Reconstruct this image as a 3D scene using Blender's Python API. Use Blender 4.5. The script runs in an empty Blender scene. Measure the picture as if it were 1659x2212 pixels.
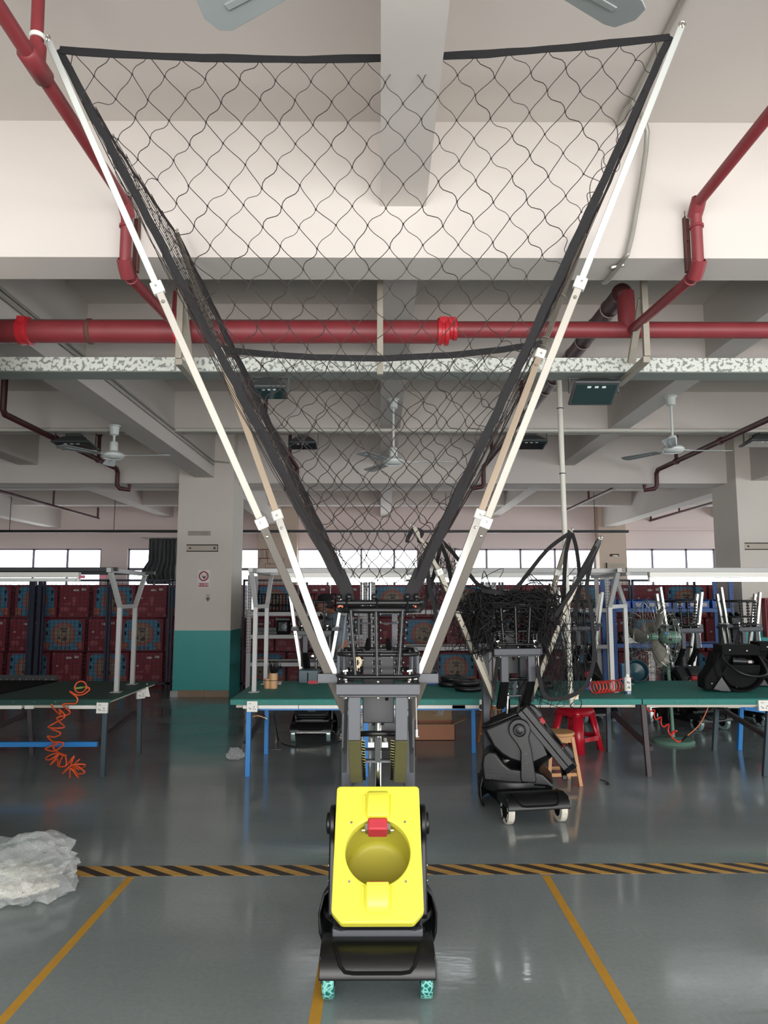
import bpy, math, random
from mathutils import Vector, Matrix, noise
from math import sin, cos, pi, radians as R
random.seed(7)
SC = bpy.context.scene
COL = SC.collection

# ------------------------------------------------------------------ camera, sky, light, exposure
F_PX, CAM_H = 1580.0, 1.70
PITCH = math.atan(182.0 / F_PX)
YAW = math.atan(7.5 / F_PX)
cam_d = bpy.data.cameras.new('camera'); cam = bpy.data.objects.new('camera', cam_d); COL.objects.link(cam)
cam.location = (0, 0, CAM_H); cam.rotation_euler = (pi / 2 + PITCH, 0, -YAW)
cam_d.sensor_fit = 'VERTICAL'; cam_d.sensor_height = 36.0; cam_d.lens = 36.0 * F_PX / 2212.0
cam_d.clip_start = 0.05; cam_d.clip_end = 300
SC.camera = cam

world = bpy.data.worlds.new('world'); SC.world = world; world.use_nodes = True
bg = world.node_tree.nodes['Background']
bg.inputs[0].default_value = (0.93, 0.97, 1.0, 1); bg.inputs[1].default_value = 5.0

def area(name, loc, rot, sx, sy, power, col=(1, 1, 1)):
    d = bpy.data.lights.new(name, 'AREA'); d.shape = 'RECTANGLE'; d.size = sx; d.size_y = sy
    d.energy = power; d.color = col
    o = bpy.data.objects.new(name, d); COL.objects.link(o); o.location = loc; o.rotation_euler = rot
    return o
# daylight through the openings of the hall: big doors behind the camera, window bands on the side walls and at the back, plus an added ceiling fill
area('daylight_door', (2.0, -4.1, 2.0), (R(90), 0, 0), 11.0, 3.2, 410, (1.0, 0.94, 0.90))
area('ceiling_bounce_fill', (1.0, -4.0, 0.5), (R(125), 0, 0), 12.0, 0.8, 390, (1.0, 0.93, 0.88))  # added upward fill that brightens the ceiling; no ground is built outside
area('daylight_right', (12.6, 1.0, 2.3), (0, R(90), 0), 2.2, 9.0, 130, (0.92, 0.97, 1.0))
area('daylight_back', (0.0, 21.4, 2.2), (R(-90), 0, 0), 20.0, 1.6, 80, (1.0, 0.93, 0.95))
SC.view_settings.view_transform = 'Standard'; SC.view_settings.look = 'None'
SC.view_settings.exposure = -0.06; SC.view_settings.gamma = 1.0
SC.view_settings.use_curve_mapping = False
SC.cycles.max_bounces = 10; SC.cycles.diffuse_bounces = 5; SC.cycles.transparent_max_bounces = 24
SC.cycles.caustics_reflective = False; SC.cycles.caustics_refractive = False

_c, _s = cos(PITCH), sin(PITCH)
def ray(u, v):
    dx = (u - 829.5) / F_PX; dy = (1106 - v) / F_PX
    x, y, z = dx, _c - dy * _s, _s + dy * _c
    return (x * cos(YAW) + y * sin(YAW), -x * sin(YAW) + y * cos(YAW), z)
def at(u, v, Y):
    r = ray(u, v); k = Y / r[1]; return Vector((r[0] * k, Y, CAM_H + r[2] * k))
def atz(u, v, Z):
    r = ray(u, v); k = (Z - CAM_H) / r[2]; return Vector((r[0] * k, r[1] * k, Z))
def el(v): r = ray(829.5, v); return r[2] / r[1]
def X(u, Y): return at(u, 1288, Y).x
def Z(v, Y): return CAM_H + el(v) * Y

# ------------------------------------------------------------------ materials
def lin(h):
    h = h.lstrip('#'); c = [int(h[i:i + 2], 16) / 255 for i in (0, 2, 4)]
    return tuple(x / 12.92 if x <= 0.04045 else ((x + 0.055) / 1.055) ** 2.4 for x in c)
MATS = {}
def mat(name, col, rough=0.5, metal=0.0, var=0.12, scale=6.0, bump=0.0, bscale=60.0, spec=0.5, coat=0.0, trans=0.0, emit=None, es=0.0):
    m = bpy.data.materials.new(name); m.use_nodes = True; nt = m.node_tree; b = nt.nodes['Principled BSDF']
    if isinstance(col, str): col = lin(col)
    b.inputs['Roughness'].default_value = rough; b.inputs['Metallic'].default_value = metal
    b.inputs['Specular IOR Level'].default_value = spec; b.inputs['Coat Weight'].default_value = coat
    b.inputs['Transmission Weight'].default_value = trans
    tc = nt.nodes.new('ShaderNodeTexCoord')
    n = nt.nodes.new('ShaderNodeTexNoise'); n.inputs['Scale'].default_value = scale; n.inputs['Detail'].default_value = 6
    nt.links.new(tc.outputs['Object'], n.inputs['Vector'])
    mx = nt.nodes.new('ShaderNodeMix'); mx.data_type = 'RGBA'
    mx.inputs[6].default_value = (*[c * (1 - var) for c in col], 1); mx.inputs[7].default_value = (*[min(1, c * (1 + var)) for c in col], 1)
    nt.links.new(n.outputs[0], mx.inputs[0]); nt.links.new(mx.outputs[2], b.inputs['Base Color'])
    if bump:
        n2 = nt.nodes.new('ShaderNodeTexNoise'); n2.inputs['Scale'].default_value = bscale; n2.inputs['Detail'].default_value = 3
        nt.links.new(tc.outputs['Object'], n2.inputs['Vector'])
        bp = nt.nodes.new('ShaderNodeBump'); bp.inputs['Strength'].default_value = bump; bp.inputs['Distance'].default_value = 0.01
        nt.links.new(n2.outputs[0], bp.inputs['Height']); nt.links.new(bp.outputs[0], b.inputs['Normal'])
    if emit: b.inputs['Emission Color'].default_value = (*lin(emit), 1); b.inputs['Emission Strength'].default_value = es
    MATS[name] = m; return m
def N(m, t): return m.node_tree.nodes.new(t)
def bsdf(m): return m.node_tree.nodes['Principled BSDF']

M_wall = mat('wall_paint', '#cfc8bf', 0.85, var=0.05, scale=1.3, bump=0.15, bscale=25)
M_beam = mat('beam_plaster', '#cbc4be', 0.85, var=0.05, scale=1.1, bump=0.12, bscale=20)
M_pink = mat('back_wall_haze_paint', '#ecdcd8', 0.85, var=0.04, scale=0.8)  # wall colour lightened to carry the pink haze from the windows
M_dado = mat('teal_gloss_paint', '#319693', 0.45, var=0.06, scale=3)
M_skirt = mat('skirting_wood', '#8a7460', 0.6, var=0.2, scale=8)
M_black = mat('black_plastic', '#0d0e10', 0.38, var=0.1, scale=30, bump=0.06, bscale=500, spec=0.42)
M_blackm = mat('black_matt', '#08090a', 0.75, var=0.1, spec=0.18)
M_steel = mat('grey_powder_steel', '#474a50', 0.5, var=0.05, scale=40, bump=0.03, bscale=600)
M_dsteel = mat('dark_powder_steel', '#222427', 0.45, var=0.06, scale=40)
M_alu = mat('aluminium', '#c9c8c2', 0.28, 1.0, var=0.05, scale=14)
M_alud = mat('aluminium_brushed', '#958f83', 0.42, 0.6, var=0.06, scale=14)
M_chrome = mat('chrome', '#d8d4ce', 0.12, 1.0, var=0.03)
M_bolt = mat('zinc_bolt', '#d5d3c8', 0.3, 1.0, var=0.03)
M_yellow = mat('yellow_plastic', (0.80, 0.765, 0.07), 0.36, var=0.03, scale=3)
M_yellowin = mat('yellow_plastic_shaded', (0.47, 0.43, 0.045), 0.5, var=0.05, scale=3)  # same yellow plastic, with the shade inside the mouth put into the colour
M_olive = mat('olive_bounce_track', '#48462a', 0.75, var=0.1, scale=30)  # black track with the yellow plate's bounce light put into its colour
M_redp = mat('red_rubber', '#b3303c', 0.55, var=0.06)
M_netk = mat('black_net_cord', '#0c0c0d', 0.85)
M_net = mat('net_cord', '#2c2523', 0.8, var=0.1)
M_band = mat('webbing', '#171618', 0.85, var=0.15, scale=60, bump=0.2, bscale=300)
M_whitep = mat('white_plastic', '#dcdcd6', 0.4, var=0.03)
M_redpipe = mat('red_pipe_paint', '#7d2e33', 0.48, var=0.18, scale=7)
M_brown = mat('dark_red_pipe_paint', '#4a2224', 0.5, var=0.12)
M_bright = mat('bright_red_coupling', '#b0252d', 0.38, var=0.08)
M_hang = mat('galvanised_channel', '#9d978a', 0.5, 0.3, var=0.15, scale=20)
M_rust = mat('rust_brown_angle', '#5a3630', 0.7, var=0.2)
M_cond = mat('grey_conduit', '#9c9a92', 0.45, 0.3, var=0.1)
M_pvc = mat('white_pvc', '#c9c7bd', 0.4, var=0.06)
M_fan = mat('fan_enamel', '#c9cfcc', 0.35, var=0.04)
M_blade = mat('fan_blade_metal', '#aab0b0', 0.4, 0.4, var=0.05)
M_floodb = mat('flood_housing', '#4c5050', 0.5, 0.3, var=0.05)
M_floodg = mat('flood_glass', '#24383a', 0.08, var=0.05, coat=0.6)
M_cage = mat('navy_cage_paint', '#1b2036', 0.5, var=0.08)
M_rackg = mat('grey_rack_paint', '#a6a7a6', 0.5, 0.1, var=0.06)
M_rackb = mat('blue_rack_paint', '#2d5796', 0.45, var=0.08)
M_bin = mat('blue_bin_plastic', '#2b5aa6', 0.4, var=0.08)
M_boxred = mat('red_carton_print', '#7a1f29', 0.6, var=0.14, scale=5)
M_boxblue = mat('blue_carton_print', '#3b7793', 0.55, var=0.15, scale=6)
M_boxor = mat('orange_carton_print', '#94594a', 0.6, var=0.2, scale=9)
M_boxtan = mat('tan_carton_print', '#877765', 0.6, var=0.3, scale=14)
M_boxpink = mat('pink_line_print', '#9a4a50', 0.6, var=0.1)
M_boxwhite = mat('white_label_print', '#b9b0ad', 0.6, var=0.1)
M_boxdk = mat('dark_brown_print', '#40302c', 0.6, var=0.2)
M_green = mat('green_rubber_mat', '#24756c', 0.62, var=0.16, scale=3.5)
M_greend = mat('dark_green_mat', '#123f38', 0.6, var=0.15, scale=3)
M_blueleg = mat('blue_leg_paint', '#1f77bd', 0.45, var=0.06)
M_grayleg = mat('grey_blue_leg_paint', '#34444c', 0.5, var=0.15)
M_brleg = mat('brown_steel_leg', '#40383a', 0.5, var=0.15)
M_trunk = mat('white_raceway', '#d9dad3', 0.45, var=0.03)
M_tube = mat('lit_fluorescent_tube', '#ffffff', 0.4, emit='#f4f9ff', es=9.0)
M_tubeoff = mat('unlit_fluorescent_tube', '#d7dcd8', 0.3)
M_orange = mat('orange_hose', '#d8562a', 0.35, var=0.05)
M_redhose = mat('red_hose', '#d93a34', 0.35, var=0.05)
M_stoolred = mat('red_stool_plastic', '#b51a2c', 0.28, var=0.04)
M_wood = mat('pale_wood', '#b98a5c', 0.5, var=0.2, scale=12)
M_woodd = mat('brown_wood', '#8e5a38', 0.55, var=0.2, scale=12)
M_card = mat('cardboard', '#a87459', 0.8, var=0.06, scale=10)
M_cardin = mat('cardboard_inside', '#9c8263', 0.8, var=0.08)
M_bamboo = mat('bamboo', '#b78f66', 0.5, var=0.12, scale=12)
M_fangreen = mat('fan_green_enamel', '#5f8474', 0.35, var=0.05)
M_wire = mat('fan_wire', '#9aa39c', 0.35, 0.8, var=0.05)
M_fanblade = mat('fan_translucent_blade', '#8b877c', 0.4, var=0.05)
M_clay = mat('curtain_grey', '#55585a', 0.7, var=0.3, scale=5)
M_tapey = mat('yellow_floor_tape', '#c08f2e', 0.5, var=0.14, scale=14)
M_skin = mat('skin', '#9a6a55', 0.55, var=0.05)
M_shirt = mat('grey_blue_cloth', '#6c7780', 0.8, var=0.08)
M_trous = mat('dark_navy_cloth', '#1a1c26', 0.85, var=0.1)
M_cap = mat('black_cloth', '#0e0e10', 0.85)
M_shoe = mat('white_canvas', '#cfc9c0', 0.7, var=0.05)
M_bluep = mat('blue_plastic', '#2b3f8f', 0.35, var=0.05)
M_tealbin = mat('dark_teal_plastic', '#173a44', 0.4, var=0.06)
M_cable = mat('black_cable', '#141416', 0.55)
M_fire = mat('fire_cabinet_red', '#7c1f2c', 0.45, var=0.05)

def glassmat(name, tint, fac, rough=0.05):
    m = bpy.data.materials.new(name); m.use_nodes = True; nt = m.node_tree; nt.nodes.clear()
    o = nt.nodes.new('ShaderNodeOutputMaterial'); mx = nt.nodes.new('ShaderNodeMixShader')
    t = nt.nodes.new('ShaderNodeBsdfTransparent'); g = nt.nodes.new('ShaderNodeBsdfGlossy')
    t.inputs[0].default_value = (*tint, 1); g.inputs['Roughness'].default_value = rough
    mx.inputs[0].default_value = fac
    nt.links.new(t.outputs[0], mx.inputs[1]); nt.links.new(g.outputs[0], mx.inputs[2]); nt.links.new(mx.outputs[0], o.inputs[0])
    return m
M_pane = glassmat('window_pane_glass', (0.95, 0.97, 0.97), 0.06)

def floor_mat():
    m = mat('epoxy_floor', '#6a7274', 0.2, var=0.0); nt = m.node_tree; b = bsdf(m)
    tc = N(m, 'ShaderNodeTexCoord')
    def noise_(sc, det=6, vec=None, st=None):
        n = N(m, 'ShaderNodeTexNoise'); n.inputs['Scale'].default_value = sc; n.inputs['Detail'].default_value = det
        mp = N(m, 'ShaderNodeMapping'); mp.inputs['Scale'].default_value = st or (1, 1, 1)
        nt.links.new(tc.outputs['Object'], mp.inputs[0]); nt.links.new(mp.outputs[0], n.inputs['Vector']); return n
    big = noise_(0.55, 5, st=(0.6, 1.5, 1)); fine = noise_(40, 4)
    cr = N(m, 'ShaderNodeValToRGB'); cr.color_ramp.elements[0].position = 0.3; cr.color_ramp.elements[1].position = 0.72
    cr.color_ramp.elements[0].color = (*lin('#7b8586'), 1); cr.color_ramp.elements[1].color = (*lin('#959f9f'), 1)
    nt.links.new(big.outputs[0], cr.inputs[0])
    mx = N(m, 'ShaderNodeMix'); mx.data_type = 'RGBA'; mx.blend_type = 'MULTIPLY'; mx.inputs[0].default_value = 0.25
    nt.links.new(cr.outputs[0], mx.inputs[6]); nt.links.new(fine.outputs[0], mx.inputs[7])
    # pale scuffs
    sc = noise_(7, 8, st=(0.35, 2.2, 1)); cs = N(m, 'ShaderNodeValToRGB'); cs.color_ramp.elements[0].position = 0.70; cs.color_ramp.elements[1].position = 0.80
    nt.links.new(sc.outputs[0], cs.inputs[0])
    mx2 = N(m, 'ShaderNodeMix'); mx2.data_type = 'RGBA'; mx2.inputs[7].default_value = (*lin('#a5aeac'), 1)
    ml = N(m, 'ShaderNodeMath'); ml.operation = 'MULTIPLY'; ml.inputs[1].default_value = 0.35
    nt.links.new(cs.outputs[0], ml.inputs[0]); nt.links.new(ml.outputs[0], mx2.inputs[0])
    nt.links.new(mx.outputs[2], mx2.inputs[6]); nt.links.new(mx2.outputs[2], b.inputs['Base Color'])
    gl = noise_(1.1, 4); cg = N(m, 'ShaderNodeMapRange'); cg.inputs[1].default_value = 0.35; cg.inputs[2].default_value = 0.65
    cg.inputs[3].default_value = 0.05; cg.inputs[4].default_value = 0.22
    nt.links.new(gl.outputs[0], cg.inputs[0]); nt.links.new(cg.outputs[0], b.inputs['Roughness'])
    bp = N(m, 'ShaderNodeBump'); bp.inputs['Strength'].default_value = 0.06; bp.inputs['Distance'].default_value = 0.01
    nb = noise_(16, 5, st=(0.6, 1.4, 1)); nt.links.new(nb.outputs[0], bp.inputs['Height']); nt.links.new(bp.outputs[0], b.inputs['Normal'])
    b.inputs['Specular IOR Level'].default_value = 0.6
    return m
M_floor = floor_mat()

def stripes(name, c1, c2, period, slant, rough=0.5, duty=0.5):
    m = mat(name, c1, rough, var=0); nt = m.node_tree; b = bsdf(m); tc = N(m, 'ShaderNodeTexCoord')
    sp = N(m, 'ShaderNodeSeparateXYZ'); nt.links.new(tc.outputs['Object'], sp.inputs[0])
    a = N(m, 'ShaderNodeMath'); a.operation = 'MULTIPLY_ADD'; a.inputs[1].default_value = slant
    nt.links.new(sp.outputs[1], a.inputs[0]); nt.links.new(sp.outputs[0], a.inputs[2])
    d = N(m, 'ShaderNodeMath'); d.operation = 'DIVIDE'; d.inputs[1].default_value = period; nt.links.new(a.outputs[0], d.inputs[0])
    f = N(m, 'ShaderNodeMath'); f.operation = 'FRACT'; nt.links.new(d.outputs[0], f.inputs[0])
    g = N(m, 'ShaderNodeMath'); g.operation = 'GREATER_THAN'; g.inputs[1].default_value = duty; nt.links.new(f.outputs[0], g.inputs[0])
    mx = N(m, 'ShaderNodeMix'); mx.data_type = 'RGBA'; mx.inputs[6].default_value = (*lin(c1), 1); mx.inputs[7].default_value = (*lin(c2), 1)
    nt.links.new(g.outputs[0], mx.inputs[0])
    n = N(m, 'ShaderNodeTexNoise'); n.inputs['Scale'].default_value = 22; n.inputs['Detail'].default_value = 8; nt.links.new(tc.outputs['Object'], n.inputs['Vector'])
    m2 = N(m, 'ShaderNodeMix'); m2.data_type = 'RGBA'; m2.blend_type = 'MULTIPLY'; m2.inputs[0].default_value = 0.5
    nt.links.new(mx.outputs[2], m2.inputs[6]); nt.links.new(n.outputs[0], m2.inputs[7]); nt.links.new(m2.outputs[2], b.inputs['Base Color'])
    return m
M_hazard = stripes('hazard_stripes', '#d9a850', '#3a302c', 0.19, 1.4)

def speckle():
    m = mat('speckled_tray', '#b5b8b0', 0.5, var=0); nt = m.node_tree; b = bsdf(m); tc = N(m, 'ShaderNodeTexCoord')
    v = N(m, 'ShaderNodeTexNoise'); v.inputs['Scale'].default_value = 34; v.inputs['Detail'].default_value = 2
    nt.links.new(tc.outputs['Object'], v.inputs['Vector'])
    c = N(m, 'ShaderNodeValToRGB'); c.color_ramp.interpolation = 'LINEAR'
    c.color_ramp.elements[0].position = 0.42; c.color_ramp.elements[0].color = (*lin('#7d837d'), 1)
    c.color_ramp.elements[1].position = 0.48; c.color_ramp.elements[1].color = (*lin('#c8ccc4'), 1)
    nt.links.new(v.outputs[0], c.inputs[0]); nt.links.new(c.outputs[0], b.inputs['Base Color']); return m
M_speck = speckle()

def plastic_film(name, white, ft, rough=0.12):
    m = bpy.data.materials.new(name); m.use_nodes = True; nt = m.node_tree; nt.nodes.clear(); A = nt.nodes.new; K = nt.links.new
    o = A('ShaderNodeOutputMaterial'); mx = A('ShaderNodeMixShader'); t = A('ShaderNodeBsdfTransparent'); p = A('ShaderNodeBsdfPrincipled'); lw = A('ShaderNodeLayerWeight')
    p.inputs['Base Color'].default_value = (*white, 1); p.inputs['Roughness'].default_value = rough; p.inputs['Specular IOR Level'].default_value = 1.0
    tc = A('ShaderNodeTexCoord'); n = A('ShaderNodeTexNoise'); n.inputs['Scale'].default_value = 7; n.inputs['Detail'].default_value = 2; n.inputs['Distortion'].default_value = 2.2
    v = A('ShaderNodeTexVoronoi'); v.feature = 'DISTANCE_TO_EDGE'; v.inputs['Scale'].default_value = 9; vm = A('ShaderNodeVectorMath'); vm.operation = 'ADD'
    K(tc.outputs['Object'], n.inputs['Vector']); K(tc.outputs['Object'], vm.inputs[0]); K(n.outputs[1], vm.inputs[1]); K(vm.outputs[0], v.inputs['Vector'])
    bp = A('ShaderNodeBump'); bp.inputs['Strength'].default_value = 0.35; bp.inputs['Distance'].default_value = 0.02; K(v.outputs['Distance'], bp.inputs['Height']); K(bp.outputs[0], p.inputs['Normal'])
    lw.inputs[0].default_value = 0.35; K(bp.outputs[0], lw.inputs['Normal'])
    mr = A('ShaderNodeMapRange'); mr.inputs[3].default_value = 1 - ft; mr.inputs[4].default_value = 0.75
    K(lw.outputs['Facing'], mr.inputs[0]); K(mr.outputs[0], mx.inputs[0]); K(t.outputs[0], mx.inputs[1]); K(p.outputs[0], mx.inputs[2]); K(mx.outputs[0], o.inputs[0]); return m
M_film = plastic_film('clear_plastic_film', lin('#e2e6e6'), 0.84, 0.07)
M_fill = mat('pale_offcuts', '#c4c1b4', 0.6, var=0.25, scale=20, bump=0.8, bscale=40)

# ------------------------------------------------------------------ mesh builder
class MB:
    def __init__(s): s.v = []; s.f = []; s.M = None
    def add(s, vs, fs):
        k = len(s.v)
        if s.M is not None: vs = [s.M @ Vector(p) for p in vs]
        s.v += [tuple(p) for p in vs]; s.f += [tuple(i + k for i in f) for f in fs]; return s
    def box(s, x0, x1, y0, y1, z0, z1):
        return s.add([(x0, y0, z0), (x1, y0, z0), (x1, y1, z0), (x0, y1, z0), (x0, y0, z1), (x1, y0, z1), (x1, y1, z1), (x0, y1, z1)],
                     [(0, 3, 2, 1), (4, 5, 6, 7), (0, 1, 5, 4), (1, 2, 6, 5), (2, 3, 7, 6), (3, 0, 4, 7)])
    def cbox(s, c, d): return s.box(c[0] - d[0] / 2, c[0] + d[0] / 2, c[1] - d[1] / 2, c[1] + d[1] / 2, c[2] - d[2] / 2, c[2] + d[2] / 2)
    def bar(s, p0, p1, w, h, up=(0, 0, 1), e0=0, e1=0):
        p0 = Vector(p0); p1 = Vector(p1); d = (p1 - p0).normalized(); up = Vector(up)
        if abs(d.dot(up)) > 0.98: up = Vector((0, 1, 0))
        a = d.cross(up).normalized(); b = a.cross(d).normalized(); p0 = p0 - d * e0; p1 = p1 + d * e1
        q = [(-w / 2, -h / 2), (w / 2, -h / 2), (w / 2, h / 2), (-w / 2, h / 2)]
        return s.add([p + a * x + b * y for p in (p0, p1) for x, y in q], [(0, 1, 2, 3), (7, 6, 5, 4), (0, 4, 5, 1), (1, 5, 6, 2), (2, 6, 7, 3), (3, 7, 4, 0)])
    def tube(s, pts, r, n=8, closed=False, sq=None):
        pts = [Vector(p) for p in pts]; m = len(pts)
        rs = r if isinstance(r, (list, tuple)) else [r] * m
        tang = []
        for i in range(m):
            a = pts[i - 1] if (i > 0 or closed) else pts[i]; b = pts[(i + 1) % m] if (i < m - 1 or closed) else pts[i]
            t = b - a; tang.append(t.normalized() if t.length > 1e-9 else Vector((0, 0, 1)))
        up = Vector((0, 0, 1)) if abs(tang[0].z) < 0.9 else Vector((1, 0, 0))
        a = tang[0].cross(up).normalized(); vs = []
        for i in range(m):
            t = tang[i]; a = (a - t * a.dot(t)); a = a.normalized() if a.length > 1e-6 else t.orthogonal().normalized(); b = t.cross(a)
            for k in range(n):
                th = 2 * pi * k / n; ca, sa = cos(th), sin(th)
                if sq: ca *= sq[0]; sa *= sq[1]
                vs.append(pts[i] + (a * ca + b * sa) * rs[i])
        fs = []
        for i in range(m if closed else m - 1):
            j = (i + 1) % m
            for k in range(n):
                l = (k + 1) % n; fs.append((i * n + k, i * n + l, j * n + l, j * n + k))
        if not closed: fs.append(tuple(range(n - 1, -1, -1))); fs.append(tuple((m - 1) * n + k for k in range(n)))
        return s.add(vs, fs)
    def cyl(s, p0, p1, r, r1=None, n=16): return s.tube([p0, p1], [r, r if r1 is None else r1], n)
    def lathe(s, prof, c=(0, 0, 0), axis=(0, 0, 1), n=24, a0=0, a1=2 * pi):
        ax = Vector(axis).normalized(); e1 = ax.orthogonal().normalized()
        if abs(ax.z) < 0.99: e1 = ax.cross(Vector((0, 0, 1))).normalized()
        e2 = ax.cross(e1); c = Vector(c); full = abs(a1 - a0 - 2 * pi) < 1e-6; m = n if full else n + 1
        vs = [c + ax * z + (e1 * cos(a0 + (a1 - a0) * k / n) + e2 * sin(a0 + (a1 - a0) * k / n)) * r for r, z in prof for k in range(m)]
        fs = []
        for i in range(len(prof) - 1):
            for k in range(n):
                l = (k + 1) % m; fs.append((i * m + k, i * m + l, (i + 1) * m + l, (i + 1) * m + k))
        return s.add(vs, fs)
    def sphere(s, c, r, n=10, m=6, sc=(1, 1, 1)):
        c = Vector(c); vs = [c + Vector((0, 0, -r * sc[2]))]
        for i in range(1, m):
            ph = -pi / 2 + pi * i / m
            vs += [c + Vector((cos(ph) * cos(2 * pi * k / n) * r * sc[0], cos(ph) * sin(2 * pi * k / n) * r * sc[1], sin(ph) * r * sc[2])) for k in range(n)]
        vs.append(c + Vector((0, 0, r * sc[2]))); L = len(vs) - 1; fs = []
        for k in range(n):
            l = (k + 1) % n; fs.append((0, 1 + l, 1 + k)); fs.append((L, L - n + k, L - n + l))
            for i in range(m - 2): fs.append((1 + i * n + k, 1 + i * n + l, 1 + (i + 1) * n + l, 1 + (i + 1) * n + k))
        return s.add(vs, fs)
    def prism(s, poly, axis, lo, hi):
        def P(a, b, c): return {'x': (c, a, b), 'y': (a, c, b), 'z': (a, b, c)}[axis]
        n = len(poly)
        ar = sum(poly[i][0] * poly[(i + 1) % n][1] - poly[(i + 1) % n][0] * poly[i][1] for i in range(n))
        if (ar > 0) == (axis == 'y'): poly = poly[::-1]
        return s.add([P(a, b, lo) for a, b in poly] + [P(a, b, hi) for a, b in poly],
                     [tuple(range(n - 1, -1, -1)), tuple(range(n, 2 * n))] + [(i, (i + 1) % n, n + (i + 1) % n, n + i) for i in range(n)])
    def ring(s, c, R_, r, axis=(0, 0, 1), n=32, k=8, sx=1, sy=1):
        ax = Vector(axis).normalized(); e1 = Vector((1, 0, 0)) if abs(ax.x) < 0.9 else Vector((0, 1, 0)); e1 = (e1 - ax * e1.dot(ax)).normalized(); e2 = ax.cross(e1)
        return s.tube([Vector(c) + e1 * cos(2 * pi * i / n) * R_ * sx + e2 * sin(2 * pi * i / n) * R_ * sy for i in range(n)], r, k, True)
    def strip(s, pts, w, t=0.003, nrm=(0, -1, 0)):           # flat webbing: wide along (tangent x nrm)
        pts = [Vector(p) for p in pts]; vs = []; m = len(pts); nv = Vector(nrm)
        for i in range(m):
            d = (pts[min(i + 1, m - 1)] - pts[max(i - 1, 0)]).normalized(); a = d.cross(nv)
            a = a.normalized() if a.length > 1e-5 else d.orthogonal().normalized(); b = a.cross(d)
            ww = w[i] if isinstance(w, (list, tuple)) else w
            vs += [pts[i] + a * ww / 2 + b * t / 2, pts[i] - a * ww / 2 + b * t / 2, pts[i] - a * ww / 2 - b * t / 2, pts[i] + a * ww / 2 - b * t / 2]
        fs = [(0, 1, 2, 3), tuple((m - 1) * 4 + q for q in (3, 2, 1, 0))]
        for i in range(m - 1):
            for k in range(4): l = (k + 1) % 4; fs.append((i * 4 + k, (i + 1) * 4 + k, (i + 1) * 4 + l, i * 4 + l))
        return s.add(vs, fs)
    def build(s, name, mt, parent=None, smooth=0, bevel=0, seg=2, world=False, kind=None, label=None):
        me = bpy.data.meshes.new(name); vs = s.v
        if world and parent is not None:
            L = Matrix.Identity(4); p_ = parent
            while p_ is not None: L = p_.matrix_basis @ L; p_ = p_.parent
            L = L.inverted(); vs = [tuple(L @ Vector(p)) for p in vs]
        me.from_pydata(vs, [], s.f); me.materials.append(mt); me.update()
        if smooth:
            me.polygons.foreach_set('use_smooth', [True] * len(me.polygons)); me.set_sharp_from_angle(angle=R(smooth))
        o = bpy.data.objects.new(name, me); COL.objects.link(o)
        if parent is not None: o.parent = parent
        if bevel:
            b = o.modifiers.new('bevel', 'BEVEL'); b.width = bevel; b.segments = seg; b.limit_method = 'ANGLE'; b.angle_limit = R(35)
            if not smooth: me.polygons.foreach_set('use_smooth', [True] * len(me.polygons)); me.set_sharp_from_angle(angle=R(40))
        if kind: o['kind'] = kind
        if label: o['label'] = label
        return o
def tag(o, label, cat, group=None):
    o['label'] = label; o['category'] = cat
    if group: o['group'] = group
    return o
def thing(name, label, cat, loc=(0, 0, 0), rz=0, group=None):
    o = bpy.data.objects.new(name, None); COL.objects.link(o); o.location = loc; o.rotation_euler = (0, 0, rz); o.empty_display_size = 0.1
    return tag(o, label, cat, group)
def struct(name, mb, mt, parent=None, **k):
    o = mb.build(name, mt, parent, **k); o['kind'] = 'structure'; return o
def copy_tree(o, parent=None):
    c = o.copy(); COL.objects.link(c)
    if parent is not None: c.parent = parent
    for ch in list(o.children): copy_tree(ch, c)
    return c
def lerp(a, b, t): return Vector(a) * (1 - t) + Vector(b) * t
def arc(c, r, a0, a1, n, plane='xz'):
    o = []
    for i in range(n + 1):
        a = a0 + (a1 - a0) * i / n; p, q = r * cos(a), r * sin(a)
        o.append(Vector(c) + Vector({'xz': (p, 0, q), 'yz': (0, p, q), 'xy': (p, q, 0)}[plane]))
    return o
def smooth_path(pts, n=6):
    pts = [Vector(p) for p in pts]; out = []
    for i in range(len(pts) - 1):
        p0 = pts[max(i - 1, 0)]; p1 = pts[i]; p2 = pts[i + 1]; p3 = pts[min(i + 2, len(pts) - 1)]
        for k in range(n):
            t = k / n
            out.append(0.5 * ((2 * p1) + (p2 - p0) * t + (2 * p0 - 5 * p1 + 4 * p2 - p3) * t * t + (3 * p1 - p0 - 3 * p2 + p3) * t ** 3))
    out.append(pts[-1]); return out
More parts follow.
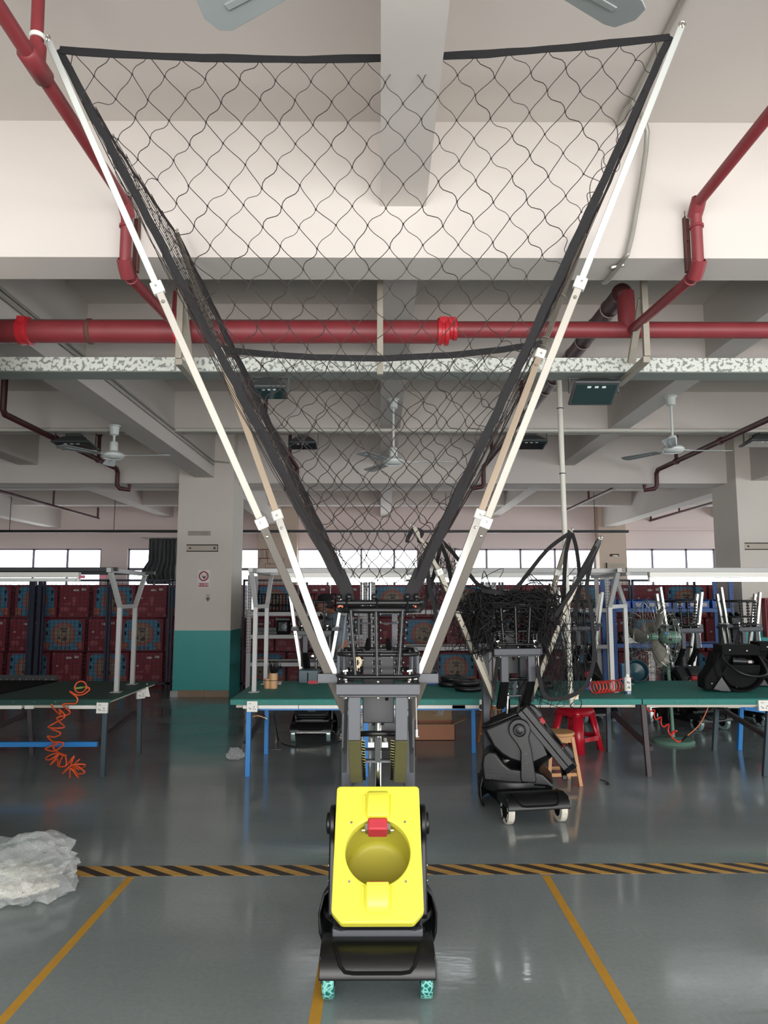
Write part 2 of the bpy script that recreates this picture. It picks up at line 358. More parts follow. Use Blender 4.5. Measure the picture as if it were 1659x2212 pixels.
# ------------------------------------------------------------------ the hall
CE, SB, MBm = 4.61, 4.06, 3.73                 # ceiling, secondary beam and main beam undersides
XL, XR, YB, YF = -13.0, 13.0, 21.8, -4.2
struct('floor', MB().box(XL, XR, YF, YB, -0.12, 0), M_floor)
struct('ceiling', MB().box(XL, XR, YF, YB, CE, CE + 0.15), M_beam)
n = 0
for name, y0, y1, zb in (('main', 4.21, 4.52, MBm), ('sec', 7.05, 7.36, SB), ('sec', 10.2, 10.55, SB), ('main', 13.08, 13.6, MBm), ('sec', 16.0, 16.3, SB),
                         ('sec', 18.9, 19.2, SB), ('sec', 1.3, 1.6, SB), ('sec', -1.7, -1.4, SB), ('main', -4.2, -3.9, MBm)):
    n += 1; struct('trim_%d' % n, MB().box(XL, XR, y0, y1, zb, CE), M_beam)
LONG = [(-9.9, -9.55, MBm), (-6.55, -6.2, SB), (-3.27, -2.93, MBm + 0.05), (0.0, 0.275, SB), (3.24, 3.52, SB), (6.55, 6.9, MBm), (9.95, 10.25, SB)]
for x0, x1, zb in LONG:
    n += 1; struct('trim_%d' % n, MB().box(x0, x1, YF, YB, zb - 0.002, CE), M_beam)
# pillars with a teal dado band and a timber skirting
DADO = 1.115
def pillar(x0, x1, y0, y1):
    global n
    n += 1; p = struct('trim_%d' % n, MB().box(x0, x1, y0, y1, DADO, CE), M_wall)
    d = struct('dado', MB().box(x0 - 0.004, x1 + 0.004, y0 - 0.004, y1 + 0.004, 0, DADO), M_dado, p)
    b = MB(); b.box(x0 - 0.03, x0 + 0.1, y0 - 0.03, y0 - 0.004, 0, 0.10); struct('skirting_end', b, M_rackg, p)
    b = MB(); b.box(x0 + 0.1, x0 + 0.55, y0 - 0.03, y0 - 0.004, 0, 0.11); b.box(x0 + 0.555, x1, y0 - 0.03, y0 - 0.004, 0, 0.108); struct('skirting_board', b, M_skirt, p)
    return p
PL = pillar(-3.547, -2.585, 12.75, 13.7)
PR = pillar(6.28, 7.24, 12.75, 13.7)
pillar(-3.55, -2.6, 3.95, 4.75); pillar(6.28, 7.24, 3.95, 4.75)
# old socket cut-outs and stains on the two pillars
M_scar = mat('scar_dark', '#4a443c', 0.9, var=0.3)
M_scarl = mat('scar_plaster', '#b9b0a2', 0.9, var=0.1)
def scar(par, u0, v0, u1, v1, Y):
    a = at(u0, v0, Y); b = at(u1, v1, Y); y = Y
    m = MB(); m.box(a.x, b.x, y - 0.004, y, a.z - 0.02, a.z); m.box(a.x, b.x, y - 0.004, y, b.z, b.z + 0.018)
    m.box(b.x - 0.012, b.x, y - 0.004, y, b.z, a.z); m.box(a.x + 0.05, a.x + 0.08, y - 0.005, y, (a.z + b.z) / 2 - 0.015, (a.z + b.z) / 2 + 0.015)
    m.box(b.x - 0.08, b.x - 0.045, y - 0.005, y, (a.z + b.z) / 2 - 0.018, (a.z + b.z) / 2 + 0.018)
    struct('socket_scar', m, M_scar, par); struct('bare_plaster', MB().box(a.x, b.x, y - 0.002, y, b.z, a.z), M_scarl, par)
scar(PL, 403, 1176, 471, 1192, 12.75); scar(PR, 1608, 1172, 1680, 1188, 12.75)
m = MB(); a = at(406, 1147, 12.75); b = at(455, 1157, 12.75)
m.box(a.x, b.x, 12.748, 12.75, b.z, a.z); struct('smudge', m, mat('smudge_grey', '#9d968b', 0.9, var=0.25, scale=9), PL)
# no smoking sign
def sign():
    a = at(427.5, 1231.5, 12.74); b = at(452.5, 1270, 12.74); w = b.x - a.x; h = a.z - b.z; y = 12.742
    t = thing('no_smoking_sign', 'white no smoking sign with red ring and red Chinese lettering panel on pillar', 'sign', ((a.x + b.x) / 2, 12.75, b.z))
    MB().box(-w / 2, w / 2, -0.008, 0, 0, h).build('board', mat('sign_white', '#d8d6d6', 0.4, var=0.02), t)
    mr = mat('sign_red', '#a32531', 0.4, var=0.03); mk = mat('sign_black', '#1b1b1b', 0.5)
    c = Vector((0, -0.009, h * 0.66)); rr = w * 0.36
    MB().ring(c, rr, 0.011, (0, 1, 0), 36, 6).build('ring', mr, t)
    MB().bar(c + Vector((-rr * 0.7, -0.004, rr * 0.7)), c + Vector((rr * 0.7, -0.004, -rr * 0.7)), 0.006, 0.02, (0, 1, 0)).build('slash', mr, t)
    g = MB(); g.bar(c + Vector((-0.035, 0.0, -0.015)), c + Vector((0.035, 0, -0.015)), 0.004, 0.014, (0, 0, 1)); g.bar(c + Vector((0.0, 0, -0.05)), c + Vector((0.012, 0, 0.0)), 0.004, 0.02)
    g.tube(smooth_path([c + Vector((0.04, 0, -0.01)), c + Vector((0.05, 0, 0.02)), c + Vector((0.03, 0, 0.035))], 4), 0.004, 5); g.build('cigarette', mk, t)
    MB().box(-w * 0.42, w * 0.42, -0.010, -0.008, h * 0.06, h * 0.27).build('text_panel', mr, t)
    cu = bpy.data.curves.new('lettering', 'FONT'); cu.body = '\u7981\u6b62\u5438\u70df'; cu.size = 0.05; cu.extrude = 0.001; cu.align_x = 'CENTER'
    tmp = bpy.data.objects.new('tmp', cu); COL.objects.link(tmp); bpy.context.view_layer.update()
    me = bpy.data.meshes.new_from_object(tmp.evaluated_get(bpy.context.evaluated_depsgraph_get())); bpy.data.objects.remove(tmp)
    me.materials.clear(); me.materials.append(MATS['sign_white']); o = bpy.data.objects.new('lettering', me); COL.objects.link(o); o.parent = t
    o.location = (0, -0.0115, h * 0.115); o.rotation_euler = (pi / 2, 0, 0)
    # small grey shield sticker below
    p = at(449, 1294, 12.75); s = MB(); s.prism([(-0.035, 0.04), (-0.035, -0.015), (0, -0.05), (0.035, -0.015), (0.035, 0.04)], 'y', -0.003, 0); s.box(-0.03, 0.03, -0.003, 0, 0.055, 0.075)
    o = s.build('shield_sticker', mat('sticker_grey', '#8d8b88', 0.5)); o.location = p; tag(o, 'small grey shield shaped sticker below the no smoking sign', 'sticker')
    q = MB(); q.prism([(-0.018, 0.022), (-0.018, -0.008), (0, -0.028), (0.018, -0.008), (0.018, 0.022)], 'y', -0.005, -0.003); q.build('emblem', mat('sticker_dark', '#4c4b4a', 0.5), o)
sign()

# back wall with its window band
WT, WB, WBOT = Z(1185, YB), Z(1228, YB), 1.25
def wallseg(nm, x0, x1, y0, y1, z0, z1, mt): return struct(nm, MB().box(x0, x1, y0, y1, z0, z1), mt)
wins = [(-60, 215, (66, 140)), (272, 372, (330,)), (505, 558, ()), (640, 905, (707, 780, 852)), (982, 1290, (1053, 1127, 1202)), (1355, 1550, (1414, 1488)), (1640, 1900, (1700, 1800))]
bw = MB(); xs = [XL] + [q for w in wins for q in (X(w[0], YB), X(w[1], YB))] + [XR]
bw.box(XL, XR, YB, YB + 0.25, WT, CE); bw.box(XL, XR, YB, YB + 0.25, 0, WBOT)
for i in range(0, len(xs), 2): bw.box(xs[i], xs[i + 1], YB, YB + 0.25, WBOT, WT)
W_back = struct('wall_back', bw, M_pink)
mm = MB()
for v in (1143, 1150): mm.box(XL, XR, YB - 0.05, YB, Z(v, YB) - 0.03, Z(v, YB) + 0.03)
struct('ledge', mm, M_pink, W_back)
for u0, u1, v1 in ((556, 640, 1130), (1298, 1357, 1128)):
    n += 1; struct('trim_%d' % n, MB().box(X(u0, YB - 0.35), X(u1, YB - 0.35), YB - 0.35, YB, 0, CE), mat('pier_paint_%d' % n, '#cdbbab', 0.85, var=0.05))
M_frame = mat('window_frame', '#9a93a0', 0.5, var=0.05)
for k, (u0, u1, mu) in enumerate(wins):
    x0, x1 = X(u0, YB), X(u1, YB); y0, y1 = YB + 0.05, YB + 0.11
    f = MB(); f.box(x0, x1, y0, y1, WT - 0.05, WT); f.box(x0, x1, y0, y1, WB - 0.06, WB + 0.02); f.box(x0, x0 + 0.05, y0, y1, WBOT, WT); f.box(x1 - 0.05, x1, y0, y1, WBOT, WT); f.box(x0, x1, y0, y1, WBOT, WBOT + 0.06)
    w = struct('window_%d' % (k + 1), f, M_frame)
    for u in mu: struct('mullion', MB().box(X(u, YB) - 0.03, X(u, YB) + 0.03, y0, y1, WBOT, WT), M_frame, w)
    ed = [x0] + [X(u, YB) for u in mu] + [x1]
    for i in range(len(ed) - 1):
        for za, zb in ((WBOT + 0.06, WB - 0.06), (WB + 0.02, WT - 0.05)):
            struct('pane', MB().box(ed[i] + 0.04, ed[i + 1] - 0.04, YB + 0.075, YB + 0.08, za, zb), M_pane, w)
# walls out of view: side walls with window bands, front wall with a wide door opening
def holed(nm, axis, p, holes, lo, hi):
    m = MB(); ed = lo
    B = (lambda a, b, z0, z1: m.box(p, p + 0.25, a, b, z0, z1)) if axis == 'x' else (lambda a, b, z0, z1: m.box(a, b, p, p + 0.25, z0, z1))
    for a, b, z0, z1 in holes:
        B(ed, a, 0, CE); B(a, b, 0, z0) if z0 > 0 else None; B(a, b, z1, CE); ed = b
    B(ed, hi, 0, CE); return struct(nm, m, M_wall)
holed('wall_left', 'x', XL - 0.25, [], YF, YB)
holed('wall_right', 'x', XR, [(-3, 11, 1.1, 3.4), (13, 20, 1.1, 3.2)], YF, YB)
holed('wall_front', 'y', YF - 0.25, [(-10, -6.2, 1.0, 3.4), (-5.0, 7.0, 0.0, 3.6), (8.2, 12, 1.0, 3.4)], XL, XR)
# curtain bunched by the second window
c = MB(); pts = []
for i in range(60):
    t = i / 59; pts.append((X(318, 21.2) + (X(380, 21.2) - X(318, 21.2)) * t, 21.2 + 0.05 * sin(t * 44) + 0.02 * sin(t * 97)))
zt, zb = Z(1163, 21.2), Z(1262, 21.2); vs = []; fs = []
for j in range(9):
    for i, (x, y) in enumerate(pts):
        k = j / 8; sp = (1.25 - 0.25 * min(1, abs(k - 0.75) * 4)) if k > 0.45 else 1.0
        xc = pts[-1][0]; vs.append((xc + (x - xc) * sp, y + 0.02 * sin(i * 1.3 + j), zt + (zb - zt) * k))
for j in range(8):
    for i in range(59): q = j * 60 + i; fs.append((q, q + 60, q + 61, q + 1))
o = c.add(vs, fs).build('curtain', M_clay, smooth=60); tag(o, 'dark grey curtain bunched at the window beside the left pillar', 'curtain')
o.modifiers.new('solid', 'SOLIDIFY').thickness = 0.008
m = MB(); m.cyl((X(300, 21.3), 21.3, zt + 0.02), (X(385, 21.3), 21.3, zt + 0.02), 0.012)
for u in (303, 382): m.cyl((X(u, 21.3), 21.3, zt + 0.02), (X(u, 21.3), YB + 0.01, zt + 0.02), 0.012)
m.build('curtain_rail', M_cond, o)

# floor markings
def tape(name, label, pts4, mt=M_tapey):
    o = MB().add([(x, y, 0.0008) for x, y in pts4] + [(x, y, 0.0) for x, y in pts4], [(0, 1, 2, 3), (0, 4, 5, 1), (1, 5, 6, 2), (2, 6, 7, 3), (3, 7, 4, 0)]).build(name, mt)
    return tag(o, label, 'floor tape')
h0 = atz(829, 1892, 0).y; h1 = atz(829, 1870, 0).y
tape('hazard_tape', 'black and yellow striped hazard tape across the grey floor', [(-4.2, h0 - 0.02), (5.5, h0 + 0.06), (5.5, h1 + 0.06), (-4.2, h1 - 0.02)], M_hazard)
a = atz(283, 1885, 0); b = atz(299, 1885, 0); tape('yellow_line', 'long yellow floor line running past the plastic bag', [(a.x - .01, 1.0), (b.x - .012, 1.0), (b.x, h0 - .01), (a.x, h0 - .01)])
a = atz(1167, 1885, 0); b = atz(1183, 1885, 0); tape('yellow_line', 'yellow floor line to the right of the yellow machine', [(a.x, 1.0), (b.x, 1.0), (b.x, h0), (a.x, h0)])
a = atz(666, 2211, 0); b = atz(692, 2211, 0); tape('yellow_line', 'short yellow floor line running under the yellow machine wheel', [(a.x, 1.0), (b.x, 1.0), (b.x, 4.3), (a.x, 4.3)])
# ------------------------------------------------------------------ basketball return machines (local frame: front faces -Y, turntable axis at the origin)
HU = Vector((0, 0.639, 0.769)); HN = Vector((0, -0.769, 0.639)); HC = Vector((0, -0.315, 0.5525))
HM = Matrix(((1, 0, 0, HC.x), (0, HU.y, HN.y, HC.y), (0, HU.z, HN.z, HC.z), (0, 0, 0, 1)))   # (x, u, n) -> head frame
def ray_poly(poly, c, th):
    d = (cos(th), sin(th)); best = None
    for i in range(len(poly)):
        a = poly[i]; b = poly[(i + 1) % len(poly)]; e = (b[0] - a[0], b[1] - a[1]); den = d[0] * e[1] - d[1] * e[0]
        if abs(den) < 1e-9: continue
        w = (a[0] - c[0], a[1] - c[1]); t = (w[0] * e[1] - w[1] * e[0]) / den; q = (w[0] * d[1] - w[1] * d[0]) / den
        if t > 0 and -1e-6 <= q <= 1 + 1e-6 and (best is None or t < best): best = t
    return (c[0] + d[0] * best, c[1] + d[1] * best)
def holed_plate(mb, poly, c, r, n0, n1, inset=0.0, k=72):
    ang = sorted(set([2 * pi * i / k for i in range(k)] + [math.atan2(p[1] - c[1], p[0] - c[0]) % (2 * pi) for p in poly])); n = len(ang)
    out = [ray_poly(poly, c, a) for a in ang]; inn = [(c[0] + r * cos(a), c[1] + r * sin(a)) for a in ang]
    vs = [(x, y, n1) for x, y in out] + [(x, y, n1) for x, y in inn] + [(x, y, n0) for x, y in out] + [(x, y, n0) for x, y in inn]; fs = []
    for i in range(n):
        j = (i + 1) % n
        fs += [(i, j, n + j, n + i), (2 * n + i, 3 * n + i, 3 * n + j, 2 * n + j), (i, 2 * n + i, 2 * n + j, j), (n + i, n + j, 3 * n + j, 3 * n + i)]
    return mb.add(vs, fs)
def rrect(hx, hy, r, n=5, z=0.0, sx=0.0):
    o = []
    for cx, cy, a0 in ((hx - r, hy - r, 0), (-hx + r, hy - r, pi / 2), (-hx + r, -hy + r, pi), (hx - r, -hy + r, 1.5 * pi)):
        o += [Vector((cx + r * cos(a0 + pi / 2 * i / n), cy + r * sin(a0 + pi / 2 * i / n), z)) for i in range(n + 1)]
    return o

def machine(label, loc, rz, head_rz=0.0, face=None, lower=None, wheel=None, poles=None, cage=True, group=None, logo=True, lift=0.0):
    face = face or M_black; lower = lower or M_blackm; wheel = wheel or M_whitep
    t = thing('basketball_machine', label, 'ball machine', loc, rz, group)
    # --- base with fender and wheels
    m = MB()
    prof = [(-0.63, 0.122), (-0.632, 0.135), (-0.617, 0.175), (-0.578, 0.206), (-0.50, 0.219), (-0.43, 0.212), (-0.36, 0.197), (-0.36, 0.183), (-0.50, 0.207), (-0.572, 0.193), (-0.604, 0.16), (-0.616, 0.122)]
    m.prism(prof, 'x', -0.243, 0.243); m.box(-0.243, -0.236, -0.60, -0.36, 0.14, 0.205); m.box(0.236, 0.243, -0.60, -0.36, 0.14, 0.205)
    fend = m.build('front_fender', M_black, t, smooth=35, bevel=0.006)
    g = MB()                                                     # raised U rib on the fender
    def fp(x, s): 
        q = [(-0.636, 0.142), (-0.62, 0.177), (-0.58, 0.209), (-0.52, 0.219)]; i = min(int(s * 3), 2); f = s * 3 - i
        return Vector((x, q[i][0] + (q[i + 1][0] - q[i][0]) * f, q[i][1] + (q[i + 1][1] - q[i][1]) * f))
    g.tube([fp(-0.185, 1), fp(-0.17, .66), fp(-0.155, 0.33), fp(-0.135, 0.14), fp(-0.10, 0.1), fp(0.10, 0.1), fp(0.135, 0.14), fp(0.155, 0.33), fp(0.17, .66), fp(0.185, 1)], 0.008, 6)
    g.build('fender_groove', M_blackm, fend, smooth=60)
    m = MB(); m.box(-0.20, 0.20, -0.42, 0.18, 0.085, 0.17); m.box(-0.17, 0.17, 0.18, 0.42, 0.10, 0.16); m.box(-0.215, 0.215, -0.40, -0.30, 0.09, 0.2)
    m.build('chassis', M_blackm, t, bevel=0.01)
    m = MB(); m.lathe([(0.0, 0.15), (0.27, 0.15), (0.275, 0.155), (0.275, 0.165 + lift), (0.27, 0.18 + lift), (0.0, 0.18 + lift)], n=40); m.build('turntable', M_black, t, smooth=40)
    for sx in (-1, 1):
        w = MB(); w.lathe([(0.05, -0.025), (0.096, -0.025), (0.100, -0.021), (0.101, 0), (0.100, 0.021), (0.096, 0.025), (0.05, 0.025)], (sx * 0.207, -0.505, 0.101), (1, 0, 0), 32)
        wo = w.build('wheel', wheel, t, smooth=40)
        h = MB(); h.lathe([(0.0, -0.026), (0.05, -0.026), (0.092, -0.022), (0.092, 0.022), (0.05, 0.026), (0.0, 0.026)], (sx * 0.207, -0.505, 0.101), (1, 0, 0), 24)
        for k in range(6): a = k * pi / 3; h.bar((sx * 0.233, -0.505, 0.101), (sx * 0.233, -0.505 + 0.088 * cos(a), 0.101 + 0.088 * sin(a)), 0.012, 0.006, (1, 0, 0))
        h.build('wheel_disc', M_blackm, wo, smooth=40)
    m = MB(); m.cyl((-0.23, -0.505, 0.101), (0.23, -0.505, 0.101), 0.012); m.build('axle', M_bolt, t, smooth=40)
    for sx in (-1, 1):
        m = MB(); m.lathe([(0.0, -0.012), (0.034, -0.012), (0.036, 0), (0.034, 0.012), (0.0, 0.012)], (sx * 0.15, 0.38, 0.036), (1, 0, 0), 18); m.bar((sx * 0.15, 0.36, 0.10), (sx * 0.15, 0.38, 0.036), 0.04, 0.012); m.build('caster', M_blackm, t, smooth=40)
    # rear flared cover that carries the columns
    m = MB(); k = 18; vs = []; fs = []
    for i, (s, z) in enumerate([(0.268, 0.012), (0.288, 0.07), (0.292, 0.16), (0.27, 0.245), (0.21, 0.305), (0.15, 0.325)]):
        for j in range(k + 1): a = pi * j / k; vs.append((s * 1.0 * cos(a), -0.12 * abs(cos(a)) ** 3 + 0.05 + s * 1.1 * sin(a), z))
    for i in range(5):
        for j in range(k): q = i * (k + 1) + j; fs.append((q, q + 1, q + k + 2, q + k + 1))
    o = m.add(vs, fs).build('rear_cover', M_black, t, smooth=60); o.modifiers.new('solid', 'SOLIDIFY').thickness = 0.012
    # --- rotating head
    RM = Matrix.Translation((0, 0, lift)) @ Matrix.Rotation(head_rz, 4, 'Z')
    def H(): q = MB(); q.M = RM; return q
    def P(): q = MB(); q.M = RM @ HM; return q
    b = H(); b.prism([(0.222, 0.17), (0.235, 0.30), (0.222, 0.37), (0.18, 0.405), (0.12, 0.40), (0.05, 0.31), (0.0, 0.275), (-0.17, 0.268), (-0.255, 0.245), (-0.335, 0.165), (-0.33, 0.125), (-0.28, 0.145)], 'x', -0.205, 0.205)
    body = b.build('body', M_black, t, smooth=30, bevel=0.03, seg=4)
    g = H()
    for sx in (-1, 1):
        for zz in (0.20, 0.235, 0.262): g.bar((sx * 0.206, 0.19, zz), (sx * 0.206, -0.05, zz - 0.012), 0.006, 0.007)
        g.sphere((sx * 0.206, 0.15, 0.19), 0.006, 6, 4); g.sphere((sx * 0.206, -0.1, 0.165), 0.006, 6, 4); g.sphere((sx * 0.206, -0.2, 0.16), 0.006, 6, 4)
    g.build('body_ribs', M_black, body)
    # front lip below the plate
    g = H(); g.prism([(-0.20, 0.245), (-0.16, 0.235), (-0.10, 0.252), (0.10, 0.252), (0.16, 0.235), (0.20, 0.245), (0.20, 0.205), (-0.20, 0.205)], 'y', -0.44, -0.40); g.build('front_lip', M_steel if face is M_yellow else M_black, t, bevel=0.006)
    # yellow or black launch plate with the round mouth
    pl = P(); out = [(-0.202, -0.277), (-0.157, -0.324), (0.157, -0.324), (0.202, -0.277), (0.201, 0.28), (0.19, 0.29), (-0.19, 0.29), (-0.201, 0.28)]
    holed_plate(pl, out, (0, -0.022), 0.15, -0.055, 0.0); plate = pl.build('launch_plate', face, t, smooth=30, bevel=0.007)
    pl = P(); holed_plate(pl, [(x * 0.985, u) for x, u in out], (0, -0.022), 0.152, -0.10, -0.054); pl.build('plate_backing', M_black, t, smooth=30, bevel=0.005)
    pl = P(); pl.lathe([(0.151, -0.05), (0.152, -0.16), (0.152, -0.25), (0.145, -0.275), (0.12, -0.285), (0.0, -0.285)], (0, -0.022, 0), (0, 0, 1), 48); o = pl.build('mouth_bowl', M_yellowin if face is M_yellow else face, t, smooth=80)
    for nm, us, rd in (('upper_hump', (0.262, 0.25, 0.215, 0.126), 0), ('lower_hump', (-0.29, -0.275, -0.245, -0.166), 1)):
        pl = P(); a, b_, c_, d = us
        pl.prism([(a, 0.0), (b_, 0.022), (c_, 0.036), ((c_ + d) / 2, 0.041), (d, 0.036), (d, -0.03), ((c_ + d) / 2, 0)], 'x', -0.05, 0.05); h = pl.build(nm, face, plate, smooth=50, bevel=0.006)
        pl = P()
        for sx in (-1, 1): pl.box(sx * 0.066 - 0.008, sx * 0.066 + 0.008, min(b_, d) + 0.006, max(b_, d) - 0.006, -0.002, 0.006)
        pl.build('hump_ridge', face, plate, bevel=0.004)
    pl = P(); pl.box(-0.047, 0.045, 0.068, 0.124, -0.07, 0.022); pl.build('launch_wheel_pad', M_redp, t, bevel=0.008)
    pl = P(); pl.box(-0.04, 0.038, -0.178, -0.160, -0.05, 0.026); pl.build('launch_wheel_pad', M_redp, t, bevel=0.004)
    pl = P()
    for sx in (-1, 1): pl.box(sx * 0.05 - 0.01, sx * 0.05 + 0.01, 0.08, 0.11, -0.06, -0.01); pl.cyl((sx * 0.055, 0.085, -0.03), (sx * 0.075, 0.085, -0.03), 0.006, n=8)
    pl.build('wheel_bracket', M_bolt, t)
    pl = P()
    for x, u in ((-0.125, 0.11), (0.128, 0.112), (-0.127, -0.155), (0.126, -0.155)): pl.cyl((x, u, -0.002), (x, u, 0.002), 0.006, n=10)
    pl.build('plate_screw', M_bolt, plate)
    # drum shell open at the top
    d = H(); sh = [(0.225, 0.575), (0.15, 0.43), (0.08, 0.365), (0.01, 0.325), (-0.10, 0.295), (-0.17, 0.295), (-0.30, 0.36), (-0.16, 0.69), (-0.10, 0.72)]
    fr = sh[6:7] + sh[7:8]; vs = [(x, p[0], p[1]) for x in (-0.168, 0.168) for p in sh]; k = len(sh)
    d.add(vs, [tuple(range(k)), tuple(range(2 * k - 1, k - 1, -1))] + [(i, k + i, k + (i + 1) % k, (i + 1) % k) for i in range(k) if i != 6]); d.build('drum_shell', M_black, t, smooth=40, bevel=0.03, seg=3)
    d = H(); dd = (Vector((0, 0.225, 0.575)) - Vector((0, -0.10, 0.72))).normalized()
    rim = []
    for p in rrect(0.165, 0.19, 0.09): rim.append(Vector((p.x, 0.055, 0.652)) + dd * p.y)
    d.tube(rim, 0.012, 8, True); d.build('drum_rim', M_black, t, smooth=60)
    d = H(); d.add([v + Vector((0, 0.0, 0.004)) for v in rim], [tuple(range(len(rim)))]); d.build('drum_opening', M_blackm, t)
    for sx in (-1, 1):
        x0 = sx * 0.206; A = H(); c = (-0.075, 0.585)
        arm = [(c[0] + 0.088 * cos(R(q)), c[1] + 0.088 * sin(R(q))) for q in range(-40, 226, 14)]
        arm += [(-0.15, 0.50), (-0.165, 0.44), (-0.185, 0.30), (-0.2, 0.20), (-0.19, 0.18), (-0.085, 0.18), (-0.075, 0.21), (-0.08, 0.42), (-0.05, 0.475)]
        A.prism(arm, 'x', min(x0, x0 + sx * 0.03), max(x0, x0 + sx * 0.03)); am = A.build('side_arm', M_black, t, smooth=30, bevel=0.008)
        A = H(); ax = (sx, 0, 0)
        A.lathe([(0.0, 0.0), (0.052, 0.0), (0.052, 0.012), (0.046, 0.016), (0.04, 0.012), (0.034, 0.012), (0.032, 0.018), (0.022, 0.02), (0.02, 0.014), (0.0, 0.016)], (sx * 0.236, c[0], c[1]), ax, 32); A.build('pivot_disc', M_black, am, smooth=30)
        A = H(); A.sphere((sx * 0.237, -0.12, 0.40), 0.006, 6, 4); A.sphere((sx * 0.237, -0.12, 0.33), 0.006, 6, 4); A.build('arm_bolt', M_bolt, am)
    # --- mast
    for sx in (-1, 1):
        m = MB(); m.box(sx * 0.165 - 0.028, sx * 0.165 + 0.028, 0.12, 0.18, 0.16, 1.25); m.build('column', M_steel, t, bevel=0.004)
        m = MB(); m.box(sx * 0.114 - 0.03, sx * 0.114 + 0.03, -0.225, -0.19, 1.01, 1.225); ch = m.build('upper_track', M_steel, t, bevel=0.003)
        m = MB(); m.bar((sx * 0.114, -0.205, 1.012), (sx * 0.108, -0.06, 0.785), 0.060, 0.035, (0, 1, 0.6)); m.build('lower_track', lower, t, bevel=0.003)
        m = MB()
        for i in range(15): q = lerp((sx * 0.072, -0.2, 1.005), (sx * 0.068, -0.065, 0.80), i / 14); m.cyl(q + Vector((-0.009, -0.004, 0.002)), q + Vector((0.009, -0.004, -0.002)), 0.0024, n=5)
        m.build('spring_row', M_bolt, t, kind='stuff')
        m = MB(); m.bar((sx * 0.072, -0.192, 1.0), (sx * 0.068, -0.06, 0.79), 0.014, 0.012, (0, 1, 0.6)); m.build('spring_channel', M_blackm, t)
        m = MB(); m.bar((sx * 0.155, -0.18, 1.22), (sx * 0.165, -0.08, 0.93), 0.016, 0.05, (0, 1, 0)); m.bar((sx * 0.168, -0.08, 0.94), (sx * 0.168, -0.06, 0.83), 0.02, 0.04, (0, 1, 0)); m.build('track_support', M_dsteel, t)
    m = MB(); m.box(-0.205, 0.205, -0.235, -0.195, 1.225, 1.277); m.build('front_beam', M_steel, t, bevel=0.004)
    m = MB(); m.box(-0.19, 0.19, -0.23, -0.20, 1.212, 1.225)
    for sx in (-1, 1): m.bar((sx * 0.19, -0.21, 1.262), (sx * 0.19, 0.2, 1.262), 0.03, 0.03); m.bar((sx * 0.19, 0.19, 1.26), (-sx * 0.0, 0.19, 1.26), 0.03, 0.03)
    m.build('top_frame', M_dsteel, t, bevel=0.003)
    m = MB()
    for x in (-0.155, 0, 0.15): m.sphere((x, -0.236, 1.212), 0.007, 8, 5); m.sphere((x, -0.225, 1.287), 0.008, 8, 5)
    m.build('frame_bolt', M_bolt, t, smooth=60)
    for sx in (-1, 1):
        m = MB(); x0, x1 = sorted((sx * 0.2, sx * 0.305)); y0, y1 = -0.12, 0.06
        m.box(x0, x1, y0, y0 + 0.006, 1.272, 1.315); m.box(x0, x1, y1, y1 + 0.006, 1.272, 1.315); m.box(x0, x0 + 0.006, y0, y1, 1.272, 1.315); m.box(x1 - 0.006, x1, y0, y1, 1.272, 1.315); m.box(x0, x1, y0, y1, 1.268, 1.274)
        m.build('pole_socket', M_steel, t, bevel=0.002)
    m = MB(); m.box(-0.08, 0.082, 0.02, 0.12, 1.05, 1.42); cb = m.build('control_box', M_dsteel, t, bevel=0.004)
    m = MB()
    for x, z in ((-0.085, 1.10), (-0.082, 1.37), (0.07, 1.385), (-0.08, 1.39)): m.sphere((x, 0.02, z), 0.006, 8, 5)
    m.build('box_screw', M_bolt, cb)
    if logo:
        m = MB(); m.box(0.036, 0.053, 0.012, 0.02, 1.165, 1.215); m.build('switch_slot', M_blackm, cb)
        m = MB(); m.tube([(0.047, 0.010, 1.205), (0.043, 0.010, 1.198), (0.047, 0.010, 1.192), (0.043, 0.010, 1.186), (0.046, 0.010, 1.18)], 0.0022, 5); m.build('red_marking', M_redp, cb)
    m = MB(); m.cyl((0.0, 0.06, 0.18), (0.0, 0.06, 1.06), 0.02, n=20); m.build('centre_post', M_chrome, t, smooth=40)
    m = MB(); m.cyl((-0.03, 0.05, 1.04), (0.03, 0.05, 1.04), 0.006, n=8); m.cyl((-0.09, -0.07, 0.885), (0.09, -0.07, 0.885), 0.007, n=8); m.cyl((-0.09, -0.03, 0.93), (0.09, -0.03, 0.93), 0.006, n=8); m.build('cross_rod', M_dsteel, t)
    m = MB(); m.tube([(-0.11 + 0.22 * i / 12, -0.10 - 0.055 * sin(pi * i / 12), 1.018 + 0.012 * sin(pi * i / 12)) for i in range(13)], 0.014, 10); m.build('ball_guide', M_black, t, smooth=60)
    m = MB(); m.bar((0, -0.155, 1.01), (0, -0.10, 0.88), 0.028, 0.006, (0, 1, 0.4)); m.bar((-0.09, -0.1, 0.885), (0.09, -0.1, 0.885), 0.01, 0.01); m.build('centre_strap', M_steel, t)
    m = MB()
    for sx in (-1, 1): m.cbox((sx * 0.035, -0.04, 0.955), (0.03, 0.03, 0.022)); m.cyl((sx * 0.035, -0.04, 0.965), (sx * 0.035, -0.04, 0.985), 0.009, n=8)
    m.build('valve_block', M_bolt, t)
    m = MB(); m.cyl((0.185, -0.19, 1.21), (0.188, -0.19, 1.05), 0.004, n=6); m.cyl((0.188, -0.19, 1.055), (0.188, -0.19, 1.02), 0.007, n=8); m.cyl((0.185, -0.19, 1.02), (0.20, -0.19, 1.02), 0.006, n=8); m.build('push_rod', M_alu, t)
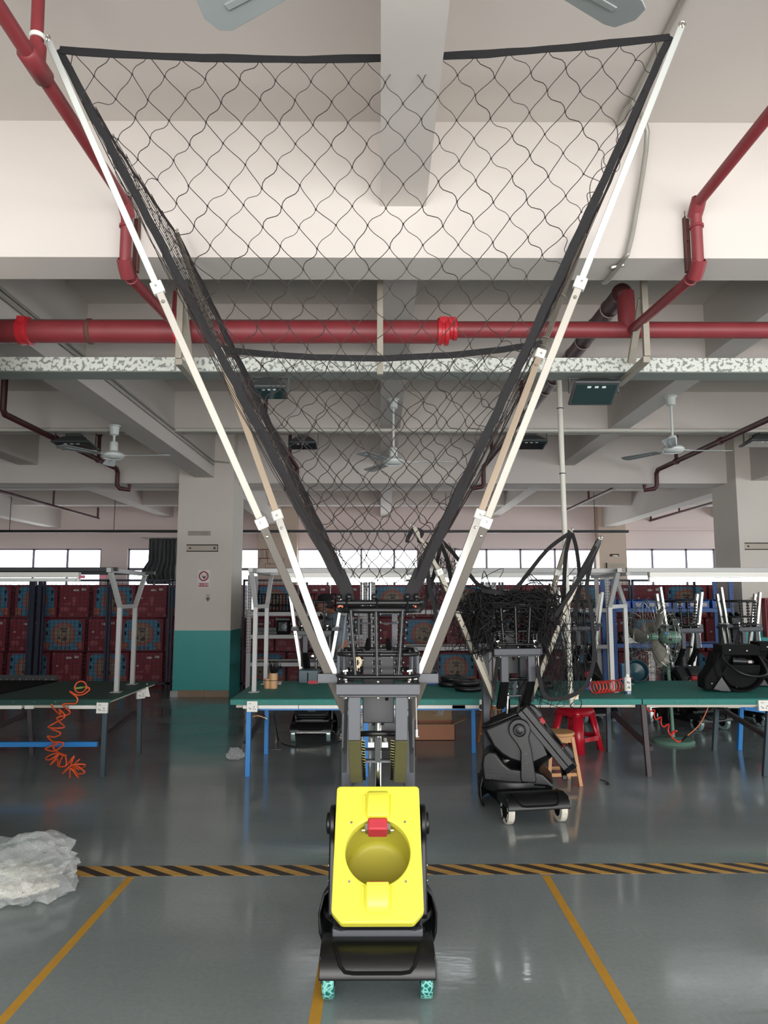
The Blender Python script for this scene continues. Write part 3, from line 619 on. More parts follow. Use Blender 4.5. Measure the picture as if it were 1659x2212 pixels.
    # --- ball cage
    if cage:
        def ring(z, hx, hy, r, cr=0.07): return MB().tube(rrect(hx, hy, cr, 5, z), r, 8, True)
        ring(1.308, 0.2, 0.2, 0.011).build('lower_ring', M_black, t, smooth=60); ring(1.415, 0.2, 0.19, 0.011).build('middle_ring', M_black, t, smooth=60)
        ring(1.632, 0.2, 0.2, 0.016, 0.12).build('upper_ring', M_black, t, smooth=60)
        for x0, x1, y0, y1 in ((-0.135, -0.11, -0.20, -0.195), (-0.01, -0.004, -0.205, -0.2), (0.122, 0.1, -0.20, -0.195)):
            m = MB(); m.cyl((x0, y0, 1.632), (x1, y1, 1.308), 0.0085, n=10); m.build('cage_rod', M_dsteel, t, smooth=40)
            rb = MB(); bo = MB()
            for k in range(8):
                q = lerp((x0, y0 - 0.004, 1.612), (x1, y1 - 0.004, 1.325), k / 7.3)
                for sx in (-1, 1): rb.cyl(q + Vector((sx * 0.011, 0.006, 0)), q + Vector((sx * 0.018, 0.006, 0)), 0.013, n=8); bo.sphere(q + Vector((sx * 0.021, 0.004, 0)), 0.0045, 6, 4)
            rb.build('roller_row', M_blackm, t, kind='stuff'); bo.build('roller_bolt_row', M_bolt, t, kind='stuff')
        m = MB()
        for sx in (-1, 1):
            for y in (-0.13, 0.12): m.cyl((sx * 0.198, y, 1.308), (sx * 0.198, y, 1.415), 0.009, n=8); m.cyl((sx * 0.17, y, 1.308), (sx * 0.17, y, 1.415), 0.007, n=8)
        m.build('cage_post', M_steel, t)
        m = MB()
        for x in (-0.15, 0.09): m.bar((x, 0.19, 1.30), (x, 0.19, 1.63), 0.03, 0.008, (0, 1, 0))
        m.bar((-0.19, 0.1, 1.415), (-0.17, 0.12, 1.63), 0.028, 0.01, (1, 0, 0)); m.cyl((-0.11, 0.15, 1.555), (0.11, 0.15, 1.555), 0.004, n=6); m.cyl((-0.105, 0.14, 1.63), (-0.105, 0.14, 1.42), 0.005, n=6); m.build('rear_slat', M_steel, t)
        m = MB()
        for x, y in ((-0.16, -0.19), (0.155, -0.19)): m.cyl((x, y, 1.30), (x, y, 1.335), 0.005, n=6); m.bar((x - 0.012, y, 1.334), (x + 0.012, y, 1.338), 0.004, 0.007); m.cyl((x, y, 1.29), (x, y, 1.30), 0.009, n=6)
        m.build('wing_nut', M_bolt, t)
        m = MB()
        for sx in (-1, 1): m.bar((sx * 0.06, 0.04, 1.42), (sx * 0.05, 0.10, 1.46), 0.02, 0.05); 
        m.build('sensor_block', M_blackm, t, bevel=0.004)
    # --- telescopic poles
    for p in poles or []:
        names = ('pole_outer_tube', 'pole_middle_tube', 'pole_inner_tube'); pts = [Vector(q) for q in p['pts']]; parent = None
        for i in range(len(pts) - 1):
            w = 0.042 - 0.0055 * i; m = MB(); m.bar(pts[i], pts[i + 1], w, w, p.get('up', (0, -1, 0.3)), e0=0.0, e1=0.03 if i < len(pts) - 2 else 0)
            o = m.build(names[i], p.get('mats', [p.get('mat', M_alu)] * 3)[i], t, bevel=0.003)
            if i < len(pts) - 2:
                d = (pts[i + 1] - pts[i]).normalized(); m = MB(); m.bar(pts[i + 1] - d * 0.028, pts[i + 1] + d * 0.028, 0.056, 0.056, p.get('up', (0, -1, 0.3))); m.build('pole_joint', M_whitep, o, bevel=0.006)
                m = MB(); m.sphere(pts[i + 1] + Vector((0, -0.03, 0)), 0.006, 8, 5); m.sphere(pts[i + 1] - d * 0.075 + Vector((0, -0.022, 0)), 0.009, 8, 5); m.build('joint_bolt', M_bolt, o)
        if p.get('hook', True):
            d = (pts[-1] - pts[-2]).normalized(); e = pts[-1]; m = MB(); m.ring(e + d * 0.02, 0.014, 0.004, (0, 1, 0), 14, 6); m.cyl(e - d * 0.01, e + d * 0.012, 0.006, n=8); m.ring(e + d * 0.005 + Vector((0, -0.012, 0)), 0.012, 0.004, (1, 0, 0), 12, 6); m.build('snap_hook', M_bolt, t, smooth=50)
    return t

# ---- the machine in the foreground
L1 = Vector((-0.012, 3.85, 0))
def loc1(u, v, Y): return at(u, v, Y) - L1
def linept(a, b, z): t = (z - a.z) / (b.z - a.z); return lerp(a, b, t)
P1 = []
def pole_from(bu, bv, bY, tu, tv, tY, joints, ztail, m):
    b = loc1(bu, bv, bY); tp = loc1(tu, tv, tY); pts = [linept(b, tp, ztail)]
    for u, v in joints:                                # joints: on the line, at the height where the line crosses image row v
        best = min((lerp(b, tp, k / 400) for k in range(401)), key=lambda q: abs((el(v) * (q.y + L1.y) + CAM_H) - q.z)); pts.append(best)
    pts.append(tp); return dict(pts=pts, mats=m)
M_p1 = mat('tube_reflect_dark', '#56514a', 0.55, 0.15, var=0.06); M_p2 = mat('tube_reflect_mid', '#98948b', 0.45, 0.35, var=0.06); M_p3 = mat('tube_reflect_beige', '#ad9c88', 0.45, 0.35, var=0.06); M_p4 = mat('tube_reflect_dim', '#5c574e', 0.5, 0.3, var=0.06)  # all aluminium; tones imitate what each pole segment reflects
M_p5 = mat('tube_reflect_bright', '#c6cac5', 0.42, 0.35, var=0.05); PF_ = [M_p1, M_p2, M_p5]; PR_ = [M_alu, M_p3, M_p4]  # bright reflection painted into the inner tubes of the front poles
FL = pole_from(702, 1440, 3.76, 106, 92, 3.05, [(557, 1130), (330, 625)], 1.12, PF_)
FR = pole_from(927, 1440, 3.76, 1470, 62, 3.05, [(1062, 1128), (1262, 612)], 1.0, PF_)
RL = pole_from(716, 1440, 3.84, 382, 505, 4.08, [(598, 1115), (465, 765)], 1.1, PR_)
RR = pole_from(913, 1440, 3.84, 1263, 510, 4.08, [(1038, 1113), (1165, 765)], 1.1, PR_)
def crackle(name, c1, c2, sc):
    m = mat(name, c1, 0.3, var=0); nt = m.node_tree; tc = N(m, 'ShaderNodeTexCoord'); v = N(m, 'ShaderNodeTexVoronoi'); v.feature = 'DISTANCE_TO_EDGE'; v.inputs['Scale'].default_value = sc
    nt.links.new(tc.outputs['Object'], v.inputs['Vector']); r = N(m, 'ShaderNodeValToRGB'); r.color_ramp.elements[0].position = 0.02; r.color_ramp.elements[1].position = 0.16
    r.color_ramp.elements[0].color = (*lin(c2), 1); r.color_ramp.elements[1].color = (*lin(c1), 1); nt.links.new(v.outputs['Distance'], r.inputs[0]); nt.links.new(r.outputs[0], bsdf(m).inputs['Base Color']); return m
M_wteal = crackle('wheel_teal_film', '#145e5a', '#7fc0b4', 45)
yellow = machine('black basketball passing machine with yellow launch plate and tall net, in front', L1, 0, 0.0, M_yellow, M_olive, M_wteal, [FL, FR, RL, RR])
# ---- net funnel of the foreground machine (parts of that machine)
def quad(A, B, C, D, s, t): return lerp(lerp(A, B, s), lerp(D, C, s), t)
def net_panel(name, TL, TR, BR, BL, cw, chh, sag=0.0, jit=0.012, r=0.0021, knots=True, amp=0.17, seed=1, bow=0.0, lofs=0.03):
    rnd = random.Random(seed); TL, TR, BR, BL = map(Vector, (TL, TR, BR, BL))
    H_ = ((BL + BR) / 2 - (TL + TR) / 2).length; W0 = (TR - TL).length; W1 = (BR - BL).length; cx = Vector((0, 0, 0))
    rows = int(H_ / chh); nrm = (TR - TL).cross(BL - TL).normalized(); kn = {}
    def P(p, q):                         # p metres from the centre line, q metres down
        t = q / H_; w = W0 + (W1 - W0) * t; s = 0.5 + p / w
        pt = quad(TL, TR, BR, BL, s, t); b = 4 * s * (1 - s)
        return pt + Vector((0, 0, -sag * b * (1 - t))) + nrm * (bow * b * math.sin(pi * min(1, t + 0.15)))
    cols = int(W0 / cw / 2) + 2; m = MB(); k_ = MB()
    for j in range(rows + 1):
        q = j * chh; t = q / H_; w = W0 + (W1 - W0) * t; f = 1.0 - 0.34 * max(0, (t - 0.35)) 
        for i in range(-cols, cols + 1):
            p = (i + 0.5 * (j % 2)) * cw * f
            if abs(p) < w / 2 - lofs: kn[(i, j)] = (p + rnd.uniform(-jit, jit), q + rnd.uniform(-jit, jit) + 0.001)
    def seg(a, b, bend):
        d = (b[0] - a[0], b[1] - a[1]); pts = []
        for k in range(7):
            u = k / 6; o = bend * math.sin(2 * pi * u) * 0.5
            pts.append(P(a[0] + d[0] * u - d[1] * o, min(max(a[1] + d[1] * u + d[0] * o, 0), H_)))
        m.tube(pts, r, 4)
    for (i, j), a in kn.items():
        if knots and 0 < j: k_.sphere(P(*a), r * 2.6, 5, 4)
        for di, s in ((0, -1), (1, 1)):
            i2 = i + (di if j % 2 else di - 1); b = kn.get((i2, j + 1))
            if b: k2 = (1.0 if (a[0] > 0) == (di == 1) else 0.22) if abs(a[0]) > 0.2 else 0.6; seg(a, b, amp * k2 * rnd.uniform(0.3, 1.1) * (1 if di == 1 else -1))
            elif j < rows:               # tie to the side webbing with a slack loop
                tq = min(a[1] + chh * rnd.uniform(0.5, 1.0), H_); w = W0 + (W1 - W0) * tq / H_; sg = -1 if di == 0 else 1
                if sg * a[0] > 0: seg(a, (sg * (w / 2 - 0.005), tq), amp * 1.5 * rnd.uniform(-1, 1))
            up = kn.get((i2, j - 1))
            if j > 0 and not up:
                tq = max(a[1] - chh * rnd.uniform(0.6, 1.0), 0); w = W0 + (W1 - W0) * tq / H_; sg = -1 if di == 0 else 1
                if sg * a[0] > 0: seg(a, (sg * (w / 2 - 0.005), tq), amp * rnd.uniform(-1, 1))
    o = m.build(name, M_net, yellow, kind='stuff')
    if knots: k_.build('net_knot', M_net, o, kind='stuff')
    return P
tFL = FL['pts'][-1] + Vector((0.055, 0.0, -0.055)); tFR = FR['pts'][-1] + Vector((-0.06, 0, -0.03))
cFL = loc1(128, 108, 3.06); cFR = loc1(1447, 80, 3.06)
bl = Vector((-0.155, -0.16, 1.70)); br = Vector((0.168, -0.16, 1.70)); bl2 = Vector((-0.15, 0.16, 1.72)); br2 = Vector((0.16, 0.16, 1.72))
cRL = loc1(478, 754, 4.0); cRR = loc1(1172, 742, 4.0); tRL = RL['pts'][-1]; tRR = RR['pts'][-1]
PF = net_panel('front_net', cFL, cFR, br, bl, 0.165, 0.094, sag=0.075, seed=3, amp=0.2)
PB = net_panel('rear_net', cRL, cRR, br2, bl2, 0.15, 0.082, sag=0.07, seed=5, amp=0.2)
net_panel('left_side_net', cFL, tRL, bl2, bl, 0.13, 0.11, seed=8, amp=0.3, lofs=0.0)
net_panel('right_side_net', cFR, tRR, br2, br, 0.13, 0.11, seed=9, amp=0.3, lofs=0.0)
def band(name, pts, w, nrm=(0, -1, 0), t=0.004):
    o = MB().strip(pts, w, t, nrm).build(name, M_band, yellow, smooth=60); return o
def edge(a, b, n=24, wob=0.006, sagv=0.0, seed=0):
    rn = random.Random(seed); return [lerp(a, b, i / n) + Vector((rn.uniform(-wob, wob), 0, rn.uniform(-wob, wob) - sagv * 4 * (i / n) * (1 - i / n))) for i in range(n + 1)]
band('top_band', edge(cFL, cFR, 30, 0.002, 0.075), [0.036 + 0.004 * sin(i) for i in range(31)])
band('rear_top_band', edge(cRL, cRR, 24, 0.002, 0.07), 0.036)
def corner(a, b, seed, pull):
    p = edge(a, b, 34, 0.004, 0, seed); return [q + Vector((pull * sin(pi * i / 34), 0, 0)) for i, q in enumerate(p)]
band('corner_band', corner(cFL, bl, 1, -0.0), [0.034 + 0.012 * i / 34 for i in range(35)])
band('corner_band', corner(cFR, br, 2, 0.0), [0.034 + 0.012 * i / 34 for i in range(35)])
band('corner_band', corner(lerp(tRL, cRL, 0.0), bl2, 3, 0.0), [0.028 + 0.014 * i / 34 for i in range(35)])
band('corner_band', corner(lerp(tRR, cRR, 0.0), br2, 4, 0.0), [0.028 + 0.014 * i / 34 for i in range(35)])
band('side_top_band', edge(cFL, tRL, 14, 0.003, 0.03, 5), 0.02, (1, 0, 0)); band('side_top_band', edge(cFR, tRR, 14, 0.003, 0.03, 6), 0.02, (1, 0, 0))
# gathered webbing at the foot of the net, tied on to the cage bar
for (a, b, sd) in ((bl, Vector((-0.15, -0.16, 1.665)), 1), (br, Vector((0.155, -0.16, 1.665)), 2)):
    sg = -1 if a.x < 0 else 1; m = MB()
    m.strip([a + Vector((sg * 0.035, 0, 0.13)), a + Vector((sg * 0.01, -0.015, 0.05)), b + Vector((0, -0.02, 0.02)), b], [0.045, 0.06, 0.065, 0.05], 0.02)
    m.build('net_tie', M_band, yellow, smooth=60)
# loose dangling cords along the corner bands
for sd, (a, b) in enumerate(((cFL, bl), (cFR, br), (cRL, bl2), (cRR, br2))):
    rn = random.Random(20 + sd); m = MB(); sg = -1 if a.x < 0 else 1
    for k in range(26):
        t0 = rn.uniform(0.12, 0.86); t1 = min(0.96, t0 + rn.uniform(0.03, 0.12)); p0 = lerp(a, b, t0); p1 = lerp(a, b, t1); out = Vector((-sg * rn.uniform(-0.035, 0.05), rn.uniform(-0.03, 0.05), rn.uniform(-0.02, 0.03)))
        m.tube(smooth_path([p0, lerp(p0, p1, 0.35) + out, lerp(p0, p1, 0.7) + out * rn.uniform(0.3, 1.2), p1], 4), 0.0019, 4)
    for k in range(9):
        off = Vector((sg * rn.uniform(-0.005, 0.04), rn.uniform(0.0, 0.08), 0)); m.tube([lerp(a, b, t / 16) + off * (0.3 + sin(pi * t / 16)) + Vector((rn.uniform(-.006, .006), 0, rn.uniform(-.006, .006))) for t in range(17)], 0.002, 4)
    m.build('loose_cords', M_net, yellow, kind='stuff')
# cage top bar with ball knobs
m = MB(); m.cyl((-0.205, -0.2, 1.668), (0.205, -0.2, 1.668), 0.014, n=14); m.tube(rrect(0.2, 0.19, 0.1, 5, 1.668), 0.013, 8, True); m.build('net_bar', M_black, yellow, smooth=50)
m = MB()
for x in (-0.195, -0.145, -0.02, 0.145, 0.19): m.sphere((x, -0.2, 1.698), 0.016, 12, 8); m.cyl((x, -0.2, 1.67), (x, -0.2, 1.69), 0.008, n=8)
m.sphere((0.212, -0.2, 1.672), 0.015, 12, 8); m.build('ball_knob', M_black, yellow, smooth=60)
m = MB()
for x in (-0.15, 0.0, 0.15): m.ring((x - 0.005, -0.2, 1.668), 0.017, 0.005, (1, 0, 0), 16, 6); m.cyl((x - 0.005, -0.2, 1.63), (x - 0.005, -0.2, 1.655), 0.008, n=8)
m.build('bar_clamp', M_blackm, yellow)
m = MB()
for x in (-0.195, -0.178, 0.185): m.cyl((x, -0.195, 1.645), (x, -0.195, 1.655), 0.005, n=8)
m.build('orange_cap', M_orange, yellow)
m = MB(); m.prism([(-0.112, 1.42), (-0.085, 1.39), (-0.08, 1.37), (-0.1, 1.325), (-0.125, 1.345), (-0.12, 1.395)], 'y', -0.12, -0.117); m.build('paper_tag', mat('paper_tag_cream', '#d9c9a8', 0.7, var=0.03), yellow)
# pole rings that carry the side net
m = MB()
for p, vs_ in ((RL, (655, 740, 763)), (RR, (640, 732, 750))):
    for v in vs_:
        a, b = p['pts'][1], p['pts'][-1]; q = min((lerp(a, b, k / 300) for k in range(301)), key=lambda s: abs(el(v) * (s.y + L1.y) + CAM_H - s.z)); m.ring(q, 0.027, 0.003, (b - a), 18, 6)
m.build('pole_ring', M_bolt, yellow)
# ------------------------------------------------------------------ overhead: pipes, tray, fans, flood lights, conduits
def pipe_part(par, name, mt, pts, r, n=14): return MB().tube(pts, r, n).build(name, mt, par, smooth=50, world=True)
YP = 5.33; zP = Z(717, YP)
# main red pipe
t = thing('red_main_pipe', 'thick red fire main crossing the hall under the ceiling', 'pipe', (0, YP, zP))
r1, r2 = 0.088, 0.062
xj = X(962, YP)
zP2 = Z(712, YP)
pipe_part(t, 'large_pipe', M_redpipe, [(XL + 0.3, YP, zP), (xj, YP, zP)], r1, 24); pipe_part(t, 'small_pipe', M_redpipe, [(xj, YP, zP2), (XR - 0.3, YP, zP2)], r2, 20)
M_dust = mat('settled_dust', '#6b5d52', 0.9, var=0.2)
m = MB()
for (x0, x1, zz, rr) in ((XL + 0.3, xj, zP, r1), (xj, XR - 0.3, zP2, r2)):
    m.lathe([(rr + 0.001, 0), (rr + 0.001, x1 - x0)], (x0, YP, zz), (1, 0, 0), 12, R(-150), R(-45))
m.build('dust_layer', M_dust, t, smooth=60, world=True)
for u, rr, zz in ((962, r1, zP), (981, r2 + 0.005, zP2), (22, r1, zP), (372, r1, zP)):
    x = X(u, YP); m = MB(); m.lathe([(rr, -0.045), (rr + 0.016, -0.04), (rr + 0.016, -0.015), (rr + 0.006, -0.01), (rr + 0.006, 0.01), (rr + 0.016, 0.015), (rr + 0.016, 0.04), (rr, 0.045)], (x, YP, zz), (1, 0, 0), 24)
    c = m.build('coupling', M_bright, t, smooth=30, world=True)
    m = MB(); m.cbox((x, YP - rr * 0.72, zz + rr * 0.72), (0.06, 0.05, 0.05)); m.cyl((x - 0.035, YP - rr * 0.75, zz + rr * 0.72), (x + 0.035, YP - rr * 0.75, zz + rr * 0.72), 0.012, n=8); m.build('coupling_bolt', M_bright, c, world=True)
m = MB(); m.lathe([(r1, -0.02), (r1 + 0.008, -0.012), (r1 + 0.008, 0.012), (r1, 0.02)], (X(168, YP), YP, zP), (1, 0, 0), 24); m.build('weld_band', M_rust, t, smooth=40, world=True)
# hangers: front post, arm going back, diagonal brace
def hanger(u, vt, vb, label, brace):
    a = at(u, vb, 5.05); x, z = a.x, a.z; tt = thing('pipe_hanger', label, 'bracket', (x, 5.05, z))
    MB().box(x - 0.022, x + 0.022, 5.03, 5.07, z, CE).build('post', M_hang, tt, bevel=0.003, world=True)
    if brace:
        MB().bar((x, 5.05, z - 0.02), (x, 5.66, z - 0.02), 0.05, 0.045).build('arm', M_hang, tt, bevel=0.003, world=True)
        MB().bar((x + (0.01 if u < 800 else -0.01), 5.075, z + 0.44), (x, 5.38, z + 0.06), 0.05, 0.03).build('brace', M_hang, tt, bevel=0.003, world=True)
    return tt
hanger(386, None, 775, 'beige channel hanger at the left end of the net', True); hanger(821, None, 810, 'beige channel post hanging down behind the middle of the net', False); hanger(1397, None, 770, 'beige channel hanger with long arm on the right of the net', True)
# speckled cable tray
yt = 5.46; z1, z0 = Z(772, yt), Z(803, yt)
t = thing('cable_tray', 'speckled grey cable tray crossing below the red main pipe', 'cable tray', (0, yt, z0))
MB().box(XL + 0.2, XR - 0.2, yt, yt + 0.012, z0, z1).build('front_face', M_speck, t, bevel=0.002, world=True)
m = MB(); m.box(XL + 0.2, XR - 0.2, yt, yt + 0.2, z0 - 0.004, z0 + 0.004); m.build('tray_bottom', mat('tray_underside', '#7b827d', 0.6, var=0.12), t, world=True)
MB().box(XL + 0.2, XR - 0.2, yt + 0.19, yt + 0.2, z0, z1).build('tray_back', M_speck, t, world=True)
m = MB()
for x in (-9, -8, 9.2, 10.5): m.box(x, x + 0.04, yt + 0.05, yt + 0.15, z0 + 0.004, CE)
m.build('tray_hanger', M_hang, t, world=True)
# red branch pipes that step down in front of the near beam
yb = 4.12
def branch(u, side, label):
    a = at(u, 445, yb); x = a.x; zt, zb = a.z, Z(588, yb); tt = thing('red_branch_pipe', label, 'pipe', (x, yb, zb))
    e = 0.07; pipe_part(tt, 'upper_run', M_redpipe, [(x, -3.5, zt), (x, yb - e, zt), (x, yb - e * 0.3, zt - e * 0.3), (x, yb, zt - e), (x, yb, zb + e), (x, yb + e * .3, zb + e * .3), (x, yb + e, zb + 0.01), (x, YP - 0.05, zP - 0.0)], 0.033)
    for c, ax in (((x, yb - 0.02, zt - 0.02), (0, 1, -1)), ((x, yb + 0.02, zb + 0.03), (0, 1, -1))): MB().lathe([(0.033, -0.06), (0.042, -0.055), (0.044, 0), (0.042, 0.055), (0.033, 0.06)], c, ax, 16).build('elbow', M_redpipe, tt, smooth=50, world=True)
    m = MB()
    for c in ((x, yb - 0.001, zt - 0.13), (x, yb + 0.12, zb + 0.012)): m.lathe([(0.034, -0.01), (0.041, -0.008), (0.041, 0.008), (0.034, 0.01)], c, (0, 0, 1) if c[2] > zb + 0.2 else (0, 1, 0), 16)
    m.build('pipe_collar', M_redpipe, tt, world=True)
    return tt, x, zt
tt, x, zt = branch(275, -1, 'red branch pipe stepping down the near beam on the left')
yr = atz(75, 140, zt).y; MB().cyl((x, yr, zt), (x - 0.01, yr, CE), 0.027).build('riser', M_redpipe, tt, smooth=50, world=True)
m = MB(); m.lathe([(0.033, -0.09), (0.045, -0.08), (0.045, 0.08), (0.033, 0.09)], (x, yr, zt), (0, 1, 0), 16); m.cyl((x, yr, zt), (x, yr, zt + 0.09), 0.04); m.build('tee', M_redpipe, tt, smooth=50, world=True)
m = MB(); m.lathe([(0.028, -0.01), (0.033, -0.01), (0.033, 0.01), (0.028, 0.01)], (x, yr, zt + 0.13), (0, 0, 1), 16); m.build('white_tape', M_whitep, tt, world=True)
branch(1502, 1, 'red branch pipe stepping down the near beam on the right')
for u, lb in ((296, 'rusty angle iron on the near beam beside the left red branch pipe'), (1483, 'rusty angle iron on the near beam beside the right red branch pipe')):
    a = at(u, 470, 4.19); b = at(u, 588, 4.19); m = MB(); m.box(a.x - 0.02, a.x + 0.02, 4.2, 4.206, b.z, a.z); m.box(a.x - 0.02 if u > 800 else a.x + 0.014, a.x - 0.014 if u > 800 else a.x + 0.02, 4.17, 4.206, b.z, a.z)
    o = m.build('angle_iron', M_rust); tag(o, lb, 'bracket'); MB().cyl((a.x, 4.18, a.z - 0.14), (a.x, 4.205, a.z - 0.14), 0.012, n=6).build('anchor_bolt', M_rust, o)
    MB().cyl((a.x - 0.005, 4.203, a.z), (a.x - 0.005, 4.203, a.z + 0.05), 0.002, n=5).build('anchor_wire', M_rust, o)
# riser pipes going back from the main pipe, with drops at the second beam
def runback(u0, v0, y0, drop_u, drop_v, r, label, rings):
    a = at(u0, v0, y0); x, z = a.x, a.z; zd = Z(1052, 12.95); tt = thing('sprinkler_pipe', label, 'pipe', (x, y0, z))
    ym = 8.6
    pipe_part(tt, 'riser', M_redpipe, [(x + (0.03 if u0 > 800 else -0.03), YP, zP), (x + (0.02 if u0 > 800 else -0.02), YP, z)], r * 0.95); MB().sphere((x, y0 - 0.05, z), r * 1.12, 12, 8).build('elbow', M_brown, tt, smooth=60, world=True)
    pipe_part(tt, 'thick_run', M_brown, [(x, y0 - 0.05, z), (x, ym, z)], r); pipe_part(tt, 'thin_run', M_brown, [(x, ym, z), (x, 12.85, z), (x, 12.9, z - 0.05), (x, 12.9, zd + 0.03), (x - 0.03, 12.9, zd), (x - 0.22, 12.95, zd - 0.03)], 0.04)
    if rings:
        m = MB()
        for k in range(7): m.ring((x, y0 + 0.25 + k * 0.38, z), r + 0.003, 0.006, (0, 1, 0), 18, 5)
        m.build('cable_wrap', M_cond, tt, world=True)
    m = MB(); m.cyl((x, 9.3, z), (x, 9.3, CE - 0.003), 0.028); m.cyl((x, 11.9, z), (x, 11.9, z + 0.45), 0.028); m.build('sprinkler_drop', M_brown, tt, world=True)
runback(1338, 640, 5.4, 1040, 1010, 0.07, 'dark red sprinkler pipe running back from the right end of the main pipe', True)
runback(402, 640, 5.4, 690, 1050, 0.06, 'dark red sprinkler pipe running back behind the left side of the net', False)
def sprink(u0, v0, Y0, label, nip):
    a = at(u0, v0, Y0); x, z = a.x, a.z; zd = Z(1055, 12.9); tt = thing('sprinkler_pipe', label, 'pipe', (x, Y0, z)); s = 1 if u0 < 800 else -1
    p = [(x, Y0, CE - 0.003), (x, Y0, z + 0.05), (x, Y0 + 0.05, z)] if u0 < 800 else [(x, 7.4, z)]
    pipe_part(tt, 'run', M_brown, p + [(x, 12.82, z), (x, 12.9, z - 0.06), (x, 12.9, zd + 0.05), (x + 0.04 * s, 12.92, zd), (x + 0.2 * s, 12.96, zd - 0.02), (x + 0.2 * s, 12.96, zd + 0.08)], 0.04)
    m = MB(); m.cyl((x, 12.0, z), (x, 12.0, z + 0.42), 0.03); m.cyl((x, 12.0, z + 0.4), (x, 12.0, z + 0.46), 0.045); m.lathe([(0.04, -0.04), (0.055, -0.03), (0.055, 0.03), (0.04, 0.04)], (x, 12.0, z), (0, 1, 0), 12); m.lathe([(0.04, -0.04), (0.055, -0.03), (0.055, 0.03), (0.04, 0.04)], (x, 10.4, z), (0, 1, 0), 12); m.build('upright_sprinkler', M_brown, tt, smooth=40, world=True)
sprink(6, 893, 8.9, 'dark red sprinkler pipe passing above the left flood light', True); sprink(1659, 906, 9.1, 'dark red sprinkler pipe passing behind the right ceiling fan', True)
for us, lb in (((-20, 1056, 14.4, 215, 1118), 'thin dark red pipe with slack cable at the far left under the ceiling'), ((1345, 1046, 14.6, 1215, 1112), 'thin dark red pipe behind the white drop pipe at the far right'), ((1545, 1085, 17.5, 1463, 1106), 'thin red pipe on the back wall by the right pillar')):
    a = at(us[0], us[1], us[2]); b = Vector((a.x, 0, a.z)); f = (us[3] - 829.5) / (us[0] - 829.5) if us[0] != 829.5 else 1; y2 = min(us[2] / abs((us[3] - 822) / (us[0] - 822)), 20.6) if us[0] != 1545 else YB - 0.02
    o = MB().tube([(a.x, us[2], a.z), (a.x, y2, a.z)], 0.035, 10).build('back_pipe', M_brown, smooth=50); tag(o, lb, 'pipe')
    m = MB(); m.cyl((a.x, y2 - 0.05, a.z), (a.x, y2 - 0.05, a.z + 0.3), 0.03, n=8); m.cyl((a.x, (us[2] + y2) / 2, a.z), (a.x, (us[2] + y2) / 2, CE - 0.003), 0.025, n=8); m.build('sprinkler_drop', M_brown, o)
# conduits
def conduit(name, label, pts, r, mt=M_cond, cat='conduit'):
    return tag(MB().tube(pts, r, 8).build(name, mt, smooth=50), label, cat)
xb = -2.93
for k, zz in enumerate((Z(999, 12.7), Z(999, 12.7) - 0.055)):
    conduit('conduit', ('upper' if k == 0 else 'lower') + ' grey conduit along the side of the left long beam', [(xb + 0.02, -2, zz), (xb + 0.02, 12.6, zz)] + ([(xb + 0.25, 12.75, zz)] if k == 0 else []), 0.014)
conduit('conduit', 'white conduit crossing the hall along the underside of the third beam', [(XL + 0.2, 10.17, SB - 0.02), (XR - 0.2, 10.17, SB - 0.02)], 0.028, M_pvc)
conduit('conduit', 'thin dark conduit beside the white one under the third beam', [(XL + 0.2, 10.25, SB - 0.03), (XR - 0.2, 10.25, SB - 0.03)], 0.018, M_cond)
a = atz(1474, 2, CE - 0.02); b = atz(1413, 190, CE - 0.02); 
p = [(a.x, -2, CE - 0.02), (a.x, 3.7, CE - 0.02), (a.x - 0.01, 3.95, CE - 0.05), at(1398, 285, 4.12), at(1372, 470, 4.17), at(1357, 540, 4.17), at(1350, 556, 4.19), at(1310, 608, 4.5), at(1300, 603, 4.58)]
conduit('conduit', 'bent grey conduit running down the near beam at the right of the net', smooth_path(p, 4), 0.016)
m = MB()
for uu, vv in ((1320, 578), (1335, 575)): q = at(uu, vv, 4.3); m.cyl(q, q + Vector((0.03, 0, 0.01)), 0.014, n=8)
o = m.build('conduit_clip', M_bolt); tag(o, 'small metal clips at the lower end of the bent conduit', 'clip')
yr, zr = 18.7, Z(1148, 18.7)
t = thing('lamp_rail', 'long dark rail hung across the hall before the back wall', 'rail', (0, yr, zr))
MB().box(XL + 0.5, X(1363, yr), yr - 0.03, yr + 0.03, zr - 0.035, zr + 0.035).build('rail_bar', M_dsteel, t, world=True)
for u in (12, 240, 562, 965, 1290): MB().cyl((X(u, yr), yr, zr), (X(u, yr), yr, SB + 0.3), 0.008, n=6).build('rod', M_dsteel, t, world=True)
# white drop pipe from the tray to the bench
a = at(1203, 700, 7.08); b = at(1233, 1500, 7.02)
t = thing('drop_pipe', 'thin white pipe dropping from the cable tray down to the bench', 'pipe', (b.x, b.y, b.z))
MB().cyl(a, b, 0.028, 0.024, n=12).build('pipe', M_pvc, t, smooth=50, world=True)
m = MB()
for k in (0.24, 0.42, 0.63, 0.82, 0.93): q = lerp(a, b, k); m.ring(q, 0.029, 0.005, (b - a), 14, 5)
m.build('band', M_dsteel, t, world=True)
q = at(1235, 1515, 7.0); m = MB(); m.cyl(b, at(1235, 1522, 7.02), 0.02, n=8); m.box(q.x - 0.02, q.x + 0.06, 6.98, 7.04, q.z + 0.02, q.z + 0.06); m.build('socket_end', M_pvc, t, world=True)
m = MB(); q = at(1243, 1505, 7.0); m.cyl(q + Vector((-0.02, 0, -0.02)), q + Vector((0.02, 0, 0.03)), 0.022, n=8); m.build('yellow_plug', mat('plug_yellow', '#c39a3a', 0.4), t, world=True)
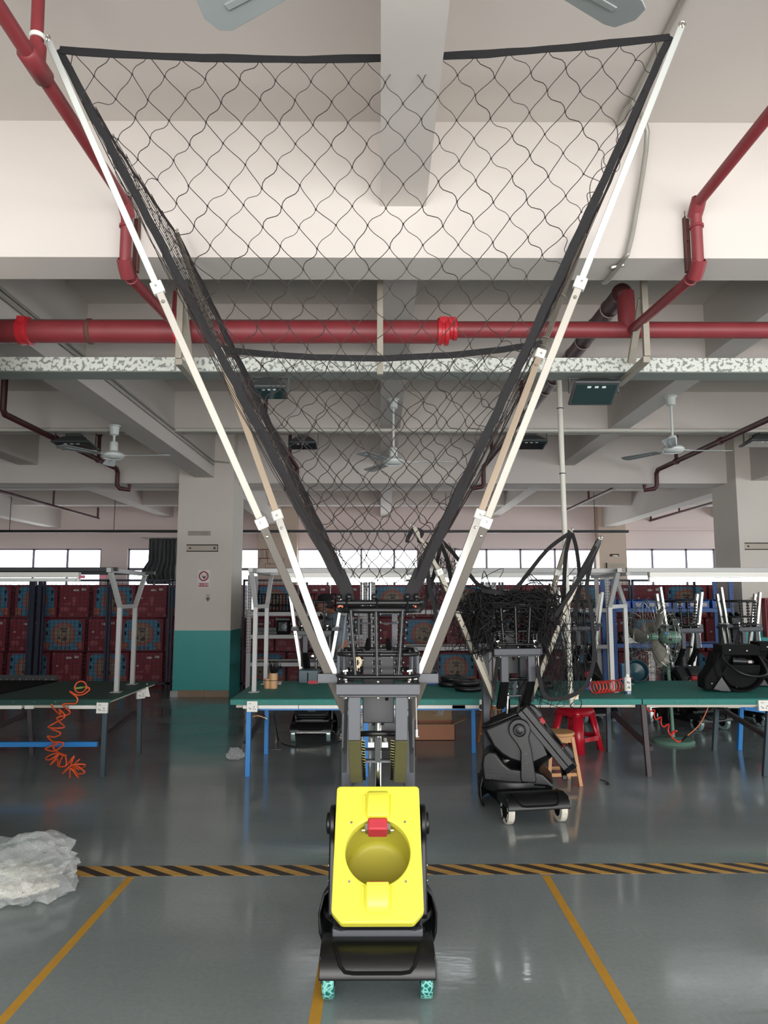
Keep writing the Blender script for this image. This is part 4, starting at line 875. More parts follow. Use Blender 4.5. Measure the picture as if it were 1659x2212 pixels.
m = MB(); m.tube(smooth_path([q, q + Vector((0.05, -0.02, -0.04)), q + Vector((0.03, -0.02, -0.1)), q + Vector((-0.05, 0, -0.09)), q + Vector((-0.02, 0, -0.05))], 5), 0.005, 6); m.build('cable', M_cable, t, world=True)

# ceiling fans
def fan(x, y, zb, zh, rots, label, blade=0.70):
    t = thing('ceiling_fan', label, 'ceiling fan', (x, y, zh))
    m = MB(); m.cyl((0, 0, zb - zh), (0, 0, zb - zh - 0.01), 0.07, n=16); m.lathe([(0.045, -0.01), (0.055, -0.015), (0.05, -0.11), (0.03, -0.12), (0.0, -0.12)], (0, 0, zb - zh)); m.build('canopy', M_fan, t, smooth=40)
    MB().cyl((0, 0, zb - zh - 0.1), (0, 0, 0.1), 0.014, n=10).build('down_rod', M_fan, t, smooth=50)
    m = MB(); m.lathe([(0.0, 0.17), (0.04, 0.17), (0.048, 0.16), (0.05, 0.06), (0.06, 0.05), (0.10, 0.045), (0.125, 0.02), (0.125, -0.005), (0.10, -0.03), (0.05, -0.04), (0.0, -0.04)], n=28); m.build('motor', M_fan, t, smooth=40)
    for k in range(3):
        a = R(rots + 120 * k); m = MB(); m.M = Matrix.Rotation(a, 4, 'Z') @ Matrix.Rotation(R(9), 4, 'X')
        po = [(0.19, -0.05), (blade - 0.04, -0.075), (blade, -0.055), (blade + 0.015, 0.0), (blade - 0.01, 0.065), (blade - 0.05, 0.075), (0.19, 0.05)]
        m.prism(po, 'z', -0.003, 0.003); bl = m.build('blade', M_blade, t, bevel=0.002)
        q = MB(); q.M = m.M; q.box(0.3, blade - 0.08, -0.012, 0.012, -0.008, -0.002); q.build('blade_rib', M_blade, bl, bevel=0.004)
        q = MB(); q.M = m.M; q.box(0.10, 0.24, -0.02, 0.02, -0.001, 0.006); q.build('blade_arm', M_fan, bl)
    return t
for u, vb, vh, y, zb, rr, lb in ((245, 920, 985, 8.6, MBm, -5, 'ceiling fan under the left long beam'), (850, 865, 998, 8.6, SB, -3, 'ceiling fan seen through the middle of the net'), (1454, 855, 972, 8.45, SB, 4, 'ceiling fan under the right long beam')):
    p = at(u, vh, y); fan(p.x, y, zb, p.z, rr, lb)
p1 = at(465, 45, 2.15); p2 = at(1350, 45, 2.15); fan((p1.x + p2.x) / 2, 2.12 - 0.36, SB, p1.z + 0.02, 30, 'nearest ceiling fan with two blades at the top edge of the photo', abs(p2.x - p1.x) / 1.732 + 0.03)

# flood lights
def flood(x, y, z, s, tilt, rz, label, ztop, lit=False):
    t = thing('flood_light', label, 'flood light', (x, y, z), rz)
    T = Matrix.Rotation(tilt, 4, 'X')
    m = MB(); m.M = T; m.prism([(-s / 2, -s * 0.36), (s / 2, -s * 0.36), (s / 2, s * 0.36), (-s / 2, s * 0.36)], 'z', -0.012, 0.012); m.build('bezel', M_floodb, t, bevel=0.01)
    m = MB(); m.M = T; m.box(-s * 0.43, s * 0.43, -s * 0.29, s * 0.29, -0.018, -0.010); gl = m.build('glass', M_floodg, t)
    m = MB(); m.M = T
    for k in (-0.16, 0, 0.16): m.box(s * k - 0.02 * s * 2, s * k + 0.02 * s * 2, -s * 0.25, -s * 0.2, -0.021, -0.018)
    m.build('led_chip', M_tubeoff, gl)
    m = MB(); m.M = T; m.add([(sx * s * a, sy * s * a * 0.72, zz) for a, zz in ((0.48, 0.01), (0.26, 0.10)) for sx, sy in ((-1, -1), (1, -1), (1, 1), (-1, 1))], [(4, 5, 6, 7)] + [(i, (i + 1) % 4, 4 + (i + 1) % 4, 4 + i) for i in range(4)])
    for k in range(7): m.box(-s * 0.2, s * 0.2, -s * 0.2 + k * s * 0.062, -s * 0.19 + k * s * 0.062, 0.10, 0.14)
    m.build('heat_sink', M_floodb, t)
    m = MB()
    for sx in (-1, 1): m.bar((sx * (s / 2 + 0.012), 0, 0), (sx * (s / 2 + 0.012), 0, ztop - z), 0.01, 0.025, (0, 1, 0))
    m.bar((-s / 2 - 0.012, 0, ztop - z), (s / 2 + 0.012, 0, ztop - z), 0.03, 0.012); m.build('yoke', M_floodb, t)
    return t
for u, v, y, s, tl, lb, zt_ in ((1282, 828, 5.62, 0.36, 30, 'large flood light tilted towards the camera below the cable tray on the right', None), (584, 828, 5.6, 0.27, 16, 'flood light below the cable tray behind the left edge of the net', None),
        (163, 962, 10.3, 0.55, 6, 'flood light hanging beside the left ceiling fan', SB), (655, 962, 10.35, 0.40, 10, 'flood light seen through the net left of the middle fan', SB),
        (1145, 960, 10.35, 0.46, 12, 'flood light hanging behind the right front pole', SB), (1650, 957, 10.3, 0.55, 4, 'flood light cut off by the right edge of the photo', SB)):
    p = at(u, v, y); p.z = min(p.z, z0 - 0.12) if y < 6 else p.z; flood(p.x, y, p.z, s, R(-tl), 0, lb, zt_ or z0 - 0.004)
# ------------------------------------------------------------------ work benches with their light frames
BZ = 0.73; BY0, BY1 = 7.12, 8.62
def bench(x0, x1, label, top, legs, trunk=(), tz=0.092):
    t = thing('work_bench', label, 'bench', ((x0 + x1) / 2, 7.9, 0), 0)
    MB().box(x0, x1, BY0, BY1, BZ - 0.022, BZ).build('mat_top', top, t, bevel=0.006, world=True)
    m = MB(); q = int((x1 - x0) / 0.12); vs = []
    m.box(x0, x1, BY0 - 0.012, BY0, BZ - 0.055, BZ - 0.004); hem = m.build('mat_hem', top, t, bevel=0.004, world=True)
    m = MB()
    for i in range(int((x1 - x0) / 0.2)): m.sphere((x0 + 0.12 + i * 0.2, BY0 - 0.014, BZ - 0.025), 0.006, 6, 4)
    m.build('nail_row', M_bolt, hem, world=True)
    m = MB(); m.box(x0 + 0.03, x1 - 0.03, BY0 + 0.02, BY1 - 0.03, BZ - 0.045, BZ - 0.022); m.box(x0 + 0.05, x1 - 0.05, BY0 + 0.03, BY0 + 0.07, BZ - 0.085, BZ - 0.045); m.box(x0 + 0.05, x1 - 0.05, 8.26, 8.3, BZ - 0.085, BZ - 0.045); m.build('top_board', mat('board_edge', '#b9b3a4', 0.7), t, world=True)
    if trunk:
        for a, b in trunk: MB().box(a, b, BY0 - 0.004, BY0 + 0.02, BZ - tz, BZ - 0.058).build('raceway', M_trunk, t, bevel=0.003, world=True)
    for (p, q, mt) in legs: MB().bar(p, q, 0.045, 0.045, (0, 1, 0)).build('leg' if p[2] > 0.5 or q[2] < 0.05 else 'rail', mt, t, bevel=0.002, world=True)
    return t
zt = BZ - 0.05
def L(u, v, ut=None, mt=M_blueleg):
    b = atz(u, v, 0.0); x2 = b.x if ut is None else X(ut, b.y)
    return ((x2, b.y, zt), (b.x, b.y, 0), mt)
xA0, xA1 = X(503, BY0), X(1056, BY0)
bench(xA0, xA1, 'green topped work bench with blue legs behind the yellow machine', M_green,
      [L(535, 1677), L(575, 1628), L(1052, 1677), L(1023, 1626), L(790, 1677), ((X(575, 8.25), 8.25, 0.4), (X(535, 7.2), 7.2, 0.28), M_brleg), ((-1.2, 8.25, 0.62), (0.95, 8.25, 0.62), M_blueleg), ((-1.2, 7.2, 0.637), (0.95, 7.2, 0.637), M_blueleg)],
      [(X(530, BY0) + i * 0.53, X(530, BY0) + i * 0.53 + 0.525) for i in range(4)] + [(0.68, 0.98)])
xB1 = X(1372, BY0) + 0.02
bench(xA1 + 0.01, xB1, 'green topped bench between the black machine and the red coiled hose', M_green,
      [L(1316, 1625, 1306, M_grayleg), L(1402, 1677, 1379, M_brleg), L(1100, 1677, None, M_blueleg), L(1090, 1626, None, M_blueleg), ((X(1314, 8.26), 8.26, 0.42), (X(1393, 7.2), 7.2, 0.25), M_brleg)], [(xA1 + 0.02, xB1 - 0.1)], 0.069)
bench(xB1 + 0.01, 5.4, 'green topped bench on the right carrying the black drum heads', M_green,
      [L(1543, 1622, 1540, M_grayleg), L(1597, 1620, 1592, M_blueleg), L(1652, 1677, 1648, M_grayleg), ((X(1543, 8.3), 8.3, 0.47), (X(1650, 7.2), 7.2, 0.33), M_brleg), ((X(1593, 8.36), 8.36, 0.46), (5.2, 8.3, 0.3), M_blueleg), ((5.3, 8.3, zt), (5.3, 8.3, 0), M_blueleg), ((5.3, 7.2, zt), (5.3, 7.2, 0), M_blueleg)], [(xB1 + 0.05, 5.3)], 0.066)
xL1 = X(248, BY0)
bench(-8.0, xL1, 'dark green bench at the left with the orange coiled hose', M_greend,
      [L(222, 1677, None, M_grayleg), L(300, 1627, 310, M_grayleg), L(70, 1631, 73, M_brleg), ((X(300, 8.28), 8.28, 0.42), (X(222, 7.2), 7.2, 0.30), M_brleg), ((-7.9, 7.2, 0.29), (X(225, 7.2), 7.2, 0.30), M_blueleg), ((X(70, 8.2), 8.2, 0.42), (X(-60, 7.3), 7.3, 0.3), M_brleg), ((-7.8, 7.2, zt), (-7.8, 7.2, 0), M_grayleg), ((-7.8, 8.3, zt), (-7.8, 8.3, 0), M_grayleg)], [(X(0, BY0), X(60, BY0)), (X(66, BY0), X(85, BY0)), (X(160, BY0), X(228, BY0))])
# extra black mat laid on the left bench
m = MB(); xa = X(62, 7.4); m.prism([(-7.9, 7.32), (X(5, 7.4), 7.36), (X(132, 8.55), 8.58), (-7.9, 8.58)], 'z', BZ, BZ + 0.012); o = m.build('studded_mat', M_blackm); tag(o, 'black mat with a studded back edge on the left bench', 'mat')
m = MB()
for i in range(46): m.sphere((X(132, 8.56) - 0.05 - i * 0.075, 8.565, BZ + 0.02), 0.012, 6, 4)
m.build('stud_row', M_bolt, o); MB().box(-7.9, X(132, 8.57), 8.57, 8.585, BZ, BZ + 0.07).build('back_strip', M_dsteel, o)
# power sockets
def socket(u, v, Y, w, h, label, rz=0, plug=False):
    p = at(u, v, Y); t = thing('power_socket', label, 'socket', p, rz)
    MB().cbox((0, 0, 0), (w, 0.03, h)).build('plate', M_whitep, t, bevel=0.004)
    m = MB(); y = -0.0155
    for x, z in ((-0.26, 0.28), (-0.12, 0.28), (-0.27, -0.1), (-0.2, -0.2), (-0.12, -0.2), (0.12, -0.24), (0.3, -0.24)): m.cbox((x * w, y, z * h), (0.05 * w + 0.003, 0.003, 0.06 * h))
    m.cbox((0.2 * w, y, -0.03 * h), (0.05 * w, 0.003, 0.14 * h)); m.build('slots', M_blackm, t)
    MB().cbox((0.2 * w, y - 0.001, 0.26 * h), (0.2 * w, 0.004, 0.16 * h)).build('switch', M_trunk, t)
    if plug:
        m = MB(); m.lathe([(0.0, 0.03), (0.022, 0.028), (0.026, 0.0)], (-0.03, -0.016, -0.015), (0, -1, 0), 14); m.build('plug', M_cable, t, smooth=40)
        m = MB(); m.tube(smooth_path([(-0.03, -0.04, -0.02), (-0.02, -0.045, -0.12), (-0.03, -0.03, -0.25), (0.02, -0.02, -0.45), (0.06, 0.0, -0.62)], 5), 0.006, 6); m.build('cord', M_cable, t)
    return t
socket(221, 1529, 7.09, 0.105, 0.10, 'white double socket under the front edge of the left bench'); socket(545, 1526, 7.09, 0.10, 0.10, 'white double socket at the left end of the bench behind the machine')
socket(1047, 1523, 7.10, 0.10, 0.10, 'white socket with a black plug behind the black machine', 0, True); socket(1650, 1524, 7.09, 0.11, 0.10, 'white double socket at the right edge of the photo')
socket(304, 1499, 8.2, 0.10, 0.10, 'white socket near the back leg of the left bench', R(50))
m = MB(); p = at(317, 1495, 8.25); m.prism([(0, 0.1), (0.04, -0.05), (-0.03, -0.05)], 'y', -0.002, 0); o = m.build('white_tag', M_whitep); o.location = p; tag(o, 'white paper tag hanging at the back corner of the left bench', 'tag')
# junction box and wire bundle below the right bench
p = at(1575, 1520, 8.2); m = MB(); m.cbox(p, (0.22, 0.05, 0.09)); o = m.build('junction_box', M_trunk, bevel=0.005); tag(o, 'beige junction box under the right bench', 'box')
m = MB(); rn = random.Random(3); p = at(1560, 1528, 8.1)
for k in range(9): m.tube(smooth_path([p + Vector((rn.uniform(-.13, .1), rn.uniform(-.04, .04), rn.uniform(-.03, .06))) for _ in range(4)], 5), 0.006, 5)
o = m.build('wire_bundle', M_cable); tag(o, 'tangled black wire bundle hanging under the right bench', 'wires')
# light frames: Y shaped end stands, rails and fluorescent battens
zt0, zx = Z(1240, 7.9), Z(1310, 7.9)
def stand(t, uf, ur, mirror, yf=7.62, yr=8.3):
    xf, xr_ = X(uf, yf), X(ur, yr)
    for x, y, s in ((xf, yf, -1), (xr_, yr, 1)):
        MB().box(x - 0.022, x + 0.022, y - 0.022, y + 0.022, BZ, zx).build('post', M_rackg, t, bevel=0.003, world=True)
        MB().box(x - 0.05, x + 0.05, y - 0.05, y + 0.05, BZ, BZ + 0.006).build('foot_plate', M_rackg, t, world=True)
        MB().bar((x, y, zx), (x, y + s * 0.30, zt0), 0.044, 0.044, (1, 0, 0)).build('spread_arm', M_rackg, t, bevel=0.003, world=True)
    MB().bar((xf, yf, zx), (xr_, yr, zx), 0.04, 0.04).build('cross_bar', M_rackg, t, world=True)
    MB().bar((xf, yf - 0.36, zt0 + 0.02), (xr_, yr + 0.36, zt0 + 0.02), 0.045, 0.045).build('top_bar', M_rackg, t, bevel=0.003, world=True)
    return xf, xr_
def batten(t, x0, x1, y, z, lit):
    MB().prism([(y - 0.04, z), (y + 0.04, z), (y + 0.03, z - 0.05), (y - 0.03, z - 0.05)], 'x', x0, x1).build('batten_body', M_whitep, t, bevel=0.004, world=True)
    MB().cyl((x0 + 0.03, y - 0.01, z - 0.075), (x1 - 0.03, y - 0.01, z - 0.075), 0.017, n=12).build('tube', M_tube if lit else M_tubeoff, t, smooth=50, world=True)
    m = MB()
    for x in (x0 + 0.012, x1 - 0.012): m.cbox((x, y, z - 0.065), (0.024, 0.045, 0.06))
    m.build('tube_holder', M_whitep, t, world=True)
t = thing('bench_light_frame', 'grey steel light frame standing on the bench behind the yellow machine', 'light frame', (0, 7.9, BZ))
xf, _ = stand(t, 553, 577, 1); xg, _ = stand(t, 1316, 1349, -1)
for y in (7.5, 8.4): MB().box(xf - 0.05, xg + 0.05, y - 0.022, y + 0.022, zt0, zt0 + 0.045).build('rail', M_rackg, t, bevel=0.003, world=True)
xq = xf + 0.35
while xq + 1.22 < xg + 0.1: batten(t, xq, xq + 1.2, 7.52, zt0, xq > xf + 0.4 or True); xq += 1.26
t = thing('bench_light_frame', 'grey steel light frame with a dark tube standing on the left bench', 'light frame', (-4, 7.9, BZ))
xf, _ = stand(t, 260, 293, -1)
for y in (7.36, 8.55): MB().box(-7.8, xf + 0.06, y - 0.022, y + 0.022, zt0 + 0.01, zt0 + 0.05).build('rail', M_dsteel, t, bevel=0.003, world=True)
batten(t, X(-60, 7.4), X(174, 7.4), 7.36, zt0 + 0.0, False); batten(t, -7.2, X(-70, 7.4), 7.36, zt0, False)
m = MB()
for x in (-7.7,): m.box(x - 0.022, x + 0.022, 7.6, 7.64, BZ, zt0); m.box(x - 0.022, x + 0.022, 8.28, 8.32, BZ, zt0)
m.build('far_post', M_rackg, t, world=True)
m = MB()
for u in (177, 223): p = at(u, 1246, 7.34); m.cbox(p, (0.06, 0.01, 0.03))
m.build('pink_tie', mat('pink_ribbon', '#c06a80', 0.7), t, world=True)
t = thing('bench_light_frame', 'grey light frame with the bright lit tube above the right bench', 'light frame', (4, 7.9, BZ))
m = MB()
for y in (7.62, 8.3): m.box(5.18, 5.225, y - 0.022, y + 0.022, BZ, zt0)
m.build('far_post', M_rackg, t, world=True)
for y in (7.3, 8.55): MB().box(xg + 0.08, 5.3, y - 0.022, y + 0.022, zt0, zt0 + 0.045).build('rail', M_rackg, t, bevel=0.003, world=True)
m = MB(); m.box(5.18, 5.225, 7.25, 8.6, zt0 - 0.03, zt0); m.box(xg + 0.08, xg + 0.12, 7.3, 8.55, zt0 - 0.03, zt0); m.build('top_bar', M_rackg, t, world=True)
xq = xg + 0.3
for _ in range(2): batten(t, xq, xq + 1.2, 7.3, zt0, True); xq += 1.25
# ------------------------------------------------------------------ cartons, wire cage and racks at the back
YX = 14.3; BH = 0.645; BD = 0.6
def BX(u): return (u - 822) * YX / F_PX
def px_box(u0, u1): return BX(u0) + 0.01, BX(u1) - 0.01
def make_carton(kind, w):
    """front face at y = 0, width w, base at z = 0"""
    t = thing('toy_carton', '', 'carton', (0, 0, 0), 0, 'printed cartons stacked three high behind the wire cage')
    h = BH - 0.012; MB().box(-w / 2, w / 2, 0, BD, 0, h).build('carton_body', M_boxred, t, bevel=0.008, seg=1)
    y = -0.004
    def fl(name, polys, mt, d=0.004, par=t):
        m = MB()
        for p in polys: m.prism(p, 'y', y - d, 0)
        return m.build(name, mt, par)
    rc = lambda a, b, c, d: [(a, c), (b, c), (b, d), (a, d)]
    if kind == 'picture':
        W = w / 2 - 0.055
        p = fl('blue_panel', [[(-W, 0.17), (-W, h - 0.11), (-W + 0.07, h - 0.035), (W - 0.07, h - 0.035), (W, h - 0.11), (W, 0.17), (W - 0.12, 0.13), (W - 0.05, 0.035), (-W + 0.05, 0.035), (-W + 0.12, 0.13)]], M_boxblue, 0.003)
        sc = []
        for i in range(48): a = 2 * pi * i / 48; r = 0.215 + (0.022 if (i // 2) % 2 else 0); sc.append((r * 1.05 * cos(a), h * 0.52 + r * sin(a)))
        fl('orange_medallion', [sc], M_boxor, 0.006)
        fl('tan_disc', [[(0.165 * cos(2 * pi * i / 28), h * 0.53 + 0.165 * sin(2 * pi * i / 28)) for i in range(28)]], M_boxtan, 0.008)
        fl('dark_print', [rc(-0.07, 0.075, h * 0.66, h * 0.70), rc(-0.03, 0.05, h * 0.575, h * 0.63), [(-0.02, h * 0.33), (0.06, h * 0.31), (0.075, h * 0.42), (0.02, h * 0.46)], [(-0.12, h * 0.40), (-0.05, h * 0.36), (-0.07, h * 0.47)], rc(-0.15, -0.1, 0.052, 0.075), rc(-0.06, -0.01, 0.052, 0.075), rc(0.03, 0.08, 0.052, 0.075), rc(0.11, 0.15, 0.052, 0.075)], M_boxdk, 0.010)
        fl('corner_print', [rc(-W + 0.015, -W + 0.06, h * 0.72, h * 0.84), rc(W - 0.06, W - 0.015, h * 0.72, h * 0.84), rc(-W + 0.015, -W + 0.055, h * 0.5, h * 0.6), rc(W - 0.055, W - 0.015, h * 0.5, h * 0.6)], M_trous, 0.005)
        fl('red_print', [[(-W - 0.02, 0.19), (-W + 0.13, 0.17), (-W + 0.06, 0.06), (-W - 0.02, 0.05)][::-1], [(W + 0.02, 0.19), (W - 0.13, 0.17), (W - 0.06, 0.06), (W + 0.02, 0.05)]], M_boxor, 0.0035)
    else:
        fl('hand_hole', [[(0.03 + 0.055 * cos(2 * pi * i / 20) * (1.0), h * 0.83 + 0.024 * sin(2 * pi * i / 20)) for i in range(20)]], M_boxwhite, 0.003)
        fl('white_label', [rc(w * 0.24, w * 0.38, h * 0.82, h * 0.89)], M_boxwhite, 0.003)
        pr = []
        for s in (-1, 1):                       # stout quadruped outlines as plain blobs with legs
            cx = s * w * 0.29; bz = h * 0.235
            pr.append([(cx - 0.085, bz + 0.0), (cx - 0.075, bz + 0.045), (cx, bz + 0.06), (cx + 0.07, bz + 0.04), (cx + 0.09, bz + 0.005), (cx + 0.05, bz - 0.02), (cx - 0.05, bz - 0.02)])
            for d in (-0.06, -0.035, 0.03, 0.055): pr.append(rc(cx + d - 0.006, cx + d + 0.006, bz - 0.05, bz - 0.01))
        pr += [[(-w * 0.38, h * 0.40), (-w * 0.1, h * 0.47), (-w * 0.12, h * 0.39)], rc(-0.025, 0.03, h * 0.38, h * 0.47), [(0.05 * cos(a / 8 * pi), h * 0.55 + 0.05 * sin(a / 8 * pi)) for a in range(16)], rc(-0.07, -0.0, h * 0.05, h * 0.13), rc(0.03, w * 0.3, h * 0.09, h * 0.10)]
        for k in range(5): pr.append(rc(w * 0.2, w * 0.42, h * (0.40 + k * 0.055), h * (0.405 + k * 0.055)))
        for c in ((-1, 0), (1, 0), (-1, 1), (1, 1)): pr.append([(c[0] * w * 0.45 - 0.018, 0.03 + c[1] * (h - 0.09)), (c[0] * w * 0.45 + 0.018, 0.03 + c[1] * (h - 0.09)), (c[0] * w * 0.45 + 0.018, 0.065 + c[1] * (h - 0.09)), (c[0] * w * 0.45 - 0.018, 0.065 + c[1] * (h - 0.09))])
        for k in range(4): pr.append(rc(-w * 0.2 + k * w * 0.13, -w * 0.14 + k * w * 0.13, h * 0.915, h * 0.935))
        o = fl('line_print', pr, M_boxpink, 0.002); o['kind'] = 'stuff'
        fl('white_ring', [[(-w * 0.33 + 0.02 * cos(2 * pi * i / 14), h * 0.59 + 0.016 * sin(2 * pi * i / 14)) for i in range(14)]], M_boxwhite, 0.002)
    return t
rows = [[('p', -62, 32), ('p', 38, 131), ('r', 133, 199), ('p', 206, 298), ('r', 300, 364), ('p', 366, 458), ('r', 460, 526), ('p', 550, 642), ('r', 646, 711), ('r', 714, 779), ('p', 801, 893), ('r', 895, 960), ('p', 962, 1054), ('r', 1058, 1123), ('r', 1125, 1190), ('p', 1204, 1296), ('r', 1298, 1363), ('r', 1366, 1431), ('p', 1433, 1525), ('r', 1528, 1593)],
        [('r', -40, 26), ('r', 32, 98), ('p', 101, 193), ('r', 199, 264), ('p', 268, 360), ('r', 363, 429), ('p', 431, 523), ('r', 531, 596), ('r', 598, 663), ('p', 667, 759), ('r', 799, 865), ('p', 868, 960), ('r', 962, 1027), ('p', 1030, 1122), ('r', 1124, 1189), ('p', 1192, 1284), ('r', 1288, 1353), ('p', 1356, 1448), ('r', 1450, 1515), ('r', 1518, 1583)],
        [('p', -70, 22), ('p', 30, 122), ('r', 125, 191), ('p', 197, 290), ('r', 295, 361), ('r', 364, 430), ('p', 432, 524), ('p', 530, 622), ('r', 624, 690), ('p', 693, 785), ('r', 868, 934), ('p', 936, 1028), ('r', 1030, 1095), ('r', 1098, 1163), ('r', 1165, 1230), ('p', 1233, 1325), ('r', 1328, 1393), ('p', 1430, 1522), ('r', 1525, 1590)]]
protos = {}; ORD = ['first', 'second', 'third', 'fourth', 'fifth', 'sixth', 'seventh', 'eighth', 'ninth', 'tenth', 'eleventh', 'twelfth', 'thirteenth', 'fourteenth']; RN = ['top', 'middle', 'bottom']
rn = random.Random(11)
for ri, row in enumerate(rows):
    cnt = {'p': 0, 'r': 0}
    for kd, u0, u1 in row:
        x0, x1 = px_box(u0, u1); w = 0.815 if kd == 'p' else 0.575
        if kd not in protos: protos[kd] = o = make_carton('picture' if kd == 'p' else 'plain', w)
        else: o = copy_tree(protos[kd])
        o.location = ((x0 + x1) / 2, YX + rn.uniform(-0.015, 0.015), (2 - ri) * BH)
        o['label'] = '%s carton, %s of its kind from the left in the %s row' % ('blue and orange picture' if kd == 'p' else 'plain red line printed', ORD[cnt[kd]], RN[ri]); cnt[kd] += 1
# wire cage
YC = 14.0
def cage(x0, x1, label):
    t = thing('wire_cage_panel', label, 'cage', ((x0 + x1) / 2, YC, 0), 0, 'navy wire cage panels in front of the cartons'); z1 = 2.0
    w = (x1 - x0) / 2
    for x in (-w + 0.02, w - 0.02): MB().box(x - 0.02, x + 0.02, -0.02, 0.02, 0, z1).build('frame_post', M_cage, t)
    for z in (0.08, z1): MB().box(-w, w, -0.02, 0.02, z - 0.02, z + 0.02).build('frame_rail', M_cage, t)
    m = MB(); n = int(2 * w / 0.076)
    for i in range(1, n): m.box(-w + i * 2 * w / n - 0.0028, -w + i * 2 * w / n + 0.0028, -0.0028, 0.0028, 0.08, z1)
    for j in range(1, 26): m.box(-w, w, -0.006, -0.001, 0.08 + j * 0.0745 - 0.0028, 0.08 + j * 0.0745 + 0.0028)
    m.build('wire_mesh', M_cage, t, kind='stuff'); return t
def CX(u): return (u - 822) * YC / F_PX
segs = [(-170, -30, 'far left of the frame'), (-28, 74, 'left of the doubled dark posts'), (100, 240, 'between the doubled posts and the single post'), (242, 372, 'beside the left pillar'), (374, 519, 'behind the left pillar'),
        (527, 660, 'just right of the left pillar'), (662, 800, 'behind the small left machine'), (802, 940, 'behind the yellow machine'), (942, 1080, 'behind the tangled net'), (1082, 1220, 'behind the black machine'), (1222, 1360, 'behind the white drop pipe'), (1362, 1500, 'behind the floor fan')]
for a, b, l in segs: cage(CX(a), CX(b), 'navy wire mesh cage panel ' + l)
m = MB(); m.box(CX(76), CX(84), YC - 0.05, YC + 0.05, 0, 2.02); o = m.build('cage_post', M_cage); tag(o, 'left one of the doubled navy cage posts', 'post')
MB().box(CX(74), CX(86), YC - 0.07, YC + 0.07, 0, 0.012).build('foot_plate', M_cage, o)
m = MB(); m.box(CX(90), CX(98), YC - 0.05, YC + 0.05, 0, 2.02); o = m.build('cage_post', M_cage); tag(o, 'right one of the doubled navy cage posts', 'post')
MB().box(CX(88), CX(100), YC - 0.07, YC + 0.07, 0, 0.012).build('foot_plate', M_cage, o)
# perforated racks
YR0, YR1 = 12.5, 13.1
def RX(u, y=YR0): return (u - 822) * y / F_PX
M_perf = mat('rack_slot_dark', '#3c3e40', 0.7)
def rack(u0, u1, zs, top, mt, label, group=None):
    t = thing('storage_rack', label, 'rack', ((RX(u0) + RX(u1)) / 2, YR0, 0)); x0, x1 = RX(u0), RX(u1)
    for x, s in ((x0, 1), (x1, -1)):
        for y in (YR0, YR1):
            up = MB().box(x - 0.035, x + 0.035, y, y + 0.04, 0, top).build('upright', mt, t, world=True)
            if y == YR0:
                m = MB()
                for k in range(int((top - 0.75) / 0.05)):
                    for dx in (-0.018, 0.018): m.box(x + dx - 0.006, x + dx + 0.006, y - 0.002, y, 0.75 + k * 0.05, 0.775 + k * 0.05)
                m.build('slot_holes', M_perf, up, world=True, kind='stuff')
    for z in zs:
        for y in (YR0, YR1): MB().box(x0 + 0.035, x1 - 0.035, y, y + 0.03, z - 0.035, z + 0.03).build('beam', mt, t, world=True, bevel=0.003)
        MB().box(x0 + 0.035, x1 - 0.035, YR0 + 0.03, YR1, z - 0.01, z + 0.012).build('shelf', mt, t, world=True)
    return t
ZR = lambda v: Z(v, YR0)
rack(541, 789, [ZR(1326), ZR(1375), ZR(1435)], 2.06, M_rackg, 'grey slotted rack to the left of the yellow machine')
rack(806, 1052, [ZR(1322), ZR(1401)], 2.06, M_rackg, 'grey slotted rack behind the right pole of the net'); rack(1066, 1310, [ZR(1318), ZR(1397)], 2.06, M_rackg, 'grey slotted rack behind the black machine')
rack(1323, 1577, [ZR(1318), ZR(1395)], 2.0, M_rackb, 'blue slotted rack behind the floor fan')
# things on the racks
def bin_(u0, u1, zb, label, hh=0.15):
    x0, x1 = RX(u0), RX(u1); w = (x1 - x0) / 2; t = thing('parts_bin', label, 'bin', ((x0 + x1) / 2, YR0 + 0.06, zb), 0, 'blue parts bins on the blue rack')
    m = MB(); d = 0.4
    m.box(-w, w, 0, d, 0, 0.008); m.box(-w, w, 0, 0.01, 0, hh * 0.8); m.box(-w, w, d - 0.01, d, 0, hh); m.box(-w, -w + 0.01, 0, d, 0, hh); m.box(w - 0.01, w, 0, d, 0, hh); m.box(-w - 0.008, w + 0.008, -0.008, 0.01, hh * 0.72, hh * 0.82)
    m.build('bin_shell', M_bin, t, bevel=0.003); MB().box(-w * 0.45, w * 0.45, -0.012, -0.008, hh * 0.2, hh * 0.6).build('bin_label', M_boxwhite, t); return t
zb = ZR(1318) + 0.031
for k, (a, b) in enumerate(((1336, 1362), (1365, 1391), (1394, 1420), (1424, 1450), (1454, 1480), (1484, 1506), (1510, 1532), (1538, 1564))): bin_(a, b, zb, 'blue parts bin, %s from the left on the blue rack' % ORD[k])
zb = ZR(1395) + 0.031
def tray(u0, u1, y, zb, h, d, mt, label, nm='tray', cat='tray'):
    x0, x1 = RX(u0), RX(u1); m = MB(); m.box(x0, x1, y, y + d, zb, zb + 0.01); m.box(x0, x0 + 0.01, y, y + d, zb, zb + h); m.box(x1 - 0.01, x1, y, y + d, zb, zb + h); m.box(x0, x1, y, y + 0.01, zb, zb + h); m.box(x0, x1, y + d - 0.01, y + d, zb, zb + h)
    o = m.build(nm, mt, bevel=0.003); tag(o, label, cat); MB().box(x0 - 0.006, x1 + 0.006, y - 0.008, y + 0.002, zb + h - 0.02, zb + h).build('rim', mt, o); return o
tray(1352, 1382, YR0 + 0.08, zb, 0.09, 0.3, M_whitep, 'white open tray on the lower shelf of the blue rack')
